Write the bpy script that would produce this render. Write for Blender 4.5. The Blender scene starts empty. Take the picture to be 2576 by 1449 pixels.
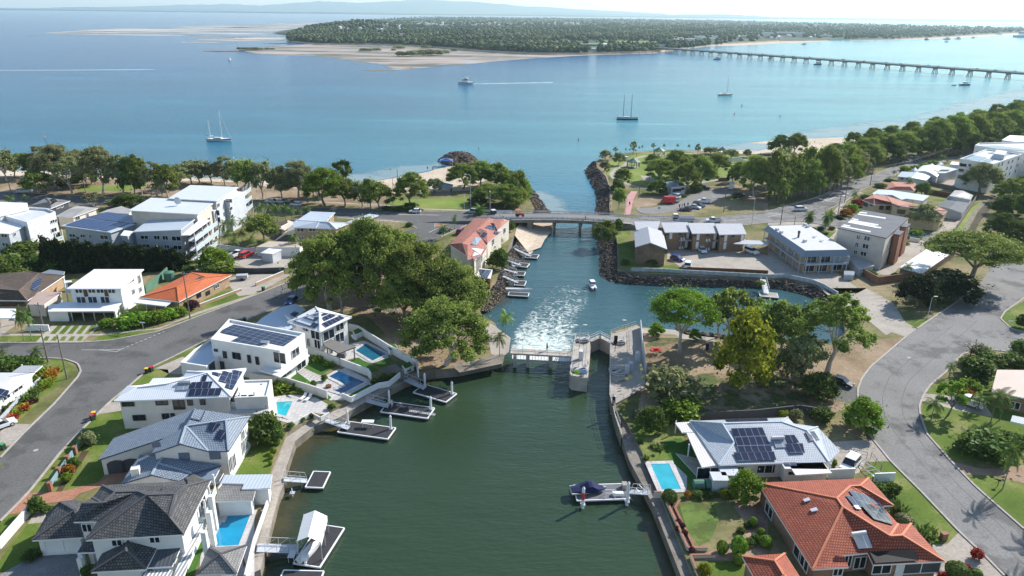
import bpy, math, random
import numpy as np
from mathutils import Vector, Matrix
from mathutils.bvhtree import BVHTree
random.seed(7); rng = np.random.default_rng(7)
S = bpy.context.scene; COL = S.collection
# ---------------------------------------------------------------- camera, sky, sun, exposure
CAMH, PITCH, ROLL, FOC = 68.0, math.radians(20.69), math.radians(0.69), 1839.0
_f = Vector((0, math.cos(PITCH), -math.sin(PITCH))); _r0 = Vector((1, 0, 0)); _u0 = _r0.cross(_f)
_r = _r0*math.cos(ROLL)+_u0*math.sin(ROLL); _u = -_r0*math.sin(ROLL)+_u0*math.cos(ROLL)
cd = bpy.data.cameras.new('camera'); cam = bpy.data.objects.new('camera', cd); COL.objects.link(cam)
cd.sensor_width = 36; cd.lens = 36*FOC/2576; cd.clip_start = 1; cd.clip_end = 90000
M3 = Matrix((_r, _u, -_f)).transposed(); cam.matrix_world = Matrix.Translation((0, 0, CAMH)) @ M3.to_4x4()
S.camera = cam
SUN_AZ, SUN_EL = math.radians(38.2), math.radians(35)
wd = bpy.data.worlds.new('World'); S.world = wd; wd.use_nodes = True
nt = wd.node_tree; bg = nt.nodes['Background']; sky = nt.nodes.new('ShaderNodeTexSky'); sky.sky_type = 'NISHITA'
sky.sun_disc = False; sky.sun_elevation = SUN_EL; sky.sun_rotation = math.pi/2-SUN_AZ
sky.air_density = 1.15; sky.dust_density = 0.25; sky.ozone_density = 1.8
nt.links.new(sky.outputs[0], bg.inputs[0]); bg.inputs[1].default_value = 0.12
sd = bpy.data.lights.new('sun', 'SUN'); sd.energy = 5.0; sd.angle = math.radians(0.5); sd.color = (1, .955, .89)
sun = bpy.data.objects.new('sun', sd); COL.objects.link(sun)
sv = Vector((math.cos(SUN_AZ)*math.cos(SUN_EL), math.sin(SUN_AZ)*math.cos(SUN_EL), math.sin(SUN_EL)))
sun.rotation_euler = sv.to_track_quat('Z', 'Y').to_euler(); sun.location = (0, 0, 300)
S.view_settings.view_transform = 'Standard'; S.view_settings.look = 'None'
S.view_settings.exposure = 0.56; S.view_settings.gamma = 1
S.render.engine = 'CYCLES'; S.cycles.max_bounces = 5; S.cycles.diffuse_bounces = 2; S.cycles.glossy_bounces = 2
S.cycles.transmission_bounces = 3; S.cycles.transparent_max_bounces = 10; S.cycles.volume_bounces = 1
S.cycles.use_denoising = True
# ---------------------------------------------------------------- photo pixel -> place
def ray(x, y): return _f*FOC + _r*(x-1288) - _u*(y-724.5)
def W(x, y, z=2.0):
    d = ray(x, y); t = (z-CAMH)/d.z; return Vector((d.x*t, d.y*t, z))
def PR(p):
    q = Vector(p)-Vector((0, 0, CAMH)); k = q.dot(_f); return 1288+FOC*q.dot(_r)/k, 724.5-FOC*q.dot(_u)/k, k
def T(t, a, b):
    if t == 'F': return a, b
    c, r = int(t[0]), int(t[1])
    return (c*858.667+a/3, b/3) if r == 0 else (c*644+a/4, r*362.25+b/4)
def V(t, z, s):                      # "u,v u,v@z 12:u,v" -> points
    out = []
    for k in s.split():
        tt, zz = t, z
        if ':' in k: tt, k = k.split(':')
        if '@' in k: k, q = k.split('@'); zz = float(q)
        u, v = k.split(','); out.append(W(*T(tt, float(u), float(v)), zz))
    return out
def onplane(x, y, p, n):
    d = ray(x, y); o = Vector((0, 0, CAMH)); t = (Vector(p)-o).dot(n)/d.dot(n); return o+d*t
def height_at(b, ty):
    lo, hi = 0., 90.
    for _ in range(30):
        m = (lo+hi)/2
        if PR(b+Vector((0, 0, m)))[1] > ty: lo = m
        else: hi = m
    return m
HAZE = 5.2e-5
# ---------------------------------------------------------------- materials
MATS = {}
def mat(name, col, rough=.8, spec=.3, metal=0, build=None):
    if name in MATS: return MATS[name]
    m = bpy.data.materials.new(name); m.use_nodes = True; n = m.node_tree; b = n.nodes['Principled BSDF']
    b.inputs['Base Color'].default_value = (*col, 1); b.inputs['Roughness'].default_value = rough
    b.inputs['Specular IOR Level'].default_value = spec; b.inputs['Metallic'].default_value = metal
    if build: build(n, b)
    MATS[name] = m; return m
def N(n, typ, **k):
    x = n.nodes.new('ShaderNode'+typ)
    for a, v in k.items():
        if a in ('loc', ): continue
        if hasattr(x, a): setattr(x, a, v)
        else: x.inputs[a.replace('_', ' ')].default_value = v
    return x
def ramp(n, src, stops):
    r = n.nodes.new('ShaderNodeValToRGB'); e = r.color_ramp.elements
    while len(e) < len(stops): e.new(.5)
    for i, (p, c) in enumerate(stops):
        e[i].position = p; e[i].color = (*c, 1) if len(c) == 3 else c
    n.links.new(src, r.inputs[0]); return r.outputs[0]
def mix(n, fac, a, b, mode='MIX'):
    m = n.nodes.new('ShaderNodeMix'); m.data_type = 'RGBA'; m.blend_type = mode
    for s, v in ((m.inputs[0], fac), (m.inputs[6], a), (m.inputs[7], b)):
        if isinstance(v, (int, float)): s.default_value = v
        elif isinstance(v, tuple): s.default_value = (*v, 1)
        else: n.links.new(v, s)
    return m.outputs[2]
def noise(n, scale, detail=3, vec='Object', out='Fac', rough=.55, sx=None):
    tc = n.nodes.new('ShaderNodeTexCoord'); t = n.nodes.new('ShaderNodeTexNoise')
    t.inputs['Scale'].default_value = scale; t.inputs['Detail'].default_value = detail; t.inputs['Roughness'].default_value = rough
    src = tc.outputs[vec]
    if sx:
        mp = n.nodes.new('ShaderNodeMapping'); mp.inputs['Scale'].default_value = sx; n.links.new(src, mp.inputs[0]); src = mp.outputs[0]
    n.links.new(src, t.inputs['Vector']); return t.outputs[out]
def bump(n, b, src, st=.4, dist=.05):
    k = n.nodes.new('ShaderNodeBump'); k.inputs['Strength'].default_value = st; k.inputs['Distance'].default_value = dist
    n.links.new(src, k.inputs['Height']); n.links.new(k.outputs[0], b.inputs['Normal'])
def plain(name, col, rough=.7, var=.12, scale=.6, spec=.3, metal=0):
    def f(n, b):
        a = noise(n, scale, 4); a2 = noise(n, scale*9, 2)
        lo = tuple(c*(1-var) for c in col); hi = tuple(min(1, c*(1+var*.6)) for c in col)
        c1 = ramp(n, a, [(.3, lo), (.7, hi)]); c2 = ramp(n, a2, [(.3, (1-var*.5,)*3), (.7, (1, 1, 1))])
        n.links.new(mix(n, 1., c1, c2, 'MULTIPLY'), b.inputs['Base Color'])
    return mat(name, col, rough, spec, metal, f)
def ground(name, stops, s1, s2, bs=.3, rough=.95, s3=None):
    def f(n, b):
        a = noise(n, s1, 5, rough=.6); c = noise(n, s2, 3)
        c1 = ramp(n, a, stops); c2 = ramp(n, c, [(.25, (.72,)*3), (.75, (1.1, 1.1, 1.1))])
        n.links.new(mix(n, 1., c1, c2, 'MULTIPLY'), b.inputs['Base Color']); bump(n, b, c, bs, .1)
    return mat(name, stops[0][1], rough, .15, 0, f)
def bricks(name, c1, c2, mortar, w, h, ms=.02, rough=.8, off=.5, bst=.3, spec=.3, vari=.15, sheet=None):
    def f(n, b):
        tc = n.nodes.new('ShaderNodeTexCoord'); t = n.nodes.new('ShaderNodeTexBrick')
        t.offset = off; t.inputs['Scale'].default_value = 1; t.inputs['Brick Width'].default_value = w; t.inputs['Row Height'].default_value = h
        t.inputs['Mortar Size'].default_value = ms; t.inputs['Mortar Smooth'].default_value = .1
        for k, c in (('Color1', c1), ('Color2', c2), ('Mortar', mortar)): t.inputs[k].default_value = (*c, 1)
        n.links.new(tc.outputs['UV'], t.inputs['Vector'])
        v = ramp(n, noise(n, .5, 4), [(.3, (1-vari,)*3), (.7, (1, 1, 1))])
        n.links.new(mix(n, 1., t.outputs['Color'], v, 'MULTIPLY'), b.inputs['Base Color'])
        k = n.nodes.new('ShaderNodeMath'); k.operation = 'MULTIPLY'; k.inputs[1].default_value = -1; n.links.new(t.outputs['Fac'], k.inputs[0])
        bump(n, b, k.outputs[0], bst, .03)
    return mat(name, c1, rough, spec, 0, f)
def ribs(name, c, rough=.45, period=.6, var=.12, dark=.72, spec=.4, metal=0, axis='X', vs=.35):
    def f(n, b):
        tc = n.nodes.new('ShaderNodeTexCoord'); sp = n.nodes.new('ShaderNodeSeparateXYZ'); n.links.new(tc.outputs['UV'], sp.inputs[0])
        m = n.nodes.new('ShaderNodeMath'); m.operation = 'MULTIPLY'; m.inputs[1].default_value = 2*math.pi/period; n.links.new(sp.outputs[axis], m.inputs[0])
        s = n.nodes.new('ShaderNodeMath'); s.operation = 'SINE'; n.links.new(m.outputs[0], s.inputs[0])
        l = ramp(n, s.outputs[0], [(.0, (dark,)*3), (.35, (1, 1, 1))])
        v = ramp(n, noise(n, vs, 4), [(.3, tuple(x*(1-var) for x in c)), (.7, c)])
        n.links.new(mix(n, 1., v, l, 'MULTIPLY'), b.inputs['Base Color']); bump(n, b, s.outputs[0], .3, .03)
    return mat(name, c, rough, spec, metal, f)
# walls and metals
WHITE = plain('white render', (.76, .76, .74), .7, .08); CREAM = plain('cream render', (.70, .63, .53), .8, .1)
OFFW = plain('warm white render', (.72, .69, .64), .8, .1); GREYW = plain('grey render', (.42, .45, .49), .8, .1)
LGREY = plain('light grey render', (.55, .57, .6), .8, .1); DGREY = plain('charcoal paint', (.07, .075, .085), .6)
BEIGE = plain('beige render', (.62, .55, .48), .85, .1); TANW = plain('tan render', (.50, .41, .27), .85)
BRICK = bricks('brown brick', (.27, .15, .085), (.36, .22, .13), (.3, .24, .19), .3, .12, .015, vari=.3)
REDBRICK = bricks('red brick', (.33, .12, .06), (.4, .17, .1), (.3, .22, .18), .3, .12, .015, vari=.3)
TANBRICK = bricks('tan brick', (.42, .27, .15), (.5, .34, .2), (.4, .33, .26), .3, .12, .015, vari=.25)
SPECK = bricks('speckled brick', (.30, .19, .12), (.16, .10, .07), (.32, .25, .2), .6, .16, .02, vari=.3)
STEEL = plain('galvanised steel', (.55, .57, .6), .4, .1, metal=.3); ALU = plain('white aluminium', (.8, .8, .8), .4, .05)
POLE = plain('weathered timber pole', (.20, .17, .14), .9, .25, 2); GPOLE = plain('galvanised pole', (.5, .52, .54), .5)
BLACK = plain('black rubber', (.015, .015, .017), .7); DARK = plain('dark interior', (.02, .022, .025), .6)
GLASS = mat('window glass', (.015, .022, .03), .05, .8); CLEAR = mat('pool fence glass', (.5, .62, .62), .05, .8)
CURT = plain('pale curtain glass', (.3, .33, .36), .2)
TIMBER = plain('timber', (.16, .07, .035), .7, .25, 2); ROCKM = plain('grey rock', (.085, .075, .07), .95, .55, .9)
BROCK = plain('brown rock', (.23, .16, .115), .95, .55, .9)
# roofs
WMETAL = ribs('white metal roof', (.78, .80, .82), .5, .5, .05, .93); PALE = ribs('pale blue metal roof', (.50, .56, .62), .45, .5, .06, .88)
GMETAL = ribs('grey metal roof', (.25, .28, .32), .5, .5, .1, .85); DMETAL = ribs('dark grey metal roof', (.10, .11, .125), .5, .45, .1, .75)
BMETAL = ribs('blue grey metal roof', (.22, .28, .35), .5, .45, .08, .75); FIBRO = ribs('pale fibre cement roof', (.44, .43, .42), .8, .3, .25, .8)
PINKM = ribs('pink beige metal roof', (.50, .37, .31), .6, .45, .12, .8); SKIL = ribs('silver trough roof', (.50, .50, .53), .5, .8, .12, .6, vs=.8)
BATTEN = ribs('white batten roof', (.8, .8, .8), .5, .45, .04, .35)
DTILE = bricks('charcoal roof tile', (.09, .09, .093), (.165, .165, .165), (.03, .03, .032), .34, .36, .04, .75, vari=.25, bst=.8)
BTILE = bricks('blue grey roof tile', (.22, .27, .33), (.28, .34, .40), (.08, .10, .14), .36, .36, .045, .5, vari=.12, bst=.8)
STILE = bricks('pale blue roof tile', (.44, .48, .53), (.52, .56, .60), (.25, .29, .35), .36, .36, .04, .5, vari=.1, bst=.7)
RTILE = bricks('terracotta roof tile', (.40, .10, .055), (.50, .145, .08), (.17, .04, .025), .34, .36, .05, .75, vari=.22, bst=.8)
OTILE = bricks('orange roof tile', (.60, .15, .055), (.66, .19, .075), (.35, .08, .03), .34, .36, .04, .75, vari=.12, bst=.5)
PTILE = bricks('pink red roof tile', (.46, .19, .14), (.54, .25, .19), (.3, .11, .08), .34, .36, .04, .8, vari=.25, bst=.5)
BRTILE = bricks('brown roof tile', (.12, .09, .07), (.17, .13, .105), (.05, .04, .03), .34, .36, .04, .85, vari=.3, bst=.6)
SLATE = plain('dark flat roof', (.13, .14, .155), .85, .18, .3); GREYT = bricks('grey roof tile', (.24, .23, .22), (.30, .29, .28), (.12, .12, .12), .36, .36, .04, .8, vari=.25)
GREENR = ribs('green metal roof', (.09, .17, .12), .5, .4, .15, .8); SHADE = plain('cream shade cloth', (.66, .58, .47), .9)
RIDGE_R = plain('terracotta ridge', (.55, .19, .10), .7); RIDGE_D = plain('charcoal ridge', (.10, .10, .105), .7); RIDGE_B = plain('blue grey ridge', (.35, .41, .47), .6)
SOLAR = bricks('solar cells', (.016, .02, .045), (.022, .027, .055), (.22, .25, .3), 1.05, 1.7, .035, .12, 0, .0, .7, .0)
SOLARB = bricks('blue solar cells', (.02, .035, .10), (.025, .045, .12), (.10, .13, .2), 1.05, 1.7, .045, .12, 0, .0, .7, .0)
HEATER = bricks('solar heater glass', (.25, .28, .32), (.25, .28, .32), (.5, .52, .55), 1.2, 2.2, .05, .15, 0, 0, .6, 0)
# grounds
GRASSY = ground('park grass', [(.28, (.075, .10, .030)), (.45, (.15, .155, .055)), (.6, (.27, .22, .12)), (.75, (.36, .28, .19))], .07, 1.2)
DRYG = ground('dry leaf litter', [(.25, (.16, .115, .06)), (.5, (.30, .22, .14)), (.75, (.44, .34, .25))], .12, 1.5)
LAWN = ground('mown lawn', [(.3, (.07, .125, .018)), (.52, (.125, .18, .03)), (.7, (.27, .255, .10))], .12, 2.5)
PLAWN = ground('bright park lawn', [(.3, (.15, .22, .04)), (.55, (.21, .27, .06)), (.8, (.36, .33, .15))], .06, 2)  # lighter, yellower grass tones than the mown lawn, mixed by noise
TURF = ground('synthetic turf', [(.3, (.05, .13, .02)), (.7, (.065, .15, .03))], .3, 4)
ASPH = ground('worn asphalt', [(.3, (.125, .122, .118)), (.7, (.168, .164, .158))], .09, 3, .1, .9)
ASPH2 = ground('pale asphalt', [(.3, (.205, .198, .190)), (.7, (.265, .257, .247))], .09, 3, .1, .9)
CONC = ground('pale concrete', [(.3, (.34, .30, .255)), (.7, (.47, .42, .365))], .25, 2.5, .1)
CONCD = ground('stained concrete', [(.25, (.14, .125, .10)), (.5, (.24, .21, .175)), (.8, (.34, .31, .27))], .35, 2.5, .2)
PAVE = bricks('pale pavers', (.52, .50, .49), (.60, .58, .56), (.38, .37, .36), .8, .8, .03, .7, 0, .1, vari=.2)
BPAVE = ground('red brick paving', [(.3, (.36, .17, .11)), (.7, (.46, .23, .15))], .3, 3, .1)
GRAVEL = ground('brown gravel', [(.3, (.30, .20, .14)), (.7, (.40, .28, .20))], .5, 4, .3)
SAND = ground('beach sand', [(.3, (.50, .40, .29)), (.7, (.64, .54, .43))], .05, 1, .1)
MULCH = ground('garden mulch', [(.3, (.06, .04, .028)), (.7, (.14, .09, .06))], .6, 3)
MUD = ground('wet mud', [(.3, (.05, .045, .03)), (.7, (.11, .09, .06))], .3, 2)
PAINT = plain('road paint', (.62, .62, .6), .7, .15, 2); RUT = plain('asphalt seam', (.125, .125, .128), .9)
KERBM = plain('kerb concrete', (.42, .38, .34), .9, .2, 1)
# ---------------------------------------------------------------- object helpers
TAGS = []
def tag(o, label=None, cat=None, group=None, kind=None):
    if label: o['label'] = label; TAGS.append(o)
    if cat: o['category'] = cat
    if group: o['group'] = group
    if kind: o['kind'] = kind
    return o
def thing(name, label, cat, loc=(0, 0, 0), rz=0, group=None):
    o = bpy.data.objects.new(name, None); COL.objects.link(o); o.location = loc; o.rotation_euler = (0, 0, rz)
    o.empty_display_size = .5; return tag(o, label, cat, group)
class MB:
    def __init__(s): s.v = []; s.f = []; s.m = []
    def add(s, vs, fs, mi=0):
        k = len(s.v); s.v += [tuple(p) for p in vs]
        for f in fs: s.f.append([k+i for i in f]); s.m.append(mi)
        return s
    def poly(s, pts, mi=0): return s.add(pts, [range(len(pts))], mi)
    def box(s, c, d, rz=0, mi=0, taper=1):
        x, y, z = d[0]/2, d[1]/2, d[2]/2; ca, sa = math.cos(rz), math.sin(rz); vs = []
        for dz in (-z, z):
            k = taper if dz > 0 else 1
            for dx, dy in ((-x, -y), (x, -y), (x, y), (-x, y)): vs.append((c[0]+(dx*ca-dy*sa)*k, c[1]+(dx*sa+dy*ca)*k, c[2]+dz))
        return s.add(vs, [(3, 2, 1, 0), (4, 5, 6, 7), (0, 1, 5, 4), (1, 2, 6, 5), (2, 3, 7, 6), (3, 0, 4, 7)], mi)
    def beam(s, a, b, w, h, mi=0):
        a, b = Vector(a), Vector(b); d = b-a
        if d.length < 1e-6: return s
        d.normalize(); x = d.cross(Vector((0, 0, 1)))
        x = Vector((1, 0, 0)) if x.length < 1e-4 else x.normalized()
        y = x.cross(d); vs = [p+x*i*w/2+y*j*h/2 for p in (a, b) for i, j in ((-1, -1), (1, -1), (1, 1), (-1, 1))]
        return s.add(vs, [(3, 2, 1, 0), (4, 5, 6, 7), (0, 1, 5, 4), (1, 2, 6, 5), (2, 3, 7, 6), (3, 0, 4, 7)], mi)
    def tube(s, a, b, r, r2=None, n=6, mi=0):
        r2 = r if r2 is None else r2; a, b = Vector(a), Vector(b); d = (b-a)
        if d.length < 1e-6: return s
        d.normalize(); x = d.orthogonal().normalized(); y = d.cross(x); vs = []
        for p, q in ((a, r), (b, r2)):
            for i in range(n): t = 2*math.pi*i/n; vs.append(p+(x*math.cos(t)+y*math.sin(t))*q)
        fs = [(i, (i+1) % n, n+(i+1) % n, n+i) for i in range(n)]+[list(range(n))[::-1], list(range(n, 2*n))]
        return s.add(vs, fs, mi)
    def path(s, pts, rs, n=6, mi=0):
        for i in range(len(pts)-1): s.tube(pts[i], pts[i+1], rs[i], rs[i+1], n, mi)
        return s
    def prism(s, pts, z0, z1, mi=0):
        pts = [Vector(p) for p in pts]; a = sum(pts[i].x*pts[(i+1) % len(pts)].y-pts[(i+1) % len(pts)].x*pts[i].y for i in range(len(pts)))
        if a < 0: pts = pts[::-1]
        n = len(pts); vs = [(p.x, p.y, z0) for p in pts]+[(p.x, p.y, z1) for p in pts]
        return s.add(vs, [list(range(n))[::-1], list(range(n, 2*n))]+[(i, (i+1) % n, n+(i+1) % n, n+i) for i in range(n)], mi)
    def ball(s, c, r, n=8, m=5, mi=0, jit=0, z0=-1):
        r = r if isinstance(r, (tuple, list)) else (r, r, r); vs = []
        for j in range(m+1):
            ph = math.pi*j/m
            for i in range(n):
                t = 2*math.pi*i/n; k = 1+random.uniform(-jit, jit)
                vs.append((c[0]+r[0]*math.sin(ph)*math.cos(t)*k, c[1]+r[1]*math.sin(ph)*math.sin(t)*k, c[2]+r[2]*max(z0, math.cos(ph))*k))
        return s.add(vs, [(j*n+i, (j+1)*n+i, (j+1)*n+(i+1) % n, j*n+(i+1) % n) for j in range(m) for i in range(n)], mi)
    def build(s, name, mats, parent=None, smooth=False, uv=True, org=None):
        me = bpy.data.meshes.new(name); o = Vector((0, 0, 0))
        if parent is not None and org is None:
            q = parent
            while q.parent: q = q.parent
            if not q.get('_local'): o = Vector(q.location)
        if org is not None: o = Vector(org)
        me.from_pydata([Vector(p)-o for p in s.v], [], s.f); mats = mats if isinstance(mats, (list, tuple)) else [mats]
        for m in mats: me.materials.append(m)
        if len(mats) > 1: me.polygons.foreach_set('material_index', s.m)
        if smooth: me.polygons.foreach_set('use_smooth', [True]*len(me.polygons))
        if uv and len(me.polygons) < 20000:
            ul = me.uv_layers.new(name='UVMap').data
            for p in me.polygons:
                n = p.normal; u = Vector((-n.y, n.x, 0))
                u = Vector((1, 0, 0)) if u.length < .02 else u.normalized()
                w = n.cross(u)
                for li in p.loop_indices:
                    c = me.vertices[me.loops[li].vertex_index].co; ul[li].uv = (c.dot(u), c.dot(w))
        ob = bpy.data.objects.new(name, me); COL.objects.link(ob)
        if parent is not None: ob.parent = parent
        elif org is not None: ob.location = org
        return ob
def solo(name, mb, mats, label, cat, group=None, kind=None, smooth=False):
    c = sum((Vector(p) for p in mb.v), Vector())/len(mb.v); c.z = min(p[2] for p in mb.v)
    return tag(mb.build(name, mats, None, smooth, org=c), label, cat, group, kind)
def struct(name, mb, mats, smooth=False): return tag(mb.build(name, mats, None, smooth), kind='structure')
def sheet(name, pts, m, dz=0.): return struct(name, MB().poly([Vector(p)+Vector((0, 0, dz)) for p in pts]), m)
def copy_tree(o, parent=None):
    c = o.copy(); COL.objects.link(c); c.parent = parent
    for ch in list(o.children): copy_tree(ch, c)
    return c
def offset_loop(P, d):
    n = len(P); A = sum(P[i].x*P[(i+1) % n].y-P[(i+1) % n].x*P[i].y for i in range(n)); sg = 1 if A > 0 else -1; out = []
    for i in range(n):
        a, b, c = P[i-1], P[i], P[(i+1) % n]
        e1 = Vector((b.x-a.x, b.y-a.y)); e2 = Vector((c.x-b.x, c.y-b.y))
        e1 = e1.normalized() if e1.length > 1e-6 else Vector((1, 0)); e2 = e2.normalized() if e2.length > 1e-6 else e1
        n1 = Vector((-e1.y, e1.x))*sg; n2 = Vector((-e2.y, e2.x))*sg; m = n1+n2
        m = m/max(m.length_squared/2, .35) if m.length > 1e-4 else n1
        out.append(Vector((b.x+m.x*d, b.y+m.y*d, b.z)))
    return out
def inpoly(x, y, P):
    c = False
    for i in range(len(P)):
        a, b = P[i-1], P[i]
        if (a[1] > y) != (b[1] > y) and x < (b[0]-a[0])*(y-a[1])/(b[1]-a[1])+a[0]: c = not c
    return c
class House:
    """a building: roofs drawn as faces through real 3-D corners, walls dropped from their edges"""
    def __init__(s, name, label, cat, base, group=None):
        s.root = thing(name, label, cat, base, 0, group); s.walls = []; s.planes = []
    def shell(s, vs, faces, rm, wm, gz=2.0, over=.45, th=.22, fascia=None, ridge=None, wall=True, rname='roof', wname='wall'):
        if isinstance(faces, int): faces = [list(range(faces))]
        faces = [list(f) for f in faces]; F2 = []
        for f in faces:                                # every face looks up
            a = sum(vs[f[i]].x*vs[f[(i+1) % len(f)]].y-vs[f[(i+1) % len(f)]].x*vs[f[i]].y for i in range(len(f)))
            F2.append(f if a > 0 else f[::-1])
        faces = F2; cnt = {}
        for f in faces:
            for i in range(len(f)): cnt[(f[i], f[(i+1) % len(f)])] = 1
        be = [(a, b) for (a, b) in cnt if (b, a) not in cnt]; dn = Vector((0, 0, -th)); mb = MB()
        for f in faces:
            mb.poly([vs[i] for i in f], 0)
            if len(faces) == 1: mb.poly([vs[i]+dn for i in f[::-1]], 1)
        for a, b in be: mb.poly([vs[a]+dn, vs[b]+dn, vs[b], vs[a]], 1)
        rf = mb.build(rname, [rm, fascia or ALU], s.root); s.bv = getattr(s, 'bv', [])+[BVHTree.FromPolygons([tuple(v) for v in vs], faces)]
        if ridge:
            rb = MB()
            for (a, b) in cnt:
                if (b, a) in cnt and a < b and (vs[a]-vs[b]).length > .5:
                    rb.beam(vs[a]+Vector((0, 0, .05)), vs[b]+Vector((0, 0, .05)), .28, .14)
            if rb.v: rb.build('ridge_cap', ridge, rf)
        loop = []
        if be:
            nx = dict(be); st = be[0][0]; k = st
            while True:
                loop.append(k); k = nx.get(k)
                if k is None or k == st or len(loop) > 60: break
        P = [vs[i] for i in loop]; Q = offset_loop(P, over) if over else P; ed = []
        if wall:
            wb = MB(); n = len(Q)
            for i in range(n):
                a, b = Q[i].copy(), Q[(i+1) % n].copy(); a.z -= th*.7; b.z -= th*.7
                wb.poly([Vector((a.x, a.y, gz)), Vector((b.x, b.y, gz)), b, a]); ed.append((a, b))
            s.wall = wb.build(wname, wm, s.root)
        s.walls = s.walls+ed; s.roof = rf; s.pl = getattr(s, 'pl', [])+[(vs[f[0]], sum(((vs[f[i]]-vs[f[0]]).cross(vs[f[i+1]]-vs[f[0]]) for i in range(1, len(f)-1)), Vector()).normalized(), [PR(vs[i])[:2] for i in f]) for f in faces]
        return s
    def rect(s, A, B, C, z, roof='flat', rise=0, rm=None, wm=None, gz=2.0, over=.45, axis='x', **k):
        """A,B front edge left to right, C back right"""
        A, B, C = [Vector((p.x, p.y, z)) for p in (A, B, C)]; ux = (B-A).normalized(); uy = Vector((-ux.y, ux.x, 0)); w = (C-A).dot(uy); L = (B-A).length
        p = lambda x, y, h=0: A+ux*x+uy*y+Vector((0, 0, h))
        if roof == 'flat': return s.shell([p(0, 0), p(L, 0), p(L, w), p(0, w)], 4, rm, wm, gz, over, **k)
        if roof == 'skil':                          # rise at back (axis y) or right (axis x)
            h = [(0, 0, rise, rise), (0, rise, rise, 0), (rise, rise, 0, 0), (rise, 0, 0, rise)]['y x -y -x'.split().index(axis)]
            return s.shell([p(0, 0, h[0]), p(L, 0, h[1]), p(L, w, h[2]), p(0, w, h[3])], 4, rm, wm, gz, over, **k)
        if roof == 'gable':
            if axis == 'x': return s.shell([p(0, 0), p(L, 0), p(L, w/2, rise), p(L, w), p(0, w), p(0, w/2, rise)], [(0, 1, 2, 5), (5, 2, 3, 4)], rm, wm, gz, over, **k)
            return s.shell([p(0, 0), p(L/2, 0, rise), p(L, 0), p(L, w), p(L/2, w, rise), p(0, w)], [(0, 1, 4, 5), (1, 2, 3, 4)], rm, wm, gz, over, **k)
        if roof == 'hip':
            if L > w: v = [p(0, 0), p(L, 0), p(L, w), p(0, w), p(w/2, w/2, rise), p(L-w/2, w/2, rise)]; f = [(0, 1, 5, 4), (1, 2, 5), (2, 3, 4, 5), (3, 0, 4)]
            else: v = [p(0, 0), p(L, 0), p(L, w), p(0, w), p(L/2, L/2, rise), p(L/2, w-L/2, rise)]; f = [(0, 1, 4), (1, 2, 5, 4), (2, 3, 5), (3, 0, 4, 5)]
            return s.shell(v, f, rm, wm, gz, over, **k)
    def para(s, vs, h, rm, wm, gz=2.0, t=.3, **k):   # flat roof with parapet
        s.shell(vs, len(vs), rm, wm, gz, 0., fascia=wm, **k); mb = MB(); n = len(vs); ins = offset_loop(vs, t)
        out = offset_loop(vs, -.03)
        for i in range(n):
            j = (i+1) % n; up = Vector((0, 0, h)); dn = Vector((0, 0, -.25))
            a, b, c, d = out[i], out[j], ins[j], ins[i]
            mb.add([a+dn, b+dn, c+dn*.1, d+dn*.1, a+up, b+up, c+up, d+up], [(0, 1, 5, 4), (4, 5, 6, 7), (2, 3, 7, 6)])
        mb.build('parapet', wm, s.root); return s
    def nearest(s, t, u, v):
        x, y = T(t, u, v); best = None
        for a, b in s.walls:
            d = b-a; d.z = 0
            if d.length < .3: continue
            nrm = Vector((d.y, -d.x, 0)).normalized(); R = ray(x, y)
            if R.dot(nrm) >= 0: continue
            p = onplane(x, y, a, nrm); k = (p-a).dot(d)/d.length_squared
            e = max(0, -k, k-1)*d.length+max(0, p.z-max(a.z, b.z))*2+max(0, 1.5-p.z)*2+(p-Vector((0, 0, CAMH))).length*.01
            if best is None or e < best[0]: best = (e, p, d.normalized(), nrm)
        return best
    def win(s, t, pts, w=1.4, h=1.2, frame=ALU, glass=None, name='window'):
        for k in pts.split():
            q = k.split(','); u, v = float(q[0]), float(q[1]); ww = float(q[2]) if len(q) > 2 else w; hh = float(q[3]) if len(q) > 3 else h
            b = s.nearest(t, u, v)
            if not b: continue
            _, p, d, n = b; p = p+n*.05; mb = MB(); up = Vector((0, 0, 1)); x = d*ww/2; y = up*hh/2
            mb.add([p-x-y, p+x-y, p+x+y, p-x+y, p-x-y+n*.03, p+x-y+n*.03, p+x+y+n*.03, p-x+y+n*.03], [(4, 5, 6, 7), (0, 1, 5, 4), (1, 2, 6, 5), (2, 3, 7, 6), (3, 0, 4, 7)])
            g = mb.build(name, glass or GLASS, s.root)
            if frame:
                fb = MB(); c = p+n*.05
                for a, e in ((-x-y, x-y), (x-y, x+y), (x+y, -x+y), (-x+y, -x-y), (-y, y)): fb.beam(c+a, c+e, .09, .09)
                fb.build('frame', frame, g)
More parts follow.
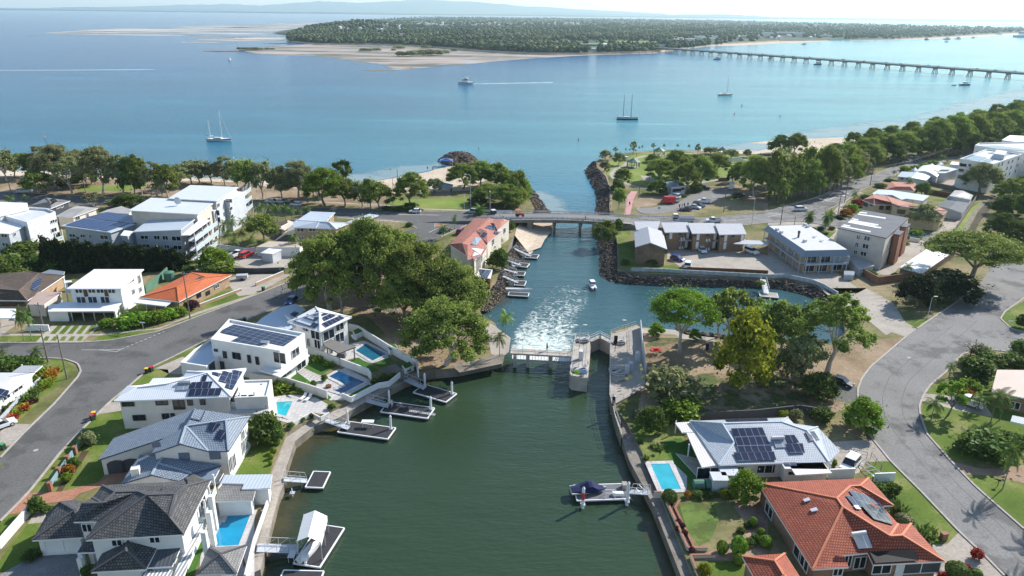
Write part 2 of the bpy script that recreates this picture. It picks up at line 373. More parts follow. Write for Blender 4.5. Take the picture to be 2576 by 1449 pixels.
    def panel(s, t, pts, m=None, face=None, name='solar_array', off=.12, th=.06):
        """flat panels laid on a roof face"""
        m = m or SOLAR
        for grp in pts.split(';'):
            uv = [tuple(map(float, k.split(','))) for k in grp.split()]
            c = (sum(a for a, _ in uv)/len(uv), sum(b for _, b in uv)/len(uv)); fi = face
            cx, cy = T(t, *c); P, n, _ = s.pl[fi or 0]
            if fi is None:
                for P2, n2, pp in s.pl:
                    if inpoly(cx, cy, pp): P, n = P2, n2
            n = n if n.z > 0 else -n
            q = [onplane(*T(t, a, b), P+Vector((0, 0, off)), n) for a, b in uv]
            hits = []
            for a, b in uv:                        # drop each corner onto the roof itself
                d = ray(*T(t, a, b)).normalized(); h = [bv.ray_cast(Vector((0, 0, CAMH)), d) for bv in s.bv]; h = [x for x in h if x[0] is not None]
                hits.append(min(h, key=lambda x: x[3]) if h else None)
            if all(hits):
                nn = sum(((x[1] if x[1].z > 0 else -x[1]) for x in hits), Vector()).normalized(); q = [x[0]+nn*(off if off < .3 else .16) for x in hits]; n = nn
            mb = MB(); k = len(q); mb.add(q+[p+n*th for p in q], [range(k, 2*k)]+[(i, (i+1) % k, k+(i+1) % k, k+i) for i in range(k)])
            # cells follow the panel's own edges
            o = mb.build(name, m, s.root); me = o.data; e = (q[1]-q[0]).normalized(); w = n.cross(e); ul = me.uv_layers[0].data; o0 = q[0]-Vector(s.root.location)
            for l in me.loops:
                d = me.vertices[l.vertex_index].co-o0; ul[l.index].uv = (d.dot(e), d.dot(w))
    def posts(s, pts, z0, z1, r=.09, m=None, name='post'):
        for p in pts: MB().box((p.x, p.y, (z0+z1)/2), (r*2, r*2, z1-z0)).build(name, m or ALU, s.root)
    def part(s, name, mb, m): return mb.build(name, m, s.root)
def R4(A, B, C):
    ux = (B-A).normalized(); ux.z = 0; uy = Vector((-ux.y, ux.x, 0)); w = (C-A).dot(uy); return [A, B, B+uy*w, A+uy*w]
# ================================================================= SETTING
def water_mat():
    m = bpy.data.materials.new('tidal water'); m.use_nodes = True; n = m.node_tree; b = n.nodes['Principled BSDF']
    g = n.nodes.new('ShaderNodeNewGeometry'); sp = n.nodes.new('ShaderNodeSeparateXYZ'); n.links.new(g.outputs['Position'], sp.inputs[0])
    def mr(src, a, c):
        x = n.nodes.new('ShaderNodeMapRange'); x.interpolation_type = 'SMOOTHSTEP'; x.inputs[1].default_value = a; x.inputs[2].default_value = c; n.links.new(src, x.inputs[0]); return x.outputs[0]
    X, Y = sp.outputs['X'], sp.outputs['Y']
    c = mix(n, mr(Y, 135, 150), (.030, .056, .028), (.034, .092, .105))
    c = mix(n, mr(Y, 200, 300), c, (.010, .125, .215))
    c = mix(n, mr(Y, 360, 1100), c, (.002, .07, .19))
    k = n.nodes.new('ShaderNodeMath'); k.operation = 'MULTIPLY_ADD'; k.inputs[1].default_value = -.33; n.links.new(Y, k.inputs[0]); n.links.new(X, k.inputs[2])
    gate = n.nodes.new('ShaderNodeMath'); gate.operation = 'MULTIPLY'; n.links.new(mr(k.outputs[0], -420, 250), gate.inputs[0]); n.links.new(mr(Y, 230, 420), gate.inputs[1])
    c = mix(n, gate.outputs[0], c, (.13, .36, .39))
    big = noise(n, .004, 4, sx=(1, 2.5, 1)); c = mix(n, 1., c, ramp(n, big, [(.3, (.8, .84, .88)), (.7, (1.15, 1.12, 1.08))]), 'MULTIPLY')
    st = noise(n, .02, 5, sx=(.25, 1.6, 1)); c = mix(n, 1., c, ramp(n, st, [(.35, (.84, .86, .88)), (.60, (1, 1, 1)), (.70, (1.35, 1.25, 1.18))]), 'MULTIPLY')
    n.links.new(c, b.inputs['Base Color']); io = n.nodes.new('ShaderNodeMapRange'); io.inputs[1].default_value = 160; io.inputs[2].default_value = 420; io.inputs[3].default_value = 1.33; io.inputs[4].default_value = 1.13; n.links.new(Y, io.inputs[0]); n.links.new(io.outputs[0], b.inputs['IOR']); b.inputs['Roughness'].default_value = .16; b.inputs['Specular IOR Level'].default_value = .5
    w1 = noise(n, 1.1, 4, sx=(.55, 1.5, 1), rough=.6); w2 = noise(n, .22, 3, sx=(.6, 1.6, 1))
    mm = n.nodes.new('ShaderNodeMath'); mm.operation = 'MULTIPLY_ADD'; mm.inputs[1].default_value = 1.6; n.links.new(w2, mm.inputs[0]); n.links.new(w1, mm.inputs[2])
    calm = n.nodes.new('ShaderNodeMapRange'); calm.inputs[1].default_value = 120; calm.inputs[2].default_value = 420; calm.inputs[3].default_value = .34; calm.inputs[4].default_value = 1.; n.links.new(Y, calm.inputs[0])
    bp = n.nodes.new('ShaderNodeBump'); bp.inputs['Distance'].default_value = .30; n.links.new(calm.outputs[0], bp.inputs['Strength']); n.links.new(mm.outputs[0], bp.inputs['Height']); n.links.new(bp.outputs[0], b.inputs['Normal'])
    return m
WATER = water_mat()
PATCH = None
sheet('water', [Vector(p) for p in ((-26000, -60, 0), (26000, -60, 0), (26000, 30000, 0), (-26000, 30000, 0))], WATER)
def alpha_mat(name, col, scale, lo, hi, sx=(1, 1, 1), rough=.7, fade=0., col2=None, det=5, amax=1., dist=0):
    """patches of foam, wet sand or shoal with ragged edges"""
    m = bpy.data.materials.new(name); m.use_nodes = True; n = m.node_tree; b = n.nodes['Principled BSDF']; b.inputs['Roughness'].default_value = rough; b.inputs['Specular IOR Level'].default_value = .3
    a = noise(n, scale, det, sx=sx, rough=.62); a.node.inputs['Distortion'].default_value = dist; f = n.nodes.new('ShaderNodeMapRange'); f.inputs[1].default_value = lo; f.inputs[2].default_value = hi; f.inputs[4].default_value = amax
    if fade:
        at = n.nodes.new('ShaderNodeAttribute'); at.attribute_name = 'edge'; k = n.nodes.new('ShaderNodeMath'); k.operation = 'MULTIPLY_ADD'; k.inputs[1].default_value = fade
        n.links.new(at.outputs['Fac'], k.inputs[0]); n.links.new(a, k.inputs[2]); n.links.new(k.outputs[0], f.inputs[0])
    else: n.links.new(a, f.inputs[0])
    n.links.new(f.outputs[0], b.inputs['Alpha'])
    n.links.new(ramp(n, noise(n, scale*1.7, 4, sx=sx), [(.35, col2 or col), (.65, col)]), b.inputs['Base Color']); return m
def edged(name, rows, m, kind='structure', taper=0, **k):
    """a sheet of strips; each row = (points, edge value)"""
    mb = MB(); ev = []; n = len(rows[0][0])
    for pts, e in rows: mb.v += [tuple(p) for p in pts]; ev += [e-taper*(abs(2*i/(n-1)-1)**6) for i in range(n)]
    for j in range(len(rows)-1):
        for i in range(n-1): mb.f.append([j*n+i, j*n+i+1, (j+1)*n+i+1, (j+1)*n+i]); mb.m.append(0)
    ob = mb.build(name, m); at = ob.data.attributes.new('edge', 'FLOAT', 'POINT'); at.data.foreach_set('value', ev); return tag(ob, kind=kind, **k)
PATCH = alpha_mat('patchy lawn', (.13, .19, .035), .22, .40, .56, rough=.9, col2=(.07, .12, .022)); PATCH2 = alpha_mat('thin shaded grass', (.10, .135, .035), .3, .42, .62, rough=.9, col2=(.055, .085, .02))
def solid(name, pts, z, m, side, depth=-2.5):
    mb = MB(); mb.prism(pts, depth, z); mb.m = [0 if i == 1 else 1 for i in range(len(mb.f))]; return struct(name, mb, [m, side])
def strip(name, a, b, mats, kind='structure'):
    mb = MB(); n = min(len(a), len(b))
    for i in range(n-1): mb.poly([a[i], a[i+1], b[i+1], b[i]])
    o = mb.build(name, mats); o['kind'] = kind; return o
def resample(P, n):
    P = [Vector(p) for p in P]; L = [0]
    for i in range(len(P)-1): L.append(L[-1]+(P[i+1]-P[i]).length)
    out = []
    for k in range(n):
        s = L[-1]*k/(n-1); i = max(j for j in range(len(L)) if L[j] <= s+1e-9); i = min(i, len(P)-2)
        t = (s-L[i])/max(L[i+1]-L[i], 1e-9); out.append(P[i].lerp(P[i+1], t))
    return out
def line(P, w, z0=0.004, h=0, m=None, name='road_marking'):
    mb = MB(); n = len(P); L = []; R = []
    for i in range(n):
        d = P[min(i+1, n-1)]-P[max(i-1, 0)]; d.z = 0; d.normalize(); s = Vector((-d.y, d.x, 0))*w/2; up = Vector((0, 0, z0+h))
        L.append(P[i]+s+up); R.append(P[i]-s+up)
    for i in range(n-1):
        mb.poly([R[i], R[i+1], L[i+1], L[i]])
        if h:
            d = Vector((0, 0, -h-.05)); mb.poly([R[i]+d, R[i+1]+d, R[i+1], R[i]]); mb.poly([L[i+1]+d, L[i]+d, L[i], L[i+1]])
    return struct(name, mb, m or PAINT)
def kerb(s, t='F', z=2.03, w=.32): return line(resample(V(t, z, s), 40), w, .0, .12, KERBM, 'kerb')
# ---- near land
GL = V('F', 2, '520,1560 600,1449 640,1330 668,1235 690,1168 722,1092 760,1066 880,1008 1000,950 1054,934 1150,925 1262,902 1268,880 1262,850 1245,812 1215,795 1205,780 1225,740 1252,700 1265,660 1280,620 1295,590 1300,560 1330,545 1345,525 1325,485 1300,455 1251,437 1210,460 1150,470 1079,478 979,485 870,490 700,480 560,470 300,455 120,446 0,443 -400,430 -900,430 -900,1600')
solid('ground', GL, 2, GRASSY, CONCD)
GR = V('F', 2, '1760,1560 1745,1449 1728,1410 1663,1249 1630,1165 1600,1110 1575,1060 1555,1036 1537,1000 1535,834 1565,822 1600,815 1618,822 1700,830 1725,842 1800,850 1850,860 1932,862 2019,861 2085,865 2125,840 2130,800 2100,750 2072,730 2042,714 1974,700 1932,702 1700,690 1588,684 1553,681 1552,607 1535,582 1531,560 1533,535 1534,482 1523,452 1500,427 1497,409 1508,400 1538,390 1588,383 1663,377 1763,379 1788,382 1932,391 2060,385 2150,365 2260,345 2330,326 2576,278 2800,240 3300,190 4200,500 4200,1700')
solid('ground', GR, 2, GRASSY, CONCD)
# seaward beaches and tidal edges
WLL = V('F', -.25, '-900,418 -400,422 0,427 200,432 400,440 644,452 800,456 919,458 1014,440 1079,427 1111,415 1201,408 1251,426 1290,440')
TLL = V('F', 2.01, '-900,430 -400,430 0,443 120,446 300,455 560,470 870,490 979,485 1030,482 1079,478 1150,470 1210,460 1251,437 1300,455')
strip('beach', resample(TLL, 60), resample(WLL, 60), SAND)
strip('beach', resample(V('F', 2.01, '1763,379 1788,382 1932,391 2060,385 2150,365 2260,345 2330,326 2576,278 2800,240 3300,190'), 50), resample(V('F', -.25, '1763,374 1800,375 1932,380 1990,357 2130,344 2240,331 2330,315 2460,285 2576,249 2800,212 3300,166'), 50), SAND)
sheet('sand_path', V('11', 2.02, '1240,420 1720,455 1960,420 2240,400 2140,470 1760,480 1330,500'), SAND)
strip('beach', resample(V('F', 2.01, '1295,592 1300,570 1312,558'), 8), resample(V('F', -.3, '1340,650 1368,612 1392,575'), 8), SAND)
sheet('beach', V('21', .35, '40,975 130,880 200,785 410,790 400,880 330,960 290,1040 180,1080 60,1060'), SAND)
SHOAL = alpha_mat('pale shoal', (.38, .46, .45), .02, .42, .62, (1, 2.5, 1), .3, .25, (.26, .37, .38), 4, .6)
def band(name, up, dn, m, z=.02, e=(1, .6, -.6), n=40):
    a, b = resample(V('F', z, up), n), resample(V('F', z, dn), n); c = [p.lerp(q, .5) for p, q in zip(a, b)]; return edged(name, [(a, e[0]), (c, e[1]), (b, e[2])], m)
band('shoal', '-400,424 0,430 400,443 644,454 919,460 1014,441 1079,429 1111,417', '-400,405 0,415 400,425 644,432 860,434 950,420 1050,405 1100,398', SHOAL)
band('shoal', '1788,379 1932,382 1990,354 2130,340 2330,314 2460,281 2576,243 2800,208', '1770,366 1870,355 1960,330 2080,312 2280,290 2420,250 2576,215 2800,180', SHOAL)
band('shoal', '1330,482 1375,525 1400,560', '1385,478 1440,520 1450,555', SHOAL)
sheet('sand_bar', V('F', .04, '1880,360 1960,352 2060,348 2150,343 2185,339 2160,352 2080,360 1980,366'), SAND)
# rock slopes along the channel
RB = ground('rock bed', [(.3, (.06, .052, .045)), (.6, (.13, .115, .10)), (.8, (.2, .17, .14))], .9, 3, 1.)
def rocks(name, a, b, n, size, label=None, m=(ROCKM, BROCK), hump=0, jit=.5):
    n0 = 30; A, B = resample(a, n0), resample(b, n0); mb = MB()
    for i in range(n0-1): mb.poly([A[i], A[i+1], B[i+1], B[i]], 0)
    L = sum((A[i+1]-A[i]).length for i in range(n0-1))
    for k in range(n):
        t = random.random()*(n0-1.001); i = int(t); p = A[i].lerp(A[i+1], t-i); q = B[i].lerp(B[i+1], t-i); s = random.random(); c = p.lerp(q, s)
        c.z += hump*math.sin(math.pi*s)*math.sin(math.pi*t/(n0-1))+random.uniform(-.1, .2); r = size*random.uniform(.45, 1.25)
        mb.ball(c, (r, r*random.uniform(.6, 1), r*random.uniform(.5, .8)), 5, 3, 1 if random.random() < jit else 2, .28)
    o = mb.build(name, [RB, m[0], m[1]]); o['kind'] = 'stuff'; return o
rocks('rock_bank', V('21', 2, '845,180 850,260 940,360 985,480 985,600 975,690'), V('21', -.3, '815,180 725,275 780,400 845,520 845,600 835,695'), 1300, .55, jit=.8)
rocks('rock_bank', V('21', 1.6, '990,880 1055,980 1070,1270 1190,1330 1500,1350 2500,1380 2576,1390'), V('21', -.3, '830,960 870,1080 880,1340 1000,1410 1130,1425 1700,1449 2576,1449'), 2700, .46, jit=.85)
rocks('rock_bank', V('31', 1.4, '0,1385 170,1390 440,1440 560,1500 700,1600'), V('31', -.3, '0,1449 180,1490 300,1520 440,1560 520,1620'), 350, .6, jit=.8)
rocks('rock_bank', V('F', 1.8, '1295,455 1325,487 1345,527 1352,535'), V('F', -.2, '1325,458 1350,490 1378,530 1385,537'), 420, .7, jit=.35)
rocks('rock_bank', V('F', 1.8, '1300,610 1280,640 1265,670 1252,710 1225,745 1205,780'), V('F', -.2, '1325,630 1305,660 1290,690 1275,722 1262,748 1232,785'), 700, .5, jit=.5)
rocks('rock_groyne', V('11', .3, '1860,170 1950,210 2060,215 2160,215 2230,190'), V('11', .3, '1850,165 1950,125 2050,110 2150,125 2230,185'), 700, 1.0, m=(ROCKM, BROCK), hump=3.2, jit=.3)
rocks('rock_bank', V('F', .6, '1700,828 1725,838 1800,846 1860,856 2019,858 2085,860'), V('F', -.2, '1700,822 1728,832 1802,840 1862,850 2019,853 2082,854'), 160, .4)
# ---- roads
ROAD_A = V('F', 2.03, '-100,1250 0,1152 62,1087 135,1017 195,949 204,932 195,914 162,903 122,901 -200,897 -200,863 205,862 275,857 400,834 500,795 644,742 731,707 880,650 960,610 1020,582 1050,572 1115,590 1080,620 1020,655 930,690 764,747 704,772 644,794 512,859 437,897 375,927 330,967 275,1012 200,1087 147,1144 72,1239 0,1312 -140,1460')
sheet('road', ROAD_A, ASPH)
sheet('road', V('F', 2.05, '-500,462 0,482 160,490 330,500 500,508 644,515 784,522 969,527 1059,532 1200,536 1300,534 1300,552 1184,561 1109,596 1050,576 1019,557 980,553 844,545 700,536 540,528 330,520 160,512 0,505 -500,480'), ASPH)
ROAD_C = V('F', 2.03, '2620,1560 2527,1449 2482,1403 2412,1337 2319,1239 2239,1159 2197,1107 2182,1087 2162,1040 2157,1019 2158,979 2167,954 2189,924 2279,847 2307,827 2334,808 2384,775 2457,724 2482,688 2508,640 2520,620 2400,606 2317,605 2200,585 2107,572 2057,563 2014,556 1932,560 1870,567 1600,562 1600,543 1675,547 1813,546 1932,532 1972,520 2032,504 2072,490 2107,470 2207,437 2264,412 2407,395 2452,377 2576,345 2700,320 2700,330 2576,362 2460,390 2407,402 2322,415 2277,419 2244,447 2164,479 2139,499 2117,512 2082,527 2075,535 2104,543 2139,552 2307,580 2394,592 2494,612 2650,632 2650,720 2576,750 2527,785 2517,802 2544,827 2576,837 2700,850 2700,900 2557,885 2482,880 2445,884 2419,892 2387,930 2342,967 2322,995 2312,1025 2317,1050 2332,1092 2392,1160 2457,1227 2576,1331 2760,1500')
sheet('road', ROAD_C, ASPH2)
for s in ('0,1152 62,1087 135,1017 195,949 204,932 195,914 162,903 122,901 60,899', '-200,863 205,862 275,857 400,834 500,795 644,742 731,707 880,650', '764,747 704,772 644,794 512,859 437,897 375,927 330,967 275,1012 200,1087 147,1144 72,1239 0,1312',
          '2527,1449 2482,1403 2412,1337 2319,1239 2239,1159 2197,1107 2182,1087', '2162,1040 2157,1019 2158,979 2167,954 2189,924 2279,847', '2307,827 2334,808 2384,775 2457,724', '2576,750 2527,785 2517,802 2544,827 2576,837',
          '2576,887 2557,885 2482,880 2445,884 2419,892 2387,930 2342,967 2322,995 2312,1025 2317,1050 2332,1092 2392,1160 2457,1227 2576,1331', '1813,546 1932,532 1972,520 2032,504 2072,490 2107,470 2207,437 2264,412 2407,395', '2107,572 2057,563 2014,556 1932,560 1870,567', '2164,479 2139,499 2117,512 2082,527', '2277,419 2244,447 2164,479',
          '0,482 160,490 330,500 500,508 644,515 784,522 969,527 1059,532 1200,536', '1184,561 1109,596', '844,545 980,553 1019,557 1050,576'): kerb(s)
for s in ('32:2100,330 32:1850,560 32:1600,760 32:1400,950 32:1345,1120 32:1360,1300 33:1500,60 33:1900,520 33:2400,1000', '32:1860,380 32:1500,660 32:1220,900 32:1150,1080 32:1160,1250 33:1270,0 33:1560,330 33:2000,790 33:2576,1330'):
    line(resample(V('32', 2.035, s), 30), .10, .004, 0, RUT, 'road_seam')
for s in ('02:2500,130 02:1750,420 02:1300,720 02:900,1150 02:500,1449', '02:2350,300 02:1700,620 02:1250,950 02:800,1400', '03:700,0 03:0,720'): line(resample(V('02', 2.035, s), 20), .12, .004, 0, RUT, 'road_seam')
# markings
for a in range(10):
    p, q = V('02', 2.04, f'{1225+45*a},{612-18.5*a} {1255+45*a},{603-18.5*a}'); line([p, q], .16)
line(V('02', 2.04, '820,622 980,622 1230,616'), .12); line(V('02', 2.04, '980,622 1080,630 1175,642'), .12); line(V('02', 2.04, '1175,642 1225,612'), .12)
line(resample(V('11', 2.06, '1440,710 1700,712 1900,718 2140,726'), 8), .35); line(resample(V('11', 2.06, '600,690 1400,715'), 8), .15)
sheet('traffic_island', V('11', 2.12, '1760,762 1980,762 2040,762 2000,780 1800,782'), BPAVE); sheet('traffic_island', V('11', 2.12, '1800,800 1920,805 1840,830 1810,830'), BPAVE)
for s in ('1720,758 2110,756 2040,790 1800,788 1720,758', '1800,795 1940,800 1850,835 1800,835 1800,795', '1850,835 1740,890'): line(V('11', 2.07, s), .18)
for s in ('0,730 135,705', '0,700 100,700', '420,632 450,626'): line(V('31', 2.04, s), .2)
for k in range(5): line(V('31', 2.045, f'{575+k*22},{560-k*8} {600+k*22},{575-k*8}'), .4)
line(V('31', 2.045, '540,582 690,530 640,515 540,582'), .18)
for k in range(6): line(V('31', 2.05, f'{590+k*32},{512+k*3} {640+k*32},{480+k*3}'), .9, m=PAINT if k % 2 else plain('red crossing', (.42, .2, .17)))
for s in ('2120,775 2160,770', '2185,770 2250,762', '2230,768 2460,742'): line(V('21', 2.04, s), .2)
for k in range(7): line(V('21', 2.075, f'{2010+k*0},{450} {2050},{478}') if k == 0 else V('21', 2.075, f'{2095-k*45},{447+k*34} {2140-k*45},{475+k*34}'), .15)
sheet('road', V('F', 2.06, '1600,545 1675,549 1800,552 1800,548 1600,541'), ASPH2)
# grounds: lawns, paths, drives
def sh(name, t, z, s, m): return sheet(name, V(t, z, s), m)
sh('lawn', 'F', 2.012, '-60,1110 40,1065 130,985 185,925 165,906 130,904 110,930 60,1000 0,1060', LAWN)
sh('lawn', '02', 2.012, '0,490 380,480 430,480 360,545 0,550', LAWN); sh('lawn', '02', 2.012, '930,530 1000,480 1600,410 1630,430 1100,520', LAWN)
sh('lawn', '02', 2.012, '1690,390 2050,230 2480,80 2500,90 2100,270 1720,400', LAWN); sh('path', '02', 2.018, '0,478 0,465 1000,462 1600,400 2000,235 2540,65 2576,70 2000,260 1600,412 1000,478', CONC)
sh('lawn', '02', 2.014, '1990,170 2230,30 2576,20 2576,40 2050,225', LAWN); sh('lawn', '02', 2.014, '1260,190 1400,150 1900,130 1900,210 1250,300', LAWN)
sh('driveway', '02', 2.02, '360,545 520,380 1020,370 820,548', CONC)
for k in range(5): sh('grass_strip', '02', 2.03, f'{500+k*88},462 {583+k*84},376 {635+k*84},376 {556+k*86},462', LAWN); sh('grass_strip', '02', 2.03, f'{425+k*86},530 {460+k*86},486 {500+k*86},486 {475+k*86},530', LAWN)
sh('driveway', '02', 2.02, '0,490 190,350 150,300 0,290', CONC); sh('driveway', '02', 2.02, '330,1449 0,1449 90,1366 310,1370', CONC); sh('driveway', '03', 2.02, '0,140 130,135 260,0 0,0', CONC)
sh('lawn', '02', 2.02, '1750,690 1830,690 2070,570 2040,535', LAWN); sh('driveway', '02', 2.02, '1560,810 1840,690 2000,780 1850,870 1690,860 1600,815', CONC)
sh('lawn', '02', 2.02, '1320,970 1550,810 1690,820 1700,860 1540,960', LAWN); sh('driveway', '02', 2.02, '970,1270 1110,1150 1230,1140 1230,1240', CONC)
sh('lawn', '02', 2.02, '810,1449 980,1270 1230,1235 1330,1250 1330,1449', LAWN); sh('lawn', '02', 2.02, '1110,1150 1230,1040 1300,1060 1230,1145', LAWN)
sh('lawn', '03', 2.02, '300,610 780,20 860,0 1150,0 1290,350 1080,390 1010,480 850,580 680,600', LAWN); sh('driveway', '03', 2.03, '90,830 290,612 610,600 1000,500 1290,370 1400,400 1100,520 800,620 720,690 450,720 380,800', BPAVE)
sh('garden_bed', '03', 2.025, '560,600 640,480 720,330 830,190 900,185 760,400 620,600', MULCH)
sh('lawn', '03', 2.02, '-40,1100 0,900 90,830 280,815 0,1120', LAWN); sh('lawn', '03', 2.02, '-40,1420 0,1290 280,920 410,915 440,1210 60,1400', LAWN); sh('driveway', '03', 2.03, '280,925 360,800 520,750 620,760 430,910', CONC)
sh('driveway', '03', 2.028, '60,1400 430,1190 560,1200 830,1190 900,1449 -100,1500', ground('grey exposed concrete', [(.3, (.20, .20, .20)), (.7, (.27, .27, .26))], .5, 4))
sh('lawn', 'F', 2.02, '560,1190 590,1150 700,1085 680,1190 600,1205', LAWN); sh('terrace', 'F', 2.02, '515,1290 640,1255 640,1449 500,1449', PAVE); sh('turf_strip', 'F', 2.03, '532,1285 546,1288 486,1449 460,1449', TURF)
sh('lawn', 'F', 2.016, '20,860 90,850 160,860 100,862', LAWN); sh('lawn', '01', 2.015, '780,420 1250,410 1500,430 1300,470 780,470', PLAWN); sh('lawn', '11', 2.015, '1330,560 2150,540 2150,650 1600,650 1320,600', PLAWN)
sh('bare_ground', 'F', 2.014, '750,740 880,650 1120,640 1230,720 1205,790 1230,810 1250,860 1155,920 1054,930 960,830 930,800', DRYG)
sh('path', '12', 2.03, '1000,160 1400,200 1480,260 1400,250 980,190', CONCD); sh('path', 'F', 2.03, '1204,818 1225,806 1285,850 1280,885 1262,900 1235,890 1230,860', CONC); sh('path', '12', 2.04, '1970,780 2040,760 2480,660 2500,690 2480,760 2050,850 1990,800', CONCD)
# esplanade left: verge, paths, parking
sh('path', '01', 2.02, '0,560 600,560 1000,620 1000,640 0,600', CONCD); sh('path', '11', 2.02, '0,560 1300,620 1700,660 2200,680 2576,690 2576,672 1700,650 1300,610 0,545', CONC); sh('bare_ground', '01', 2.01, '0,320 2576,390 2576,560 0,480', DRYG); sh('bare_ground', '11', 2.01, '0,420 1300,500 1300,640 0,580', DRYG)
sh('path', '11', 2.022, '820,745 1500,790 1640,870 1660,800 1500,765 820,733', CONC)
# car parks by the flats
sh('car_park', 'F', 2.02, '575,662 600,640 700,620 735,640 735,672 640,680', CONC); sh('driveway', 'F', 2.02, '690,560 760,545 760,600 690,640', ASPH); sh('driveway', 'F', 2.02, '560,700 640,690 735,690 640,740 600,745', CONC)
# right bank
sh('car_park', '21', 2.02, '1560,1060 2360,1080 2576,1120 2576,1290 1850,1275 1700,1240 1560,1150', CONC); sh('car_park', '31', 2.02, '0,1060 700,1300 900,1449 500,1420 170,1340 0,1310', CONC)
sh('driveway', '32', 2.022, '560,0 980,0 1260,150 1380,340 1500,410 1390,490 1240,445 1190,475 1000,320 640,70', CONC); sh('car_park', '31', 2.022, '500,1420 900,1449 1000,1449 900,1500 600,1520', CONC)
for k in range(4): line(V('32', 2.03, f'{960+k*55},{62+k*35} {1110+k*45},{50+k*35}'), .12)
for k in range(10): line(V('21', 2.03, f'{1900+k*70},{1225+k*6} {1870+k*70},{1270+k*6}'), .12)
for k in range(3): line(V('31', 2.03, f'{440+k*85},1312 {510+k*85},1370'), .12)
sh('driveway', '31', 2.022, '1060,1200 1440,960 1550,900 1780,990 1660,1030 1320,1240 1250,1320 1080,1310', CONC); sh('driveway', '31', 2.025, '1650,890 1760,770 1930,775 1850,930', CONC); sh('driveway', '31', 2.022, '1760,400 1800,360 1890,365 1880,420', CONC)
sh('lawn', '31', 2.02, '1040,1330 1260,1320 1260,1360 1100,1385', LAWN); sh('lawn', '32', 2.02, '1350,360 1500,310 1620,320 1500,405', LAWN); sh('lawn', '31', 2.02, '560,870 680,890 660,930 600,945 480,870', LAWN); sh('path', '31', 2.025, '620,790 720,830 700,870 660,960 610,950 690,880', CONC)
sh('path', '31', 2.022, '650,690 740,590 830,530 900,480 960,490 800,560 700,720', CONC); sh('path', '31', 2.022, '0,790 330,780 500,810 700,830 700,845 0,815', CONC); sh('driveway', '31', 2.03, '680,720 800,760 720,770 650,740', CONC)
sh('lawn', '31', 2.02, '1600,560 1640,530 1790,545 1770,580', LAWN); sh('lawn', '31', 2.02, '1640,450 1760,470 1740,480 1620,460', LAWN); sh('lawn', '31', 2.02, '900,640 950,600 1000,640 900,680', LAWN)
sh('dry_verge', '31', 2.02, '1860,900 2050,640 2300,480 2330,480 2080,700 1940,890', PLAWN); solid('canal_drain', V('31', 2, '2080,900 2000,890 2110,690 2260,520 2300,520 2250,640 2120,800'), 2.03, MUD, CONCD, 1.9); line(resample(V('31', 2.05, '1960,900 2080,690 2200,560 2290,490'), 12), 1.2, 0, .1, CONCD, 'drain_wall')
# park on the point
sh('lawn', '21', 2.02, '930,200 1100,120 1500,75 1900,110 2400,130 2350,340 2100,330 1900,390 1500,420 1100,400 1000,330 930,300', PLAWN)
line(resample(V('21', 2.045, '1420,115 1330,120 1230,150 1170,180 1130,220 1050,250 1000,300 1030,350 1150,400 1280,440 1500,450 1900,390 2000,370 2240,345 2576,300'), 40), 2.2, 0, 0, CONC, 'path')
line(resample(V('21', 2.05, '1420,115 1700,95 2000,98 2300,125 2576,140'), 20), 1.8, 0, 0, CONC, 'path')
sh('court', '21', 2.04, '1290,315 1420,330 1440,380 1340,380', CONC); sh('path', '21', 2.05, '1200,475 1265,475 1220,560 1190,712 1130,712 1145,590 1130,560', plain('pink paving', (.52, .27, .25)))
sh('car_park', '21', 2.04, '1270,640 1430,635 1660,600 1760,530 1850,490 1950,450 2150,445 2230,500 2120,540 2000,600 1900,660 1800,680 1600,680 1470,705 1320,700 1265,670', ASPH2)
line(resample(V('21', 2.05, '1430,635 1270,638 1262,668 1320,700 1470,705 1600,680'), 20), .3, 0, .1, KERBM, 'kerb'); sh('bare_ground', '21', 2.03, '1900,430 2240,400 2576,500 2576,680 2250,520 2150,440', DRYG); sh('bare_ground', '21', 2.03, '1200,560 1550,500 1600,590 1400,620 1230,640', DRYG)
sh('bare_ground', '21', 2.012, '860,190 930,190 1000,500 1010,690 985,690 985,480 940,360 860,260', DRYG)
sh('lawn', '21', 2.02, '1020,870 1190,810 1190,950 1060,985', LAWN); sh('lawn', '21', 2.02, '1060,985 1230,970 1230,1200 1560,1215 1700,1240 1690,1300 1200,1290 1080,1250', LAWN)
# lock park
sh('bare_ground', 'F', 2.012, '1620,840 1800,855 2080,870 2240,850 2279,850 2189,926 2165,958 2155,1020 2090,1040 1600,1050 1620,960', DRYG)
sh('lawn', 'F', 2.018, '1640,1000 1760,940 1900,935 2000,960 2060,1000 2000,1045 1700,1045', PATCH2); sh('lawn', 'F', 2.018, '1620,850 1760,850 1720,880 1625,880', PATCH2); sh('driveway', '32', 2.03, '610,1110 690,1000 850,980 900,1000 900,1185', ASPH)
sh('path', '22', 2.03, '1300,400 1640,420 1750,470 2050,500 2030,540 1900,530 1700,510 1640,470 1310,455', CONC)
sh('lawn', 'F', 2.02, '2080,1050 2157,1030 2185,1100 2100,1110', GRASSY); sh('lawn', 'F', 2.016, '1590,1060 1700,1060 1760,1180 1900,1230 1650,1230 1620,1150', LAWN)
sh('driveway', 'F', 2.03, '2090,1112 2200,1105 2240,1160 2178,1162 2160,1190 2100,1200 2060,1150', CONC)
sh('lawn', '33', 2.02, '1060,280 1240,290 1550,625 1915,1000 1850,1090 1750,1140 1640,1130 1200,650 1000,450', LAWN); sh('driveway', '33', 2.03, '1640,1135 1800,1130 1920,1010 2240,1280 2576,1600 1800,1600 1640,1449', CONC)
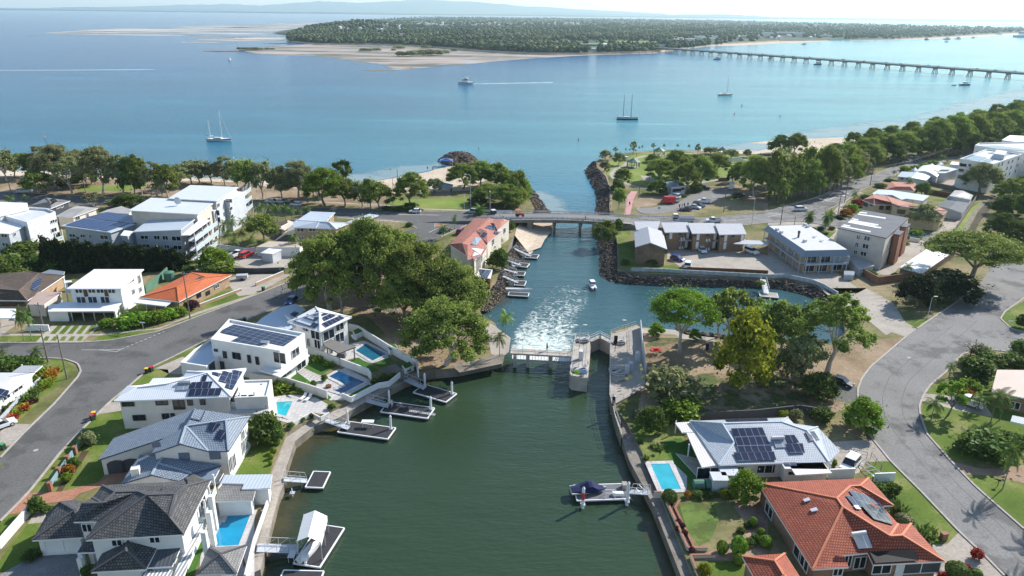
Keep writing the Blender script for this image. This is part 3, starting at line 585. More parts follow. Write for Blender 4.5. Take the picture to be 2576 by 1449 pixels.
sh('lawn', 'F', 2.02, '2345,970 2600,880 2700,1000 2700,1200 2530,1180 2460,1160 2395,1158 2335,1090 2318,1050 2325,1000', LAWN); sh('lawn', 'F', 2.02, '2432,1196 2470,1194 2600,1215 2700,1400 2576,1325 2460,1225', LAWN)
sh('driveway', 'F', 2.028, '2395,1160 2460,1178 2520,1180 2600,1165 2600,1222 2500,1196 2432,1194 2420,1190', GRAVEL); sh('driveway', 'F', 2.03, '2328,990 2380,995 2480,1020 2500,1050 2400,1030 2318,1008', CONC); sh('lawn', 'F', 2.02, '2520,800 2535,780 2580,755 2700,740 2700,845 2545,825', LAWN)
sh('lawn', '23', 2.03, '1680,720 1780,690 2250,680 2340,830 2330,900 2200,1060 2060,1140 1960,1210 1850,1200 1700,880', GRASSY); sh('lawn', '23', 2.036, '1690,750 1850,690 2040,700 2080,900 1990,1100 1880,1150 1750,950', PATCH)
sh('path', '23', 2.04, '2230,740 2400,660 2576,560 2576,1449 2380,1300 2060,1290 1960,1290 1920,1230 2060,1180 2330,1000 2400,960 2300,850', ground('pink paving stone', [(.3, (.17, .12, .09)), (.7, (.50, .34, .25))], .25, 3)); sh('garden_bed', '23', 2.045, '1560,760 1650,690 1680,720 1650,780 1850,1210 1770,1215 1640,950', MULCH)
sh('lawn', '23', 2.04, '1900,1300 2300,1300 2400,1449 1900,1500', LAWN); sh('turf_strip', '23', 2.03, '1480,100 1700,60 2080,440 2100,560 1800,560', TURF)
# seawall promenades
CW = plain('stained seawall', (.24, .21, .17), .95, .4, .5)
PL = V('F', 1.5, '540,1560 620,1449 655,1432 700,1250 716,1214 719,1180 742,1110 757,1098 790,1072 850,1052 900,1022 1000,968 1058,941 1000,940 880,998 757,1062 718,1090 684,1168 660,1235 620,1330 560,1449')
solid('promenade', PL, 1.5, CONC, CW)
PRR = V('F', 1.5, '1570,1035 1560,1090 1583,1158 1631,1248 1645,1275 1700,1416 1713,1449 1740,1560 1800,1560 1735,1412 1668,1249 1635,1165 1605,1110')
solid('promenade', PRR, 1.5, CONCD, CW)
WEAR = alpha_mat('road wear', (.10, .098, .095), .16, .50, .62, (1, 1, 1), .9, 0, (.15, .147, .14), 6, .38); sheet('road_wear', ROAD_A, WEAR, .0015); sheet('road_wear', ROAD_C, WEAR, .0015)
MURK = alpha_mat('murky shallows', (.10, .085, .04), .12, .30, .62, (1, 1, 1), .3, .5, (.06, .06, .03), 4, .6)
band('shallows', '620,1460 700,1250 722,1180 760,1098 850,1056 900,1026 1000,972 1058,945 1150,940', '740,1460 790,1280 800,1200 830,1120 900,1085 960,1040 1040,1000 1080,970 1160,960', MURK, .02, (.35, .05, -.5))
band('shallows', '1558,1090 1582,1158 1630,1248 1698,1416 1740,1560', '1530,1090 1545,1158 1580,1260 1640,1430 1670,1560', MURK, .02, (.3, 0, -.5)); band('shallows', '1205,785 1240,750 1290,690 1325,630', '1250,800 1290,760 1320,700 1350,640', MURK, .02, (.4, .1, -.5))
for t, u, v in (('33', 2140, 885), ('03', 360, 183), ('32', 1420, 700)): p = W(*T(t, u, v), 2.045); struct('manhole', MB().tube(p, p+Vector((0, 0, .006)), .38, n=14), KERBM)
# ---- white water below the weir, wakes, far sand
FO = alpha_mat('weir foam', (.80, .83, .82), .55, .46, .70, (1, 1, 1), .6, .42, (.42, .56, .50), 8, 1., 1.6)
a = resample(V('22', .03, '-20,650 590,700'), 14); b = resample(V('22', .03, '0,560 605,600'), 14); c = resample(V('22', .03, '-10,460 640,470'), 14); d = resample(V('22', .03, '30,380 680,300'), 14); e = resample(V('22', .03, '150,250 800,120'), 14); f = resample(V('22', .03, '330,0 850,-60'), 14)
edged('foam', [(a, .7), (b, .5), (c, .26), (d, .12), (e, -.05), (f, -.26)], FO, 'stuff', .45)
sh('spillway', '22', .05, '0,655 595,690 592,742 0,712', plain('white spill water', (.7, .72, .72), .5, .3, 1.5))
WK = alpha_mat('boat wake', (.62, .72, .74), .25, .35, .6, (.5, 2, 1), .5, .45, None, 3, .55)
band('wake', '1183,210.6 1250,209.2 1390,206', '1183,211.6 1250,211 1390,208.2', WK, .03, (.1, .3, .1))
band('wake', '-60,176.6 160,175.8 350,174.2 390,174.4', '-60,177.8 160,177.0 350,175.8 390,175', WK, .03, (.5, .7, .5))
FLAT = None
def flats():
    m = bpy.data.materials.new('tidal flat'); m.use_nodes = True; n = m.node_tree; b = n.nodes['Principled BSDF']; b.inputs['Roughness'].default_value = .6
    a = noise(n, .012, 6, sx=(.5, 1.6, 1), rough=.65); q = noise(n, .05, 4, sx=(.5, 1.5, 1))
    c = ramp(n, a, [(.32, (.075, .075, .045)), (.45, (.16, .135, .08)), (.53, (.34, .25, .18)), (.66, (.45, .38, .33))])
    w = ramp(n, q, [(.58, (0, 0, 0)), (.68, (1, 1, 1))]); n.links.new(mix(n, w, c, (.30, .42, .52)), b.inputs['Base Color']); return m
FLAT = flats()
sh('sand_flat', 'F', .06, '600,125 640,119 760,112 800,109 950,111 1080,116 1200,126 1330,133 1480,134 1620,131 1700,127 1650,134 1560,137 1480,139 1350,146 1250,154 1130,166 1040,172 990,172 950,160 880,150 780,140 700,138 640,134', FLAT)
sh('sand_flat', 'F', .06, '505,127 560,127 600,126 600,131 560,131 520,130', FLAT); sh('sand_flat', 'F', .06, '900,178 980,174 1040,170 1030,176 950,179', FLAT)
sh('sand_flat', 'F', .06, '1680,113 1830,107 1960,102 2080,101 2090,104 2000,108 1850,115 1700,119', SAND); sh('beach', 'F', .07, '2130,99 2250,98 2400,90 2520,83 2700,79 2700,84 2540,88 2420,95 2300,100 2140,102', SAND)
FL2 = alpha_mat('drying banks', (.56, .50, .43), .006, .43, .55, (.35, 1.6, 1), .7, .12, (.30, .30, .27), 6)
def bank(rows): edged('sand_bank', [(resample(V('F', .05, s), 30), e) for s, e in rows], FL2)
bank([('60,92 300,92 560,96 700,92 745,86', -1.), ('100,84 350,84 560,84 700,82 745,80', .1), ('200,76 400,74 560,70 700,64 790,58', .35), ('350,70 560,63 700,58 790,54 860,50', -.9)])
bank([('440,108 560,112 640,110 700,106', -.9), ('480,102 600,102 680,100 720,100', .3), ('520,96 620,92 700,92 740,90', -.6)])
bank([('640,128 700,134 800,140 860,150 900,160', -.2), ('700,122 800,122 880,130 960,140 1000,160', .5)])
FRI = plain('dark exposed reef', (.06, .05, .045), .9); sh('reef', 'F', .08, '505,129 545,127.5 575,128 640,131 600,131', FRI); sh('reef', 'F', .08, '655,110 720,108 760,109 700,111', FRI); sh('reef', 'F', .08, '535,70 600,67.5 705,66.5 600,70', FRI)
# ---- far land: one bush-covered peninsula, distant shore and ranges
FG = ground('far bushland floor', [(.3, (.06, .08, .035)), (.6, (.10, .12, .06)), (.8, (.20, .18, .11))], .01, .05)
far_c = '725,102 800,109 950,110 1080,115 1200,125 1330,132 1480,133 1660,127 1830,108 1960,101 2100,99 2250,97 2400,90 2520,83 2700,77 2900,72 2600,70 2500,69 2200,61.5 1800,51.5 1400,45 1090,42.8 1000,46 900,53 850,58 800,64 780,72 745,84 722,93'
far_pts = V('F', 3, far_c); solid('far_land', far_pts, 3, FG, SAND, -1)
sheet('far_shore', [Vector(p) for p in ((-26000, 13500, 2), (-3000, 13500, 2), (26000, 17000, 2), (26000, 29500, 2), (-26000, 29500, 2))], FG)
for x0, x1, y, h0 in ((-26000, -900, 13600, 22), (-6000, 21000, 16500, 26), (-14000, 9000, 22000, 70)):
    mb = MB(); n = 120; top = []
    for i in range(n):
        t = i/(n-1); x = x0+(x1-x0)*t; z = h0*(.45+.35*math.sin(t*9+1)+.25*math.sin(t*31)+random.uniform(-.12, .12))*min(1, t*12, (1-t)*12); top.append((x, y, max(4, z)))
    for i in range(n-1):
        p, q = top[i], top[i+1]; mb.poly([(p[0], y-300, 2), (q[0], y-300, 2), (q[0], y, q[2]), (p[0], y, p[2])]); mb.poly([(p[0], y, p[2]), (q[0], y, q[2]), (q[0], y+1400, 2), (p[0], y+1400, 2)])
    struct('far_hills', mb, FG)
def ridge(pts, y, m):
    mb = MB(); P = []
    for i in range(len(pts)-1):
        for k in range(8):
            t = k/8; a = pts[i]; b = pts[i+1]; P.append((a[0]+(b[0]-a[0])*t, a[1]+(b[1]-a[1])*t+random.uniform(-12, 12)))
    for i in range(len(P)-1):
        p, q = P[i], P[i+1]; mb.poly([(p[0], y-2500, 2), (q[0], y-2500, 2), (q[0], y, q[1]), (p[0], y, p[1])]); mb.poly([(p[0], y, p[1]), (q[0], y, q[1]), (q[0], y+2500, 2), (p[0], y+2500, 2)])
    struct('hills', mb, m)
ridge([(-14000, 60), (-11500, 150), (-9500, 210), (-8500, 170), (-6500, 330), (-5200, 290), (-3000, 420), (-1200, 360), (200, 260), (2600, 170), (5200, 60)], 26000, FG)
# ================================================================= BUILDINGS, left bank
def pool(t, s, label, col=(.02, .30, .50), cop=.7, z=2.06):
    P = V(t, z, s); r = thing('swimming_pool', label, 'swimming pool', (sum(p.x for p in P)/len(P), sum(p.y for p in P)/len(P), z-.05))
    def f(n, b):
        v = N(n, 'TexVoronoi', feature='SMOOTH_F1'); v.inputs['Scale'].default_value = 1.4
        c = ramp(n, noise(n, .4, 3), [(.3, tuple(x*.75 for x in col)), (.7, col)]); n.links.new(c, b.inputs['Base Color']); bump(n, b, noise(n, 1.5, 2), .25, .05)
    m = mat('pool water %.2f %.2f' % col[:2], col, .08, .5, 0, f)
    MB().poly(P).build('pool_water', m, r); o = offset_loop(P, -cop); mb = MB(); k = len(P); up = Vector((0, 0, .05))
    for i in range(k): j = (i+1) % k; mb.poly([o[i]+up, o[j]+up, P[j]+up, P[i]+up]); mb.poly([P[i], P[j], P[j]+up, P[i]+up])
    mb.build('coping', PAVE, r); return r
def wall(label, t, s, h, m=WHITE, z=2.0, w=.22, name='garden_wall', cat='wall', cap=None, zb=None, group=None):
    P = V(t, z, s); r = thing(name, label, cat, P[0], 0, group); mb = MB()
    for i in range(len(P)-1): a, b = P[i], P[i+1]; d = Vector((0, 0, h/2)); mb.beam(a+d, b+d, w+i*.003, h)
    mb.build('wall_panel', m, r)
    if cap:
        mb = MB()
        for i in range(len(P)-1): d = Vector((0, 0, h+.04+i*.004)); mb.beam(P[i]+d, P[i+1]+d, w+.1, .08)
        mb.build('wall_cap', cap, r)
    return r
def heater(H, t, a, b, c, d, tank=1):            # two panel corners left-right top, then bottom
    H.panel(t, f'{a[0]},{a[1]} {b[0]},{b[1]} {c[0]},{c[1]} {d[0]},{d[1]}', HEATER, name='solar_heater')
    cx, cy = T(t, (a[0]+b[0])/2, (a[1]+b[1])/2); P, n, _ = H.pl[0]
    for P2, n2, pp in H.pl:
        if inpoly(cx, cy, pp): P, n = P2, n2
    p, q = [onplane(*T(t, *k), P+Vector((0, 0, .45)), n) for k in (a, b)]
    MB().tube(p, q, .28, n=10).build('heater_tank', STEEL, H.root, smooth=False)
def base(t, u, v): return W(*T(t, u, v), 2.0)
def balconies(H, A, B, zs, depth=1.6, nrm=None, n=3, m=None, rail=CLEAR):
    """A,B world points along the facade foot; slabs, rails, posts"""
    d = (B-A); d.z = 0; L = d.length; d.normalize(); nn = Vector((d.y, -d.x, 0)); up = Vector((0, 0, 1))
    for z in zs:
        a = Vector((A.x, A.y, z)); b = a+d*L; MB().beam((a+b)/2-d*L/2+nn*depth/2, (a+b)/2+d*L/2+nn*depth/2, depth, .25).build('balcony_slab', m or LGREY, H.root)
        mb = MB(); mb.beam(a+nn*depth+up*.6, b+nn*depth+up*.6, .04, .85); rl = mb.build('balustrade', rail, H.root)
        mb = MB(); mb.beam(a+nn*depth+up*1.08, b+nn*depth+up*1.08, .07, .07); mb.build('handrail', ALU, rl)
        for i in range(n*2): q = a+d*L*(i+.5)/(n*2)+nn*.04+up*1.2; MB().beam(q-d*L/(n*5), q+d*L/(n*5), .04, 2.0).build('sliding_door', GLASS, H.root)
    for i in range(n+1):
        q = Vector((A.x, A.y, 2))+d*L*i/n+nn*(depth-.1); MB().box((q.x, q.y, (2+max(zs)+2.9)/2), (.22, .22, max(zs)+.9), math.atan2(d.y, d.x)).build('post', m or LGREY, H.root)
# ---- charcoal tiled mansion, bottom left
H = House('tiled_house', 'large two-storey white house with charcoal tiled hip roofs beside the bright blue pool', 'house', base('03', 1300, 1150))
H.shell(V('03', 7.8, '860,1088 1855,1030 2125,480 1030,535 1480,635@10.4 1765,625@10.4 1880,545@9.9 1705,850@10.3 1165,605@9.8 1395,598@9.9 740,905 975,900 820,720@9.0 1035,715@9.6 930,660'),
        [(0, 1, 7, 5, 4), (1, 2, 6, 7), (2, 3, 8, 9, 4, 5, 6), (3, 14, 13, 8), (5, 7, 6), (13, 12, 10, 11, 9, 8), (0, 4, 9, 11), (14, 12, 13)], DTILE, WHITE, 2.0, .5, ridge=RIDGE_D, fascia=ALU)
H.win('03', '2075,830,2.2,2.4 2030,690,2,2 880,960,1.2,1.2 1180,1110,1.2,.9 1560,1080,1.2,.9')
H.shell(V('03', 4.9, '320,1090 830,1060 900,700 770,690 465,840 755,785@6.8 610,705@6.2'), [(0, 1, 5), (0, 5, 6, 4), (1, 2, 3, 6, 5), (4, 6, 3)], DTILE, WHITE, 2.0, .5, ridge=RIDGE_D)
H.win('03', '640,1135,4.4,2.1', frame=ALU, glass=WHITE, name='garage_door')
H.shell(V('03', 4.9, '775,1215 972,1208 1015,1050@5.6 880,1040@5.6'), 4, DTILE, WHITE, 2, .4, wall=False)
H.posts(V('03', 2, '845,1350 950,1310 845,1440'), 2, 4.7, .28, WHITE, 'column')
H.shell(V('03', 4.9, '915,1410 1470,1380 1590,1150@5.6 1290,1095@6.9 1270,1188@7.0 1060,1165@5.4'), [(0, 1, 4), (1, 2, 3, 4), (0, 4, 3, 5)], DTILE, WHITE, 2.0, .4, ridge=RIDGE_D)
H.shell(V('03', 4.7, '1482,1365 1732,1350 1828,1142@5.5 1592,1152@5.5'), 4, DMETAL, WHITE, 2.0, .3)
H.shell(V('03', 4.6, '1735,1470 1845,1470 2045,905 1975,905'), 4, BATTEN, WHITE, 2, .2, wall=False, rname='pergola_roof')
H.shell(V('03', 4.2, '1410,1480 1720,1480 1740,1385 1425,1400'), 4, BATTEN, WHITE, 2, .2, wall=False, rname='awning')
H.posts(V('03', 7.4, '2120,640 2050,1000 2100,800'), 2, 7.4, .3, WHITE, 'column')
balconies(H, V('03', 2, '2040,1060 2130,790')[0], V('03', 2, '2040,1060 2130,790')[1], [5.0], 1.0, n=2, m=WHITE)
for t, u, v in (('03', 1878, 500), ('03', 1638, 610)):
    p = W(*T(t, u, v), 9.2); mb = MB(); mb.tube(p-Vector((0, 0, .6)), p+Vector((0, 0, .2)), .14); mb.ball(p+Vector((0, 0, .35)), .28, 8, 5); mb.build('roof_ventilator', DGREY, H.root)
p = W(*T('03', 1650, 530), 9.8); mb = MB(); mb.tube(p-Vector((0, 0, 1)), p+Vector((0, 0, .8)), .03)
for i in range(4): mb.beam(p+Vector((-.8, -.5+i*.3, .7)), p+Vector((.8, -.3+i*.3, .7)), .03, .03)
mb.build('antenna', STEEL, H.root)
def simple(name, label, cat, t, zs, s, rm, wm, over=.4, faces=None, gz=2.0, **k):
    vs = V(t, zs, s); c = sum(vs, Vector())/len(vs); h = House(name, label, cat, (c.x, c.y, gz)); h.shell(vs, faces or len(vs), rm, wm, gz, over, **k); return h
H = simple('pool_cabana', 'grey tiled hip-roofed cabana beside the near end of the bright blue pool', 'cabana', '03', 4.7, '1975,1435 2380,1430 2485,1138 2100,1160 2215,1228@6.0', GREYT, TIMBER, .3, [(0, 1, 4), (1, 2, 4), (2, 3, 4), (3, 0, 4)], ridge=RIDGE_D, wall=False)
H.posts(offset_loop(V('03', 4.7, '1975,1435 2380,1430 2485,1138 2100,1160'), .5), 2, 4.6, .09, TIMBER)
H = simple('pool_house', 'low pool house with flat pale blue and grey tiled roofs by the seawall', 'pool house', '03', 4.8, '2150,700 2545,685 2576,570 2440,580 2460,515 2235,515', GREYT, WHITE, .4)
H.shell(V('03', 5.0, '2195,560 2236,515 2455,520 2430,575 2600,570 2720,560 2740,425 2260,430'), 8, PALE, WHITE, 2, .4); H.posts(V('03', 2, '2365,780 2530,770'), 2, 4.6, .09, TIMBER)
pool('03', '2300,825 2525,820 2400,1140 2125,1155 2230,910 2262,910', 'long bright blue pool between the charcoal-roofed house and the seawall', (.015, .30, .52))
wall('white street wall with square pillars in front of the charcoal-roofed house', '03', '0,1180 120,1040 215,930 330,800', 1.3, WHITE, cap=WHITE)
wall('white boundary wall with blue-white face along the left promenade', 'F', '618,1460 640,1370 674,1272', .9, WHITE)
# ---- blue-grey tiled house
H = House('tiled_house', 'cream house with blue-grey tiled gables and arched double garage', 'house', base('03', 1700, 400))
H.shell([*V('03', 4.9, '985,280 1145,60'), *V('02', 8.3, '1965,1215'), *V('03', 8.1, '1850,-5'), *V('02', 5.4, '2160,1290'), *V('03', 5.6, '1900,90')], [(0, 3, 2, 1), (3, 5, 4, 2)], BTILE, OFFW, 2, .3, ridge=RIDGE_B, fascia=plain('slate blue trim', (.09, .11, .17)))
for u in (1165, 1315):
    b = H.nearest('03', u, 315)
    if b:
        _, p, d, n = b; mb = MB(); q = [Vector((p.x, p.y, 2.05))+d*s+Vector((0, 0, h))+n*.06 for s, h in ((-1.25, 0), (1.25, 0), (1.25, 1.8), (.8, 2.15), (0, 2.3), (-.8, 2.15), (-1.25, 1.8))]; mb.poly(q); mb.build('garage_door', DGREY, H.root)
H.shell(V('03', 7.4, '1525,215 1815,118@8.8 2095,192@7.5 2300,188 2515,-155 2275,-119@9.4 1870,-59@8.9 1935,10@8.5 1600,92 1965,-232@9.6 2250,-160@7.6'), [(0, 1, 6, 8), (1, 2, 7, 6), (7, 2, 3, 5, 6), (3, 4, 5), (5, 4, 10, 9, 6)], BTILE, OFFW, 2, .35, ridge=RIDGE_B, fascia=plain('slate blue trim', (.09, .11, .17)))
H.win('03', '1855,245,1.6,1.3 2165,235,1.6,1.3', frame=None, glass=plain('steel blue shutter', (.13, .16, .22))); H.win('03', '1575,125,1.2,.9', frame=None, glass=plain('steel blue shutter', (.13, .16, .22)))
H.win('03', '2310,330,1.1,2.3 2350,290,1.1,2.3 2445,150,1,2.2 2475,110,1,2.2 2440,30,1,1.6'); H.panel('02', '1960,1220 2070,1240 2020,1345 1915,1325;2120,1355 2230,1370 2160,1449 2090,1430'); H.panel('03', '2210,-25 2300,0 2255,85 2165,65')
H.shell(V('03', 4.8, '1215,520 1525,430@6.0 1590,318@6.2 1640,250@6.4 1410,228@5.0 1800,492 1930,415@4.9 2225,335@5.1'), [(0, 1, 2, 3, 4), (1, 5, 6, 2), (2, 6, 7, 3)], BTILE, OFFW, 2, .3, ridge=RIDGE_B, fascia=plain('slate blue trim', (.09, .11, .17)))
H.shell(V('03', 4.6, '1932,418 2140,502 2228,338@4.9 '), 3, BMETAL, OFFW, 2, .3, wall=False)
p = W(*T('03', 1372, 430), 5.2); H.part('chimney', MB().box((p.x, p.y, 5.5), (1.1, 1.1, 1.9), .3), OFFW); H.shell(V('03', 4.4, '2150,505 2200,500 2250,410 2210,412'), 4, DMETAL, OFFW, 2, 0, wall=False, rname='pergola_roof')
# ---- cream house with white hip roof
H = House('hip_roof_house', 'cream two-storey house under a white metal hip roof covered in solar panels', 'house', base('02', 1700, 1250))
H.shell(V('02', 7.6, '1150,1138 2330,1093 2478,812 1880,838 1840,900 1540,908 1490,970 1278,985 2090,852@9.4 1690,962@8.8 1385,1000@8.5'), [(0, 1, 8, 9, 10), (1, 2, 8), (2, 3, 8), (8, 3, 4, 9), (9, 4, 5, 6, 10), (10, 6, 7, 0)], ribs('blue white metal roof', (.66, .69, .74), .45, .35, .05, .9), OFFW, 2, .55, ridge=ALU, fascia=ALU)
H.win('02', '1288,1158,1.9,1.1 1628,1145,1.9,1.1 1800,1160,1.8,2.2 1912,1140,.8,1.4 2040,1137,.8,1.3 1403,1303,2,1.0 1668,1288,1.1,1.0 1740,1278,.6,.7', frame=DGREY)
H.panel('02', '1915,955 2145,945 2120,1012 1900,1020;1912,1020 2240,1012 2215,1082 1885,1090;2045,880 2090,880 2070,945 2028,945;2140,850 2225,868 2205,895 2135,872;2245,840 2335,862 2275,962 2198,940;2345,830 2440,848 2340,1028 2262,1005')
heater(H, '02', (1800, 945), (1920, 945), (1895, 1030), (1775, 1035))
H.para(V('F', 7.0, '590,1004 673,1001 684,958 612,960'), .3, WHITE, OFFW, 2)
H.shell(V('F', 5.0, '577,1042 668,1040 700,1000 590,1003'), 4, PAVE, OFFW, 2, .3, fascia=WHITE, rname='terrace'); balconies(H, V('F', 2, '577,1062')[0], V('F', 2, '650,1060')[0], [5.0], .4, n=2, m=OFFW)
H.posts(V('F', 2, '640,1062 665,1030'), 2, 7, .2, OFFW, 'column')
pool('12', '205,1150 368,1142 300,1290 150,1250', 'small turquoise pool on the terrace of the cream hip-roofed house', (.03, .42, .50)); sheet('terrace', V('12', 2.03, '150,1100 360,1070 600,1100 720,1170 740,1280 560,1250 330,1360 60,1280 20,1200'), PAVE)
wall('white rendered wall between the cream house and the modern white box house', '12', '-60,940 320,985 560,1060 720,1115', 1.7, OFFW)
wall('low white planter wall above the promenade beside the turquoise pool', '12', '320,1420 560,1290 650,1340 740,1290', .8, OFFW)
# ---- modern white box house
H = House('modern_house', 'boxy white modern house with parapets and dark flat roof of solar panels', 'house', base('12', 100, 850))
H.para(V('F', 8.5, '531,858 704,887 767,843 577,807'), .45, WHITE, WHITE, 2); H.panel('02', '2195,440 2350,368 3010,495 2860,580;2295,555 2400,503 2700,545 2600,605')
H.win('02', '2175,625,.8,.5 2265,670,.8,1.4 2382,682,1.8,1.3 2510,712,.7,1.6', frame=DGREY); H.win('12', '15,730,.7,1.6', frame=DGREY); H.win('12', '395,650,2.4,1.8 240,700,2.6,2.2 450,760,3,2.3 300,830,3.2,2.2')
H.shell(V('F', 5.2, '652,930 704,948 779,893 750,880'), 4, WHITE, WHITE, 5.0, 0, wall=False, rname='balcony_slab'); H.posts(V('F', 2, '704,948 740,935 772,915'), 2, 5.2, .3, WHITE, 'column'); heater(H, '12', (50, 545), (130, 545), (80, 610), (-10, 600))
H.para(V('02', 5.1, '1820,770 2080,812 2210,705 2130,535 1960,640'), .5, ribs('sky blue garage roof', (.5, .58, .68), .45, .4, .04, .9), WHITE, 2); H.win('02', '2130,800,1.8,1.9 2240,785,1,2', frame=DGREY)
sheet('lawn', V('12', 2.035, '310,930 420,850 760,1100 730,1130 560,1040 300,960'), TURF); sheet('lawn', V('12', 2.035, '470,800 540,700 800,790 640,880'), TURF); sheet('terrace', V('12', 2.03, '240,900 480,780 700,900 900,800 1150,930 1170,970 880,1130 740,1130 520,940 330,960'), PAVE)
for k in range(7): line(V('12', 2.05, f'{425+k*30},{850+k*12} {505+k*26},{810+k*12}'), .25, m=CONC, name='path')
sheet('lawn', V('12', 2.04, '880,1105 1130,970 1210,1000 960,1130'), TURF)
pool('12', '735,890 830,838 1095,945 870,1062 785,1035 905,985 850,945', 'dark blue infinity pool behind the boxy modern house', (.012, .08, .20))
wall('long white wall between the two modern pool gardens', '12', '510,650 760,745 1130,885 1160,930', 1.6, WHITE)
wall('white terraced retaining wall around the lawn above the seawall', '12', '870,1110 960,1150 1130,1060 1230,1010 1340,990 1450,900', 1.1, WHITE)
# ---- white hip-roofed house with pergola
H = House('hip_roof_house', 'tall white house with pyramid roof of solar panels beside a slatted pergola', 'house', base('12', 600, 560))
H.shell(V('12', 8.1, '318,342 645,440 965,293 600,190 640,242@9.9'), [(0, 1, 4), (1, 2, 4), (2, 3, 4), (3, 0, 4)], WMETAL, WHITE, 2, .7, ridge=ALU)
H.panel('12', '410,300 640,368 598,415 378,345;520,268 640,305 600,345 478,305;610,235 640,240 610,285 575,275;660,362 835,285 895,305 705,400;665,300 750,262 800,285 690,335;655,270 705,248 725,265 670,285')
H.win('12', '385,380,.6,.9 500,410,1.6,1 600,470,2.4,2 730,470,3,2 840,390,2.2,1.6 530,545,.8,1.8 620,560,1.6,2'); balconies(H, V('12', 2, '555,640')[0], V('12', 2, '650,665')[0], [5.0], .5, n=1, m=WHITE)
H.shell(V('12', 6.0, '285,268 380,330 465,240 360,228'), 4, PALE, WHITE, 2, .3); H.panel('12', '340,270 385,238 435,255 390,293')
H.shell(V('12', 5.0, '-50,400 280,425 385,440 330,300 500,215 400,158 240,192 60,300'), 8, ribs('sky blue garage roof', (.5, .58, .68), .45, .4, .04, .9), WHITE, 2, .3)
H.win('12', '840,500,2.4,2.2')
H = House('pergola', 'dark-posted pergola with weathered slat roof beside the pool', 'pergola', base('12', 820, 700)); vs = V('12', 4.9, '700,590 838,655 1005,592 750,515 670,548')
H.shell(vs, 5, ribs('weathered slat roof', (.25, .235, .22), .8, .3, .2, .6), DGREY, 2, 0, wall=False, fascia=DGREY); H.posts(offset_loop(vs[:4], .25), 2, 4.8, .1, DGREY)
pool('12', '1003,630 1105,560 1310,665 1172,732', 'teal rectangular pool beside the dark-posted pergola', (.02, .14, .22))
sheet('terrace', V('12', 2.03, '640,640 720,620 1080,530 1330,650 1330,720 1160,760 1000,700 860,740'), PAVE); sheet('lawn', V('12', 2.04, '920,745 1030,698 1230,820 1160,855'), TURF); sheet('lawn', V('12', 2.045, '1160,760 1340,700 1380,730 1240,800'), TURF); sheet('terrace', V('12', 2.035, '1240,820 1400,760 1560,880 1450,930 1300,860'), CONCD)
wall('white panel fence along the park side of the pergola garden', '12', '935,430 1030,450 1330,640 1620,800 1635,900', 1.7, WHITE); 
for s, l in (('975,480 1060,440 1090,480 1000,520', 'upper'), ('1320,640 1400,610 1430,650 1350,680', 'middle'), ('1470,830 1550,790 1590,830 1500,870', 'lowest')):
    P = V('12', 2, s); r = thing('planter_box', f'white planter box with clipped green top against the panel fence, {l} of three', 'planter', P[0], 0, 'white planters stepping down the fence'); MB().prism(P, 2, 3.1).build('box', WHITE, r); MB().prism(offset_loop(P, .15), 3.0, 3.25).build('greenery', TURF, r)
sheet('garden_bed', V('12', 2.05, '1165,960 1250,890 1390,850 1450,890 1250,990'), MULCH)
# ---- far-left corner house
H = House('corner_house', 'white corner house with low metal roof behind bright bromeliad beds', 'house', base('02', 60, 1050))
H.shell(V('02', 4.9, '-300,1330 0,1115 270,930 348,852 -300,850 -300,1060@6.2 110,905@6.0'), [(0, 1, 2, 6, 5), (2, 3, 4, 5, 6)], ribs('weathered white roof', (.6, .61, .63), .6, .5, .15, .9), WHITE, 2, .5)
H.win('02', '175,1005,2.2,1.1 60,1090,1.6,1.1'); H.panel('02', '0,1010 95,1035 60,1110 -40,1085'); H.shell(V('02', 4.7, '120,845 350,845 428,780 220,780'), 4, ribs('zinc roof', (.42, .43, .45), .5, .4, .1, .8), WHITE, 2, .4, wall=False); H.posts(V('02', 2, '330,950 250,900'), 2, 4.7)
wall('low grey block wall along the bromeliad bed on the corner', '02', '430,920 200,1140 0,1360', .9, GREYW)
# ---- orange tile house
H = House('orange_tile_house', 'low brick house with vivid orange tiled roof and white verandah awning', 'house', base('02', 1700, 150))
H.shell(V('F', 4.9, '351,748 450,759 583,691 481,685 446,722@6.6 520,698@6.5'), [(0, 1, 4), (1, 2, 5, 4), (2, 3, 5), (3, 0, 4, 5)], OTILE, TANBRICK, 2, .5, ridge=plain('orange ridge', (.6, .2, .08))); H.panel('01', '1870,1425 2010,1340 2066,1352 1925,1440')
H.shell(V('02', 4.4, '1340,145 1665,182 1728,140@4.6 1400,103@4.6'), 4, WMETAL, WHITE, 2, 0, wall=False, rname='awning'); H.posts(V('02', 2, '1385,210 1480,225 1570,232 1650,200'), 2, 4.4); H.win('01', '2180,1430,1.6,1'); H.win('02', '2000,75,1.6,1.1 2090,50,1.6,1.1', frame=None)
for s in ('1600,1449 1690,1300',): wall('green corrugated fence behind the orange-roofed house', '01', '1470,1500 1600,1400 1690,1310', 2.0, plain('green sheet fence', (.10, .22, .15)), name='sheet_fence', cat='fence')
mb = MB(); p = base('01', 1710, 1370); mb.tube(p, p+Vector((0, 0, 2.2)), 1.3, n=16); mb.tube(p+Vector((0, 0, 2.2)), p+Vector((0, 0, 2.5)), 1.3, .3, 16); solo('water_tank', mb, plain('green tank', (.09, .2, .14)), 'round green water tank beside the green fence', 'water tank')
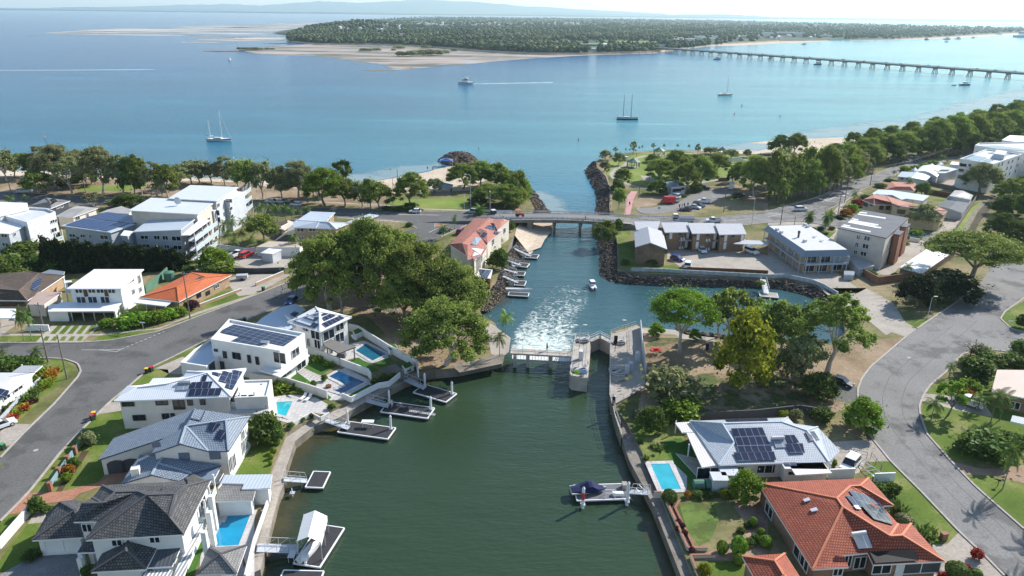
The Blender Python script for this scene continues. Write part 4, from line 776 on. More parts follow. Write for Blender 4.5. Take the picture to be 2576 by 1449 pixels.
# ---- white flats and carport
H = House('white_flats', 'two-storey white block of flats with plain white skillion roof', 'flats', base('02', 950, 130))
H.shell(V('F', 8.2, '167,726 305,726 362,677@9.2 237,677@9.2'), 4, WMETAL, WHITE, 2, .5); H.win('02', '795,30,1.6,1 925,28,1.6,1 1010,28,1.6,1 1125,30,1.6,1 1340,35,1,1.2 1410,15,1,1.2 820,122,2,1.7 935,120,2,1.7 1060,120,2,1.7'); H.win('02', '862,45,.9,2 1070,45,.9,2', frame=None, glass=plain('brown door', (.12, .07, .04)), name='door')
H.win('01', '1300,1390,1.6,.6 1330,1375,1.2,.6 1400,1360,1,2'); balconies(H, V('02', 2, '715,150')[0], V('02', 2, '1230,150')[0], [4.9], 1.0, n=3, m=WHITE, rail=LGREY)
H = simple('carport', 'long white-roofed carport in front of the white flats', 'carport', '02', 4.6, '485,236 1145,230 1230,140 610,142', WMETAL, WHITE, .3, wall=False); H.posts(V('02', 2, '735,332 850,330 960,330 1055,305'), 2, 4.5, .08, STEEL); H.part('side_wall', MB().prism(V('02', 2, '505,335 700,335 715,250 510,262'), 2, 4.35), WHITE)
H.part('side_wall', MB().prism(V('02', 2, '1160,320 1175,320 1250,200 1240,195'), 2, 4.3), WHITE)
# ---- brown tile house
H = House('brown_tile_house', 'older house with brown tiled roof and a bank of solar panels', 'house', base('02', 100, 200)); H.shell(V('F', 4.9, '-90,754 69,756 163,693 70,683 -60,690 48,731@6.8 98,688@6.4 -70,722@6.8'), [(0, 1, 5, 7), (1, 2, 6, 5), (2, 3, 6), (3, 4, 7, 5, 6)], BRTILE, TANBRICK, 2, .5, ridge=plain('brown ridge', (.16, .12, .1)))
H.panel('01', '245,1449 395,1345 540,1380 420,1490'); H.win('02', '30,160,2.4,1.1 120,160,2.4,1.1 210,160,2,1.1', frame=None)
H = simple('garage', 'boxy rendered garage with faded pink roof beside the white carport', 'garage', '02', 5.0, '275,162 445,166 622,42 380,36', PINKM, BEIGE, .2); H = simple('carport', 'white flat carport cut by the left edge of the picture, next to palms', 'carport', '02', 4.6, '-200,302 155,302 160,208 -200,204', WMETAL, WHITE, .3, wall=False); H.posts(V('02', 2, '158,365'), 2, 4.5)
simple('shed', 'low grey-roofed shed between the brown tile house and the dark hedge', 'shed', '01', 4.6, '350,1320 480,1300 640,1312 650,1282 500,1262', BMETAL, LGREY, .3)
H = simple('lean_to', 'small white lean-to roof beside the brown tile house', 'shed', '01', 4.5, '640,1400 725,1385 720,1372 640,1375', WMETAL, WHITE, .2)
# ---- apartments
H = House('apartment_building', 'grey three-storey flats with blue solar roof behind the dark hedge', 'flats', base('01', 1400, 1150))
H.shell(V('01', 9.6, '615,820 1112,890@8.8 1530,745@9.2 1080,682@10.2'), 4, PALE, GREYW, 2, .5); H.panel('01', '660,815 850,745 1170,790 975,865;860,740 1080,685 1500,740 1360,805;990,862 1170,795 1300,800 1080,880', SOLARB)
H.shell(V('01', 10.4, '1338,882@10.0 1822,862@11.0 2022,712@11.6 1580,700@10.4'), 4, PALE, GREYW, 2, .4); H.shell(V('01', 9.4, '1210,918 1285,925 1360,880 1250,868'), 4, WMETAL, GREYW, 2, .2)
H.win('01', '730,920,2,1 835,925,1.6,1 910,930,.9,1.3 1050,938,2.6,1.2 1455,938,2.2,1.1 1580,940,1.6,1.2 1665,943,1.6,1.2 1775,950,2.6,1.3 1470,1025,2.2,1.1 1585,1030,1.4,1.1 1680,1033,1.4,1.1 1790,1040,2.4,1.2')
A, B = V('01', 2, '1925,1195 2150,1010'); balconies(H, A, B, [2.6, 5.4, 8.2], 2.0, n=3, m=LGREY); H.shell(V('01', 11.0, '1820,918 1905,915 2115,762 2020,752'), 4, WMETAL, LGREY, 2, .1, wall=False); H.shell(V('01', 2+.3, '1970,1270 2040,1275 2180,1060 2160,1030'), 4, CONC, LGREY, 2, 0)
p = V('01', 10, '1455,705 1570,735 1580,690 1480,685'); H.part('plant_box', MB().prism(p, 9.5, 11), LGREY)
H = House('apartment_building', 'tallest pale apartment block with two broad stepped white roofs', 'flats', base('01', 1950, 850))
H.shell(V('01', 13.0, '1292,668 1992,706 2178,573 1518,540'), 4, ribs('soft white roof', (.60, .63, .66), .5, .6, .05, .93), BEIGE, 2, .6); H.shell(V('01', 13.6, '1690,546 2180,573 2398,433 1915,412'), 4, ribs('soft white roof', (.60, .63, .66), .5, .6, .05, .93), LGREY, 2, .5)
H.shell(V('01', 10.8, '2090,668 2150,672 2238,625 2170,622'), 4, WMETAL, LGREY, 2, .1); H.shell(V('01', 12.2, '2230,560 2310,562 2465,482 2380,476'), 4, WMETAL, LGREY, 2, .1)
H.win('01', '2305,570,2,1.1 2320,650,2,1.1 2330,728,2,1.1 2195,615,1.8,1.2 2180,690,2,1.6 2190,760,2,1.6'); A, B = V('01', 2, '2430,770 2500,700'); balconies(H, A, B, [4.6, 7.4, 10.2], 1.8, n=2, m=LGREY)
p = W(*T('01', 1780, 600), 13.6); mb = MB(); mb.tube(p-Vector((0, 0, .8)), p+Vector((0, 0, .6)), .08); mb.ball(p+Vector((.3, 0, .9)), (1.1, .3, 1.1), 12, 6); mb.build('satellite_dish', LGREY, H.root)
H = House('apartment_building', 'white block with perforated lattice screen and rooftop terrace at the left edge', 'flats', base('01', 300, 950))
H.para(V('01', 9.6, '275,805 560,700 480,668 300,655 60,745'), .6, LGREY, plain('white lattice screen', (.7, .72, .74), .7, .25, 2.5), 2); H.shell(V('01', 10.6, '-250,735 0,725 285,655 275,592 -250,575'), 5, WMETAL, WHITE, 2, .3); H.shell(V('01', 8.8, '-250,890 90,902 268,812 100,780 -250,770'), 5, WMETAL, GREYW, 2, .4)
H.win('01', '45,920,1.8,1 145,910,1.2,1 55,1010,1.8,1 150,1000,1.2,1 525,780,1.6,1 560,770,1.2,1 540,865,2.2,1.2 580,930,2.6,1.6')
for f in range(3): balconies(H, V('01', 2, '555,1010')[0], V('01', 2, '625,985')[0], [3.0], .8, n=1, m=WHITE) if f == 0 else None
H = simple('hip_roof_house', 'small grey hip-roofed upper storey beside the esplanade at far left', 'house', '01', 7.6, '290,628 510,648 708,570 462,540 500,585@9.2', GREYT, DGREY, .6, [(0, 1, 4), (1, 2, 4), (2, 3, 4), (3, 0, 4)], ridge=RIDGE_D); H.win('01', '580,635,1.6,.9 620,625,1.4,.9'); H.panel('01', '500,560 545,545 580,575 540,588')
H = simple('gable_house', 'cream low house with mottled pale roof between flats and esplanade', 'house', '01', 5.6, '560,725 735,738 985,645 775,622 700,650@6.8 860,650@6.8', FIBRO, CREAM, .5, [(0, 1, 5, 4), (1, 2, 5), (2, 3, 4, 5), (3, 0, 4)]); H.win('01', '880,720,1,1.4 780,745,1.8,1.2')
simple('gable_house', 'pale triangular-roofed shed between the cream house and the tallest flats', 'house', '01', 5.2, '1010,690 1300,700 1330,660 1220,625 1080,660', FIBRO, CREAM, .4)
# ---- brick motel units
H = House('brick_units', 'orange brick units with pale blue-white metal roofs near the roundabout', 'units', base('11', 600, 950))
H.shell(V('11', 7.6, '370,840 600,846 805,852 942,796 402,766 640,780@8.9 740,788@8.9'), [(0, 1, 5, 4), (1, 2, 6, 5), (2, 3, 6), (3, 4, 5, 6)], PALE, TANBRICK, 2, .5, ridge=ALU); H.win('11', '447,862,2.2,1.3 567,863,2,1.1 455,945,1.8,1.2 620,935,2.8,1.6', frame=ALU)
H.shell(V('11', 7.6, '372,792 548,678@8.2 797,688@8.2 715,772'), 4, PALE, TANBRICK, 2, .4); H.win('11', '742,745,1.2,1.1'); H.shell(V('11', 6.2, '915,782 1140,702@7.0 1235,716@6.6 1015,812'), 4, PALE, TANBRICK, 2, .4)
H = simple('flat_roof_store', 'long low white-walled store with sandy flat roof beside the brick units', 'store', '11', 4.8, '0,1035 440,1040 470,990 130,978', plain('sandy roof', (.5, .42, .33), .9), WHITE, .1)
H = simple('flat_roof_store', 'small white flat-roofed room beside the cafe courtyard', 'store', '11', 4.8, '45,1095 165,1105 258,1062 130,1048', WMETAL, LGREY, .2)
H = simple('shade_sail', 'cream shade sails over the courtyard left of the brick units', 'shade sail', '11', 4.6, '235,850 290,870 395,790 320,765 300,805', SHADE, WHITE, 0, wall=False, th=.06); H.posts(V('11', 2, '235,895 395,830 300,850'), 2, 4.6, .06, STEEL); simple('gable_house', 'brown shingle roof hidden in palms left of the brick units', 'house', '11', 4.8, '170,800 250,830 330,790 280,770', BRTILE, BEIGE, .3)
wall('white car park boundary wall behind the cafe courtyard', '11', '-370,1060 -100,1100 0,1090', 1.6, LGREY); wall('tan block wall with white cap above the street', '11', '0,1430 280,1310', .9, TANBRICK, cap=WHITE); wall('low white-capped brick wall in front of the orange-roofed house', '02', '2010,190 2430,30', .7, TANBRICK, cap=WHITE); wall('dark timber boundary wall along the cafe car park', '11', '-500,1290 0,1300 290,1290', 1.4, DGREY); wall('grey concrete wall beside the brick units driveway', '11', '215,920 400,850', 1.6, GREYW, cap=WHITE)
# ---- pink-red townhouses
H = House('townhouse_row', 'row of two-storey townhouses with pinkish red tiled roofs stepping down to the pontoons', 'townhouses', base('11', 2250, 1100))
H.shell(V('11', 7.6, '1945,1010 2200,1175 2500,790 2195,748 2080,1000@9.3 2350,745@9.2'), [(0, 1, 4), (1, 2, 5, 4), (3, 0, 4, 5)], PTILE, CREAM, 2, .4, ridge=PTILE)
for s in ('2080,1005@9.5 2130,1160@8 2280,1118@8 2330,1035@8 2130,1012@9.6', '2200,860@9.5 2330,1000@8 2380,955@8 2480,880@8 2320,870@9.6', '2380,765@9.5 2430,870@8 2485,820@8 2550,768@8 2480,752@9.4'): H.shell(V('11', 7.6, s), 5, PTILE, CREAM, 2, .5)
H.panel('11', '2330,820 2455,840 2420,875 2300,850;2250,855 2290,870 2260,905 2220,885;2290,890 2330,905 2300,940 2265,920;2400,880 2450,895 2430,915 2390,905', SOLAR); H.panel('11', '2205,940 2270,955 2215,1025 2160,1010', HEATER)
for i, s in enumerate(('2285,1220 2210,1160', '2400,1010 2340,960', '2520,920 2480,870')):
    A, B = V('11', 2, s); balconies(H, B, A, [4.9], 1.0, n=1, m=CREAM)
H.shell(V('11', 5.0, '2215,1330 2360,1355 2380,1265 2250,1250'), 4, OFFW, TIMBER, 2, .2); H.panel('11', '2245,1260 2370,1272 2330,1345 2270,1335'); H.win('11', '2485,800,1.2,1.6 2500,870,1.2,1.6 2385,980,1,1.8 2270,1150,1,1.8')
# ================================================================= BUILDINGS, right bank
H = House('motel', 'two-storey brown brick motel with four silver sawtooth roofs and a gabled end wing', 'motel', base('21', 1800, 1060))
for s in ('1250,862 1465,862@7.2 1490,776@7.2 1230,780', '1540,890 1790,886@7.2 1766,786@7.2 1500,790', '1812,900 2070,898@7.2 2036,793@7.2 1770,795', '2085,912 2362,906@7.2 2312,800@7.2 2045,800'):
    H.shell(V('21', 7.9, s), 4, SKIL, BRICK, 2, .5, fascia=OFFW)
H.shell(V('21', 7.2, '1240,1036 1395,992@8.8 1562,1058 1520,880 1367,832@8.8 1228,872'), [(0, 1, 4, 5), (1, 2, 3, 4)], SKIL, SPECK, 2, .5, fascia=LGREY)
H.win('21', '1598,920,.95,2.1 1768,917,.95,2.1 1872,932,.95,2.1 2042,930,.95,2.1 2150,945,.95,2.1 2317,938,.95,2.1 1752,1008,.95,2.1 1862,1018,.95,2.1 2030,1014,.95,2.1 2140,1022,.95,2.1', frame=None, glass=WHITE, name='door'); H.win('21', '1560,905,.9,.7 1690,900,.9,.7 1838,915,.9,.7 1965,912,.9,.7 2115,925,.9,.7 2225,922,.9,.7', frame=DGREY)
A, B = V('21', 2, '1560,1050 2340,1058'); d = (B-A).normalized(); n_ = Vector((d.y, -d.x, 0))
H.part('balcony_slab', MB().beam(A+Vector((0, 0, 2.7)), B+Vector((0, 0, 2.7)), 1.6, .25), LGREY); mb = MB()
for h in (3.1, 3.4, 3.8): mb.beam(A+n_*.8+Vector((0, 0, h)), B+n_*.8+Vector((0, 0, h)), .04, .05)
for i in range(25): q = A.lerp(B, i/24)+n_*.8; mb.beam(q+Vector((0, 0, 2.8)), q+Vector((0, 0, 3.8)), .05, .05)
H.part('balcony_railing', mb, DGREY); H.posts([A.lerp(B, i/6)+n_*.75 for i in range(7)], 2, 4.6, .1, GREYW); mb = MB(); a, b = V('21', 2, '2250,1090 2340,1060')
for i in range(10): q = B+d*(-3+i*.32)+n_*1.5; mb.box((q.x, q.y, 4.5-i*.25), (.3, 1, .06), math.atan2(d.y, d.x))
H.part('staircase', mb, GREYW)
H.shell(V('21', 5.2, '2230,1000 2400,1010 2580,1010 2576,975 2340,965'), 5, GREYW, GREYW, 4.9, 0, wall=False, rname='walkway')
for i, (u, v) in enumerate(((1705, 940), (1960, 950), (1690, 1020), (1955, 1030))):
    b = H.nearest('21', u, v) or (0, base('21', u, v), Vector((1, 0, 0)), Vector((0, -1, 0))); p = b[1]+b[3]*.9; zz = 4.85 if v < 990 else 2.05
    if v < 990: p = Vector((p.x, p.y, 4.85))
    for k in (-.35, .35):
        c = MB(); q = Vector((p.x, p.y, zz))+b[2]*k*1.3; c.box((q.x, q.y, zz+.42), (.5, .5, .06)); c.box((q.x+b[3].x*-.25, q.y+b[3].y*-.25, zz+.7), (.5, .06, .5), math.atan2(b[2].y, b[2].x))
        for sx in (-.2, .2):
            for sy in (-.2, .2): c.box((q.x+sx, q.y+sy, zz+.2), (.05, .05, .4))
        solo('plastic_chair', c, ALU, 'white plastic chair outside a motel room{}', 'chair', 'white chairs outside the motel rooms')
# ---- motel block with blue mansard
H = House('motel_block', 'brick motel block with flat white roof and sloping blue-grey fascia', 'motel', base('31', 350, 1280))
top = V('31', 8.4, '0,822 375,1075 805,1065 400,812'); H.shell(top, 4, plain('grey white membrane', (.55, .55, .56), .8, .08), GREYW, 8.1, 0, wall=False); o = offset_loop(top, -.9); mb = MB()
for i in range(4): j = (i+1) % 4; a, b, c, d = top[i], top[j], o[j]-Vector((0, 0, 1.5)), o[i]-Vector((0, 0, 1.5)); mb.poly([d, c, b+Vector((0, 0, .1)), a+Vector((0, 0, .1))]); mb.poly([a+Vector((0, 0, .1)), b+Vector((0, 0, .1)), b-Vector((0, 0, .1)), a-Vector((0, 0, .1))])
mb.poly([q-Vector((0, 0, 1.5)) for q in o[::-1]]); H.part('mansard', mb, BMETAL)
w = offset_loop(top, .3); mb = MB(); mb.prism(w, 2, 7.0); H.part('wall', mb, TANBRICK); H.walls = [(Vector((w[i].x, w[i].y, 7)), Vector((w[(i+1) % 4].x, w[(i+1) % 4].y, 7))) for i in range(4)]
H.win('31', '430,1160,3.2,1.9 570,1160,3.2,1.9 410,1250,3,1.9 540,1250,3,1.9 690,1235,3,1.9 260,1100,1.4,2 180,1020,1,1 205,1060,1,2 100,960,1.2,1.4 60,1030,1,2 150,1110,1.6,2'); H.win('31', '720,1170,5.4,2.2', glass=plain('grey blue screen', (.35, .40, .46)))
A, B = Vector((w[1].x, w[1].y, 2)), Vector((w[2].x, w[2].y, 2)); d = (B-A).normalized(); n_ = Vector((d.y, -d.x, 0)); H.part('balcony_slab', MB().beam(A+n_*.7+Vector((0, 0, 2.8)), B+n_*.7+Vector((0, 0, 2.8)), 1.5, .5), GREYW); H.posts([A.lerp(B, i/3)+n_*1.35 for i in range(4)], 2, 7, .12, GREYW)
A = Vector((w[0].x, w[0].y, 2)); B = Vector((w[1].x, w[1].y, 2)); d = (B-A).normalized(); n_ = Vector((d.y, -d.x, 0)); H.part('balcony_slab', MB().beam(A+n_*.6+Vector((0, 0, 2.8)), B+n_*.6+Vector((0, 0, 2.8)), 1.3, .3), GREYW); H.part('walkway_beam', MB().beam(A+n_*1.3+Vector((0, 0, 1.2)), B+n_*1.3+Vector((0, 0, 1.2)), .08, .08), GREYW); H.posts([A.lerp(B, i/6)+n_*1.2 for i in range(7)], 2, 7, .08, GREYW)
for u, v in ((92, 860), (132, 888), (370, 975), (372, 812), (398, 828), (470, 930), (540, 970)):
    p = W(*T('31', u, v), 8.7); H.part('roof_unit', MB().box((p.x, p.y, 8.75), (.9, .8, .7 if v < 900 or v == 975 else .15), .5), LGREY)
p = W(*T('31', 308, 920), 9.0); mb = MB(); mb.tube(p-Vector((0, 0, .6)), p+Vector((0, 0, .8)), .3, n=8); mb.ball(p+Vector((0, 0, 1.0)), .45, 8, 5); H.part('roof_ventilator', mb, DGREY)
# ---- beige flats
H = House('block_of_flats', 'three-storey beige and brick flats with dark roof striped in white', 'flats', base('31', 1000, 1180))
H.shell(V('31', 11.4, '698,842 1190,946 1420,745 950,662'), 4, SLATE, BEIGE, 2, .15, fascia=DGREY)
mb = MB(); n0, n1 = V('31', 11, '1180,950 1405,755'); n0.z = n1.z = 2; mb.beam(Vector((n0.x, n0.y, 6.4)), Vector((n1.x, n1.y, 6.4)), .12, 8.7); H.part('brick_facing', mb, REDBRICK)
for s in ('1262,903 1330,915 1372,878 1300,865', '1335,828 1398,838 1440,802 1370,795'): H.shell(V('31', 11.0, s), 4, SLATE, REDBRICK, 2, .15, fascia=DGREY)
H.win('31', '910,937,.9,1.3 998,950,1.6,1.3 896,1013,.9,1.3 982,1028,1.6,1.3 881,1088,.9,1.2 962,1104,1.6,1.2', frame=ALU); H.win('31', '1210,1020,1,1.6 1200,1100,1,1.6 1410,870,1,1.4 1235,1040,1.2,2')
for s in ('920,683 998,690 995,700 918,692', '905,700 1185,742 1183,754 905,712', '850,748 910,760 906,770 846,757', '832,762 1112,810 1108,822 828,775', '820,775 1085,822 1065,840 800,790', '1065,828 1140,838 1136,850 1060,842', '760,810 828,822 824,832 756,820', '740,822 1035,878 1030,890 735,833'): H.panel('31', s, plain('white membrane strip', (.7, .7, .68)), name='roof_patch', off=.02, th=.03)
H.shell(V('31', 4.6, '1190,1075 1275,1090 1300,1065 1205,1045'), 4, OFFW, REDBRICK, 2, .2, wall=False, rname='porch_roof')
# ---- garages, walls
H = simple('garage_row', 'long low garage with white metal roof behind the dark pines', 'garage', '31', 4.6, '1318,1240 1548,1302 1900,1060 1850,985 1720,980', WMETAL, BRICK, .3); simple('garage', 'small square garage with ribbed pale roof below the beige flats', 'garage', '31', 4.4, '920,1255 1072,1222 890,1120 805,1148', FIBRO, LGREY, .2)
wall('high brown brick wall around the garage courtyard', '31', '800,1215 905,1300 1100,1410 1530,1350', 1.9, REDBRICK, cap=TIMBER); wall('low beige wall beside the teal car', '31', '1420,975 1525,990', 1.2, CREAM); wall('tall timber paling fence behind the maroon-roofed house', '31', '1615,500 1860,545', 1.8, TIMBER, name='paling_fence', cat='fence'); wall('grey paling fence beside the white apartment garden', '31', '1620,410 1880,470', 1.6, POLE, name='paling_fence', cat='fence')
wall('long paling fence beside the concrete drain', '31', '1860,910 2010,690 2100,540', 1.6, POLE, name='paling_fence', cat='fence')
H = simple('bin_enclosure', 'square grey metal bin enclosure beside the motel car park', 'enclosure', '31', 3.6, '765,1312 868,1318 875,1278 765,1275', BMETAL, GREYW, .05)
# ---- houses towards the esplanade
H = House('tiled_duplex', 'long two-storey tan duplex with mottled red tiled roof', 'house', base('31', 1250, 700))
H.shell(V('31', 7.6, '950,562 1065,610 1250,612 1300,648 1590,662 1760,712 1810,672 1700,628 1480,602 1365,575 1185,518 1060,508 1072,548@9 1240,588@9.1 1330,622@9.1 1700,668@9'), [(0, 1, 12), (1, 2, 13, 12), (2, 3, 14, 13), (3, 4, 5, 15, 14), (5, 6, 15), (6, 7, 8, 14, 15), (8, 9, 10, 13, 14), (10, 11, 0, 12, 13)], PTILE, TANW, 2, .5, ridge=PTILE)
H.win('31', '985,610,2.4,1.2 1045,605,1.4,1.2 1140,640,1.4,1.4 1205,640,1.4,1.4 1340,680,2.4,1.4', frame=DGREY)
H = simple('pale_roof_house', 'sprawling house with pale blue metal roof behind the tiled duplex', 'house', '31', 6.2, '1035,505 1110,458 1250,465 1625,520 1560,572 1395,548 1345,560 1250,512', PALE, CREAM, .4); H.win('31', '1408,578,2.4,1.6 1500,585,2.4,1.6', glass=WHITE)
simple('maroon_roof_house', 'low house with faded maroon hip roof among palms', 'house', '31', 4.8, '1180,458 1470,472 1520,428 1480,392 1240,377 1290,428@6.2 1430,430@6.2', PTILE, CREAM, .4, faces=[(0, 1, 6, 5), (1, 2, 3, 6), (3, 4, 5, 6), (4, 0, 5)])
H = simple('gable_house', 'grey-blue gabled house with white ridge beside the esplanade', 'house', '31', 5.2, '1300,326 1450,340@6.4 1592,366 1648,316 1500,284@6.4 1345,276', PALE, LGREY, .4, faces=[(0, 1, 4, 5), (1, 2, 3, 4)]); H.win('31', '1350,350,2,1 1400,352,1.4,1')
r = House('barrel_roof_shed', 'white shed with curved barrel roof next to the gabled grey-blue house', 'shed', base('31', 1720, 370)); P0, P1, P2 = V('31', 5.4, '1480,280 1700,330 1765,265'); ar = []
for i in range(9): t = i/8; ar.append(P0.lerp(P1, t)+Vector((0, 0, 1.3*math.sin(math.pi*t))))
vs = ar+[p+(P2-P1) for p in ar]; r.shell(vs, [(i, i+1, 10+i, 9+i) for i in range(8)], WMETAL, LGREY, 2, .1)
simple('flat_roof_store', 'wide flat grey roof with solar strips beside the white apartments', 'store', '31', 6.0, '1700,292 1785,292 1912,252 1700,210 1590,243', PALE, LGREY, .2).panel('31', '1740,262 1830,262 1810,275 1720,275'); simple('white_roof_store', 'small bright white-roofed store along the esplanade', 'store', '31', 5.4, '1830,205 1930,212 1940,185 1850,175', WMETAL, WHITE, .2)
for i, s in enumerate(('1520,240 1560,225 1595,240 1555,252', '1600,220 1640,208 1690,222 1640,232', '1440,262 1480,250 1510,262 1470,272', '1700,205 1740,192 1770,204 1720,214')):
    vs = V('31', 4.6, s); c = sum(vs, Vector())/4; c.z = 5.9; h = House('market_umbrella', 'white peaked shade tent beside the esplanade hedge{}', 'shade tent', (c.x, c.y, 2), 'white peaked tents'); h.shell(vs+[c], [(0, 1, 4), (1, 2, 4), (2, 3, 4), (3, 0, 4)], WHITE, WHITE, 2, 0, wall=False, th=.05); h.posts(vs, 2, 4.6, .05)
H = simple('shed', 'dark two-tone gabled shed beside the fence', 'shed', '31', 4.8, '1712,622 1830,648@5.8 1955,692 2025,592 1900,574@5.8 1785,562', SLATE, GREYW, .3, faces=[(0, 1, 4, 5), (1, 2, 3, 4)]); H = simple('shed', 'pale gabled shed with white lean-to behind the dark shed', 'shed', '31', 4.8, '1795,550 1825,520@5.4 2040,560@5.4 2065,515 1960,468@5.6 1880,465', FIBRO, LGREY, .3); wall('white fence panel in front of the dark shed', '31', '1740,735 1940,760', 1.8, WHITE)
H = House('apartment_building', 'white four-storey apartments with solar roof near the right edge', 'flats', base('31', 2080, 440))
H.para(V('31', 13.5, '1930,158 2265,212 2552,112 2195,62'), .5, LGREY, WHITE, 2); H.panel('31', '1975,150 2065,115 2200,140 2110,180;2120,185 2200,150 2270,165 2190,192;2210,90 2330,68 2480,98 2370,120', SOLARB); H.part('plant_box', MB().prism(V('31', 14, '2262,135 2370,150 2400,110 2290,95'), 13.4, 15.6), LGREY)
H.win('31', '1965,212,2.6,1.2 1945,265,2,1.2 1940,330,2.4,1.4 1965,330,1,1.4 2030,215,1,1 2322,210,1.2,1.3 2358,200,1.2,1.3 2422,183,1.2,1.3 2460,172,1.2,1.3 2520,148,1.2,1.3 2405,245,1.2,1.3 2445,235,1.2,1.3 2505,210,1.2,1.3 2340,262,1.2,1.3 2390,308,1.2,1.3 2430,297,1.2,1.3 2490,270,1.2,1.3', frame=None)
H.shell(V('31', 6, '2110,340 2180,350 2250,330 2170,320'), 4, LGREY, WHITE, 2, 0)
H = House('apartment_building', 'second white apartment block behind the solar-roofed one, cut by the right edge', 'flats', base('31', 2300, 140)); H.para(V('31', 13.5, '2080,25 2576,98 2900,160 3000,60 2576,-10 2350,-5 2120,2'), .6, LGREY, WHITE, 2); H.panel('31', '2100,20 2300,18 2576,55 2576,75 2350,52'); H.win('31', '2590,170,1.4,1.2 2110,90,1.4,1.2', frame=None)
simple('apartment_building', 'distant white block at the right edge beyond the second apartments', 'flats', 'F', 12, '2520,352 2600,362 2640,345 2540,340', WHITE, WHITE, .2)
# ---- park buildings
H = simple('toilet_block', 'grey park toilet block with blue-grey metal roof', 'toilet block', '21', 5.2, '1600,436 1752,424 1690,368 1543,382', BMETAL, LGREY, .3); H.win('21', '1660,465,4,1.2 1720,450,1.2,1', frame=None, glass=DARK)
def shelter(t, u, v, label, r=3.4, n=8, h=2.6, rise=1.7, rm=GREENR, stretch=1):
    c = base(t, u, v); H = House('park_shelter', label, 'shelter', c); ring = [Vector((c.x+r*stretch*math.cos(2*math.pi*(i+.5)/n), c.y+r*math.sin(2*math.pi*(i+.5)/n), 2+h)) for i in range(n)]; ap = Vector((c.x, c.y, 2+h+rise))
    H.shell(ring+[ap], [(i, (i+1) % n, n) for i in range(n)], rm, DGREY, 2, 0, wall=False, th=.12, fascia=DGREY); H.posts(offset_loop(ring, .5), 2, 2+h, .12, DGREY); mb = MB(); mb.box((c.x, c.y, 2.72), (1.8, .8, .08)); mb.box((c.x, c.y, 2.4), (.3, .3, .6)); H.part('picnic_table', mb, CONC); mb = MB(); mb.prism(offset_loop(ring, .2), 2.0, 2.07); H.part('slab', mb, CONC)
shelter('21', 1218, 232, 'octagonal green-roofed shelter nearest the rock wall in the park'); shelter('21', 1478, 118, 'green hip-roofed shelter near the point of the park', 3.2); shelter('21', 2265, 215, 'wide green-roofed shelter among trees at the park back', 3.2, 4, 2.4, 1.4, stretch=1.9); shelter('21', 2110, 112, 'small green pyramid shelter beside the beach path', 2.6, 4); shelter('11', 1880, 490, 'dark blue-grey roofed picnic shelter beside the beach', 4.2, 4, 2.6, 1.5, BMETAL, 1.3)
mb = MB(); p = base('21', 1145, 160); mb.box((p.x, p.y, 2.8), (2, 1.6, 1.6), .3); mb.box((p.x, p.y, 3.65), (2.1, 1.7, .1), .3); solo('electrical_cabinet', mb, WHITE, 'white electrical cabinet beside the curving park path', 'cabinet'); mb = MB(); p = base('21', 2130, 370); mb.box((p.x, p.y, 2.7), (4.4, 1.4, 1.4), .1); mb.box((p.x, p.y, 3.45), (4.6, 1.6, .1), .1); solo('electrical_cabinet', mb, CONCD, 'long grey tank box beside the car park path', 'cabinet')
# ---- pale blue tiled house with solar
H = House('blue_tile_house', 'low house with pale blue tiled roof, solar panels and white patio roofs', 'house', base('23', 2300, 480))
H.shell(V('F', 4.8, '1735,1059 1809,1170 1972,1165 2085,1162 2113,1134 2057,1074 2007,1076 1982,1050 1818,1065@7.1 1848,1113@5.9 2030,1083@6.7 1966,1061@7.1'), [(0, 1, 9, 8), (1, 2, 3, 10, 11, 8, 9), (3, 4, 5, 10), (5, 6, 11, 10), (6, 7, 11), (7, 0, 8, 11)], STILE, OFFW, 2, .5, ridge=PALE)
H.panel('F', '1838,1080 1917,1077 1927,1100 1847,1102;1847,1102 1927,1100 1937,1122 1853,1124;1853,1124 1938,1122 1942,1137 1858,1139;1844,1140 1946,1138 1952,1159 1856,1162;1969,1097 1997,1096 2010,1115 1980,1117;1974,1119 2018,1117 2024,1141 1987,1143;2024,1088 2047,1087 2061,1110 2036,1111', off=.35); H.panel('F', '1825,1056 1930,1053 1932,1061 1832,1064')
heater(H, '33', (35, 60), (165, 55), (200, 160), (80, 165)); H.win('23', '2240,385,2.8,1.4 2540,370,2.4,1.4 1990,410,4,2 2060,400,1,2'); H.win('33', '10,365,1.6,1.4', frame=DGREY)
for s in ('1698,1063 1716,1088 1754,1086 1734,1061', '1727,1089 1766,1176 1803,1170 1755,1088'): H.shell(V('F', 4.5, s), 4, BATTEN if 0 else ribs('ribbed white patio roof', (.74, .70, .66), .6, .4, .05, .75), OFFW, 2, .1, wall=False, rname='patio_roof')
H.posts(V('F', 2, '1698,1090 1730,1150 1766,1205'), 2, 4.4); H.shell(V('F', 2.15, '1700,1140 1760,1205 1810,1202 1790,1160'), 4, CONC, CONC, 2, 0, rname='patio_slab')
H = simple('carport', 'white ribbed carport roof sheltering a caravan', 'carport', '33', 4.7, '280,432 645,412 505,240 160,256', ribs('ribbed white patio roof', (.74, .70, .66), .6, .4, .05, .75), OFFW, .1, wall=False); H.posts(V('33', 2, '280,485 605,460'), 2, 4.6)
pool('23', '1395,325 1580,320 1700,575 1510,582', 'turquoise pool with white edge beside the right seawall', (.04, .42, .52), .8)
sheet('terrace', V('23', 2.04, '1380,300 1600,290 1760,440 1760,560 1730,610 1500,610'), PAVE)
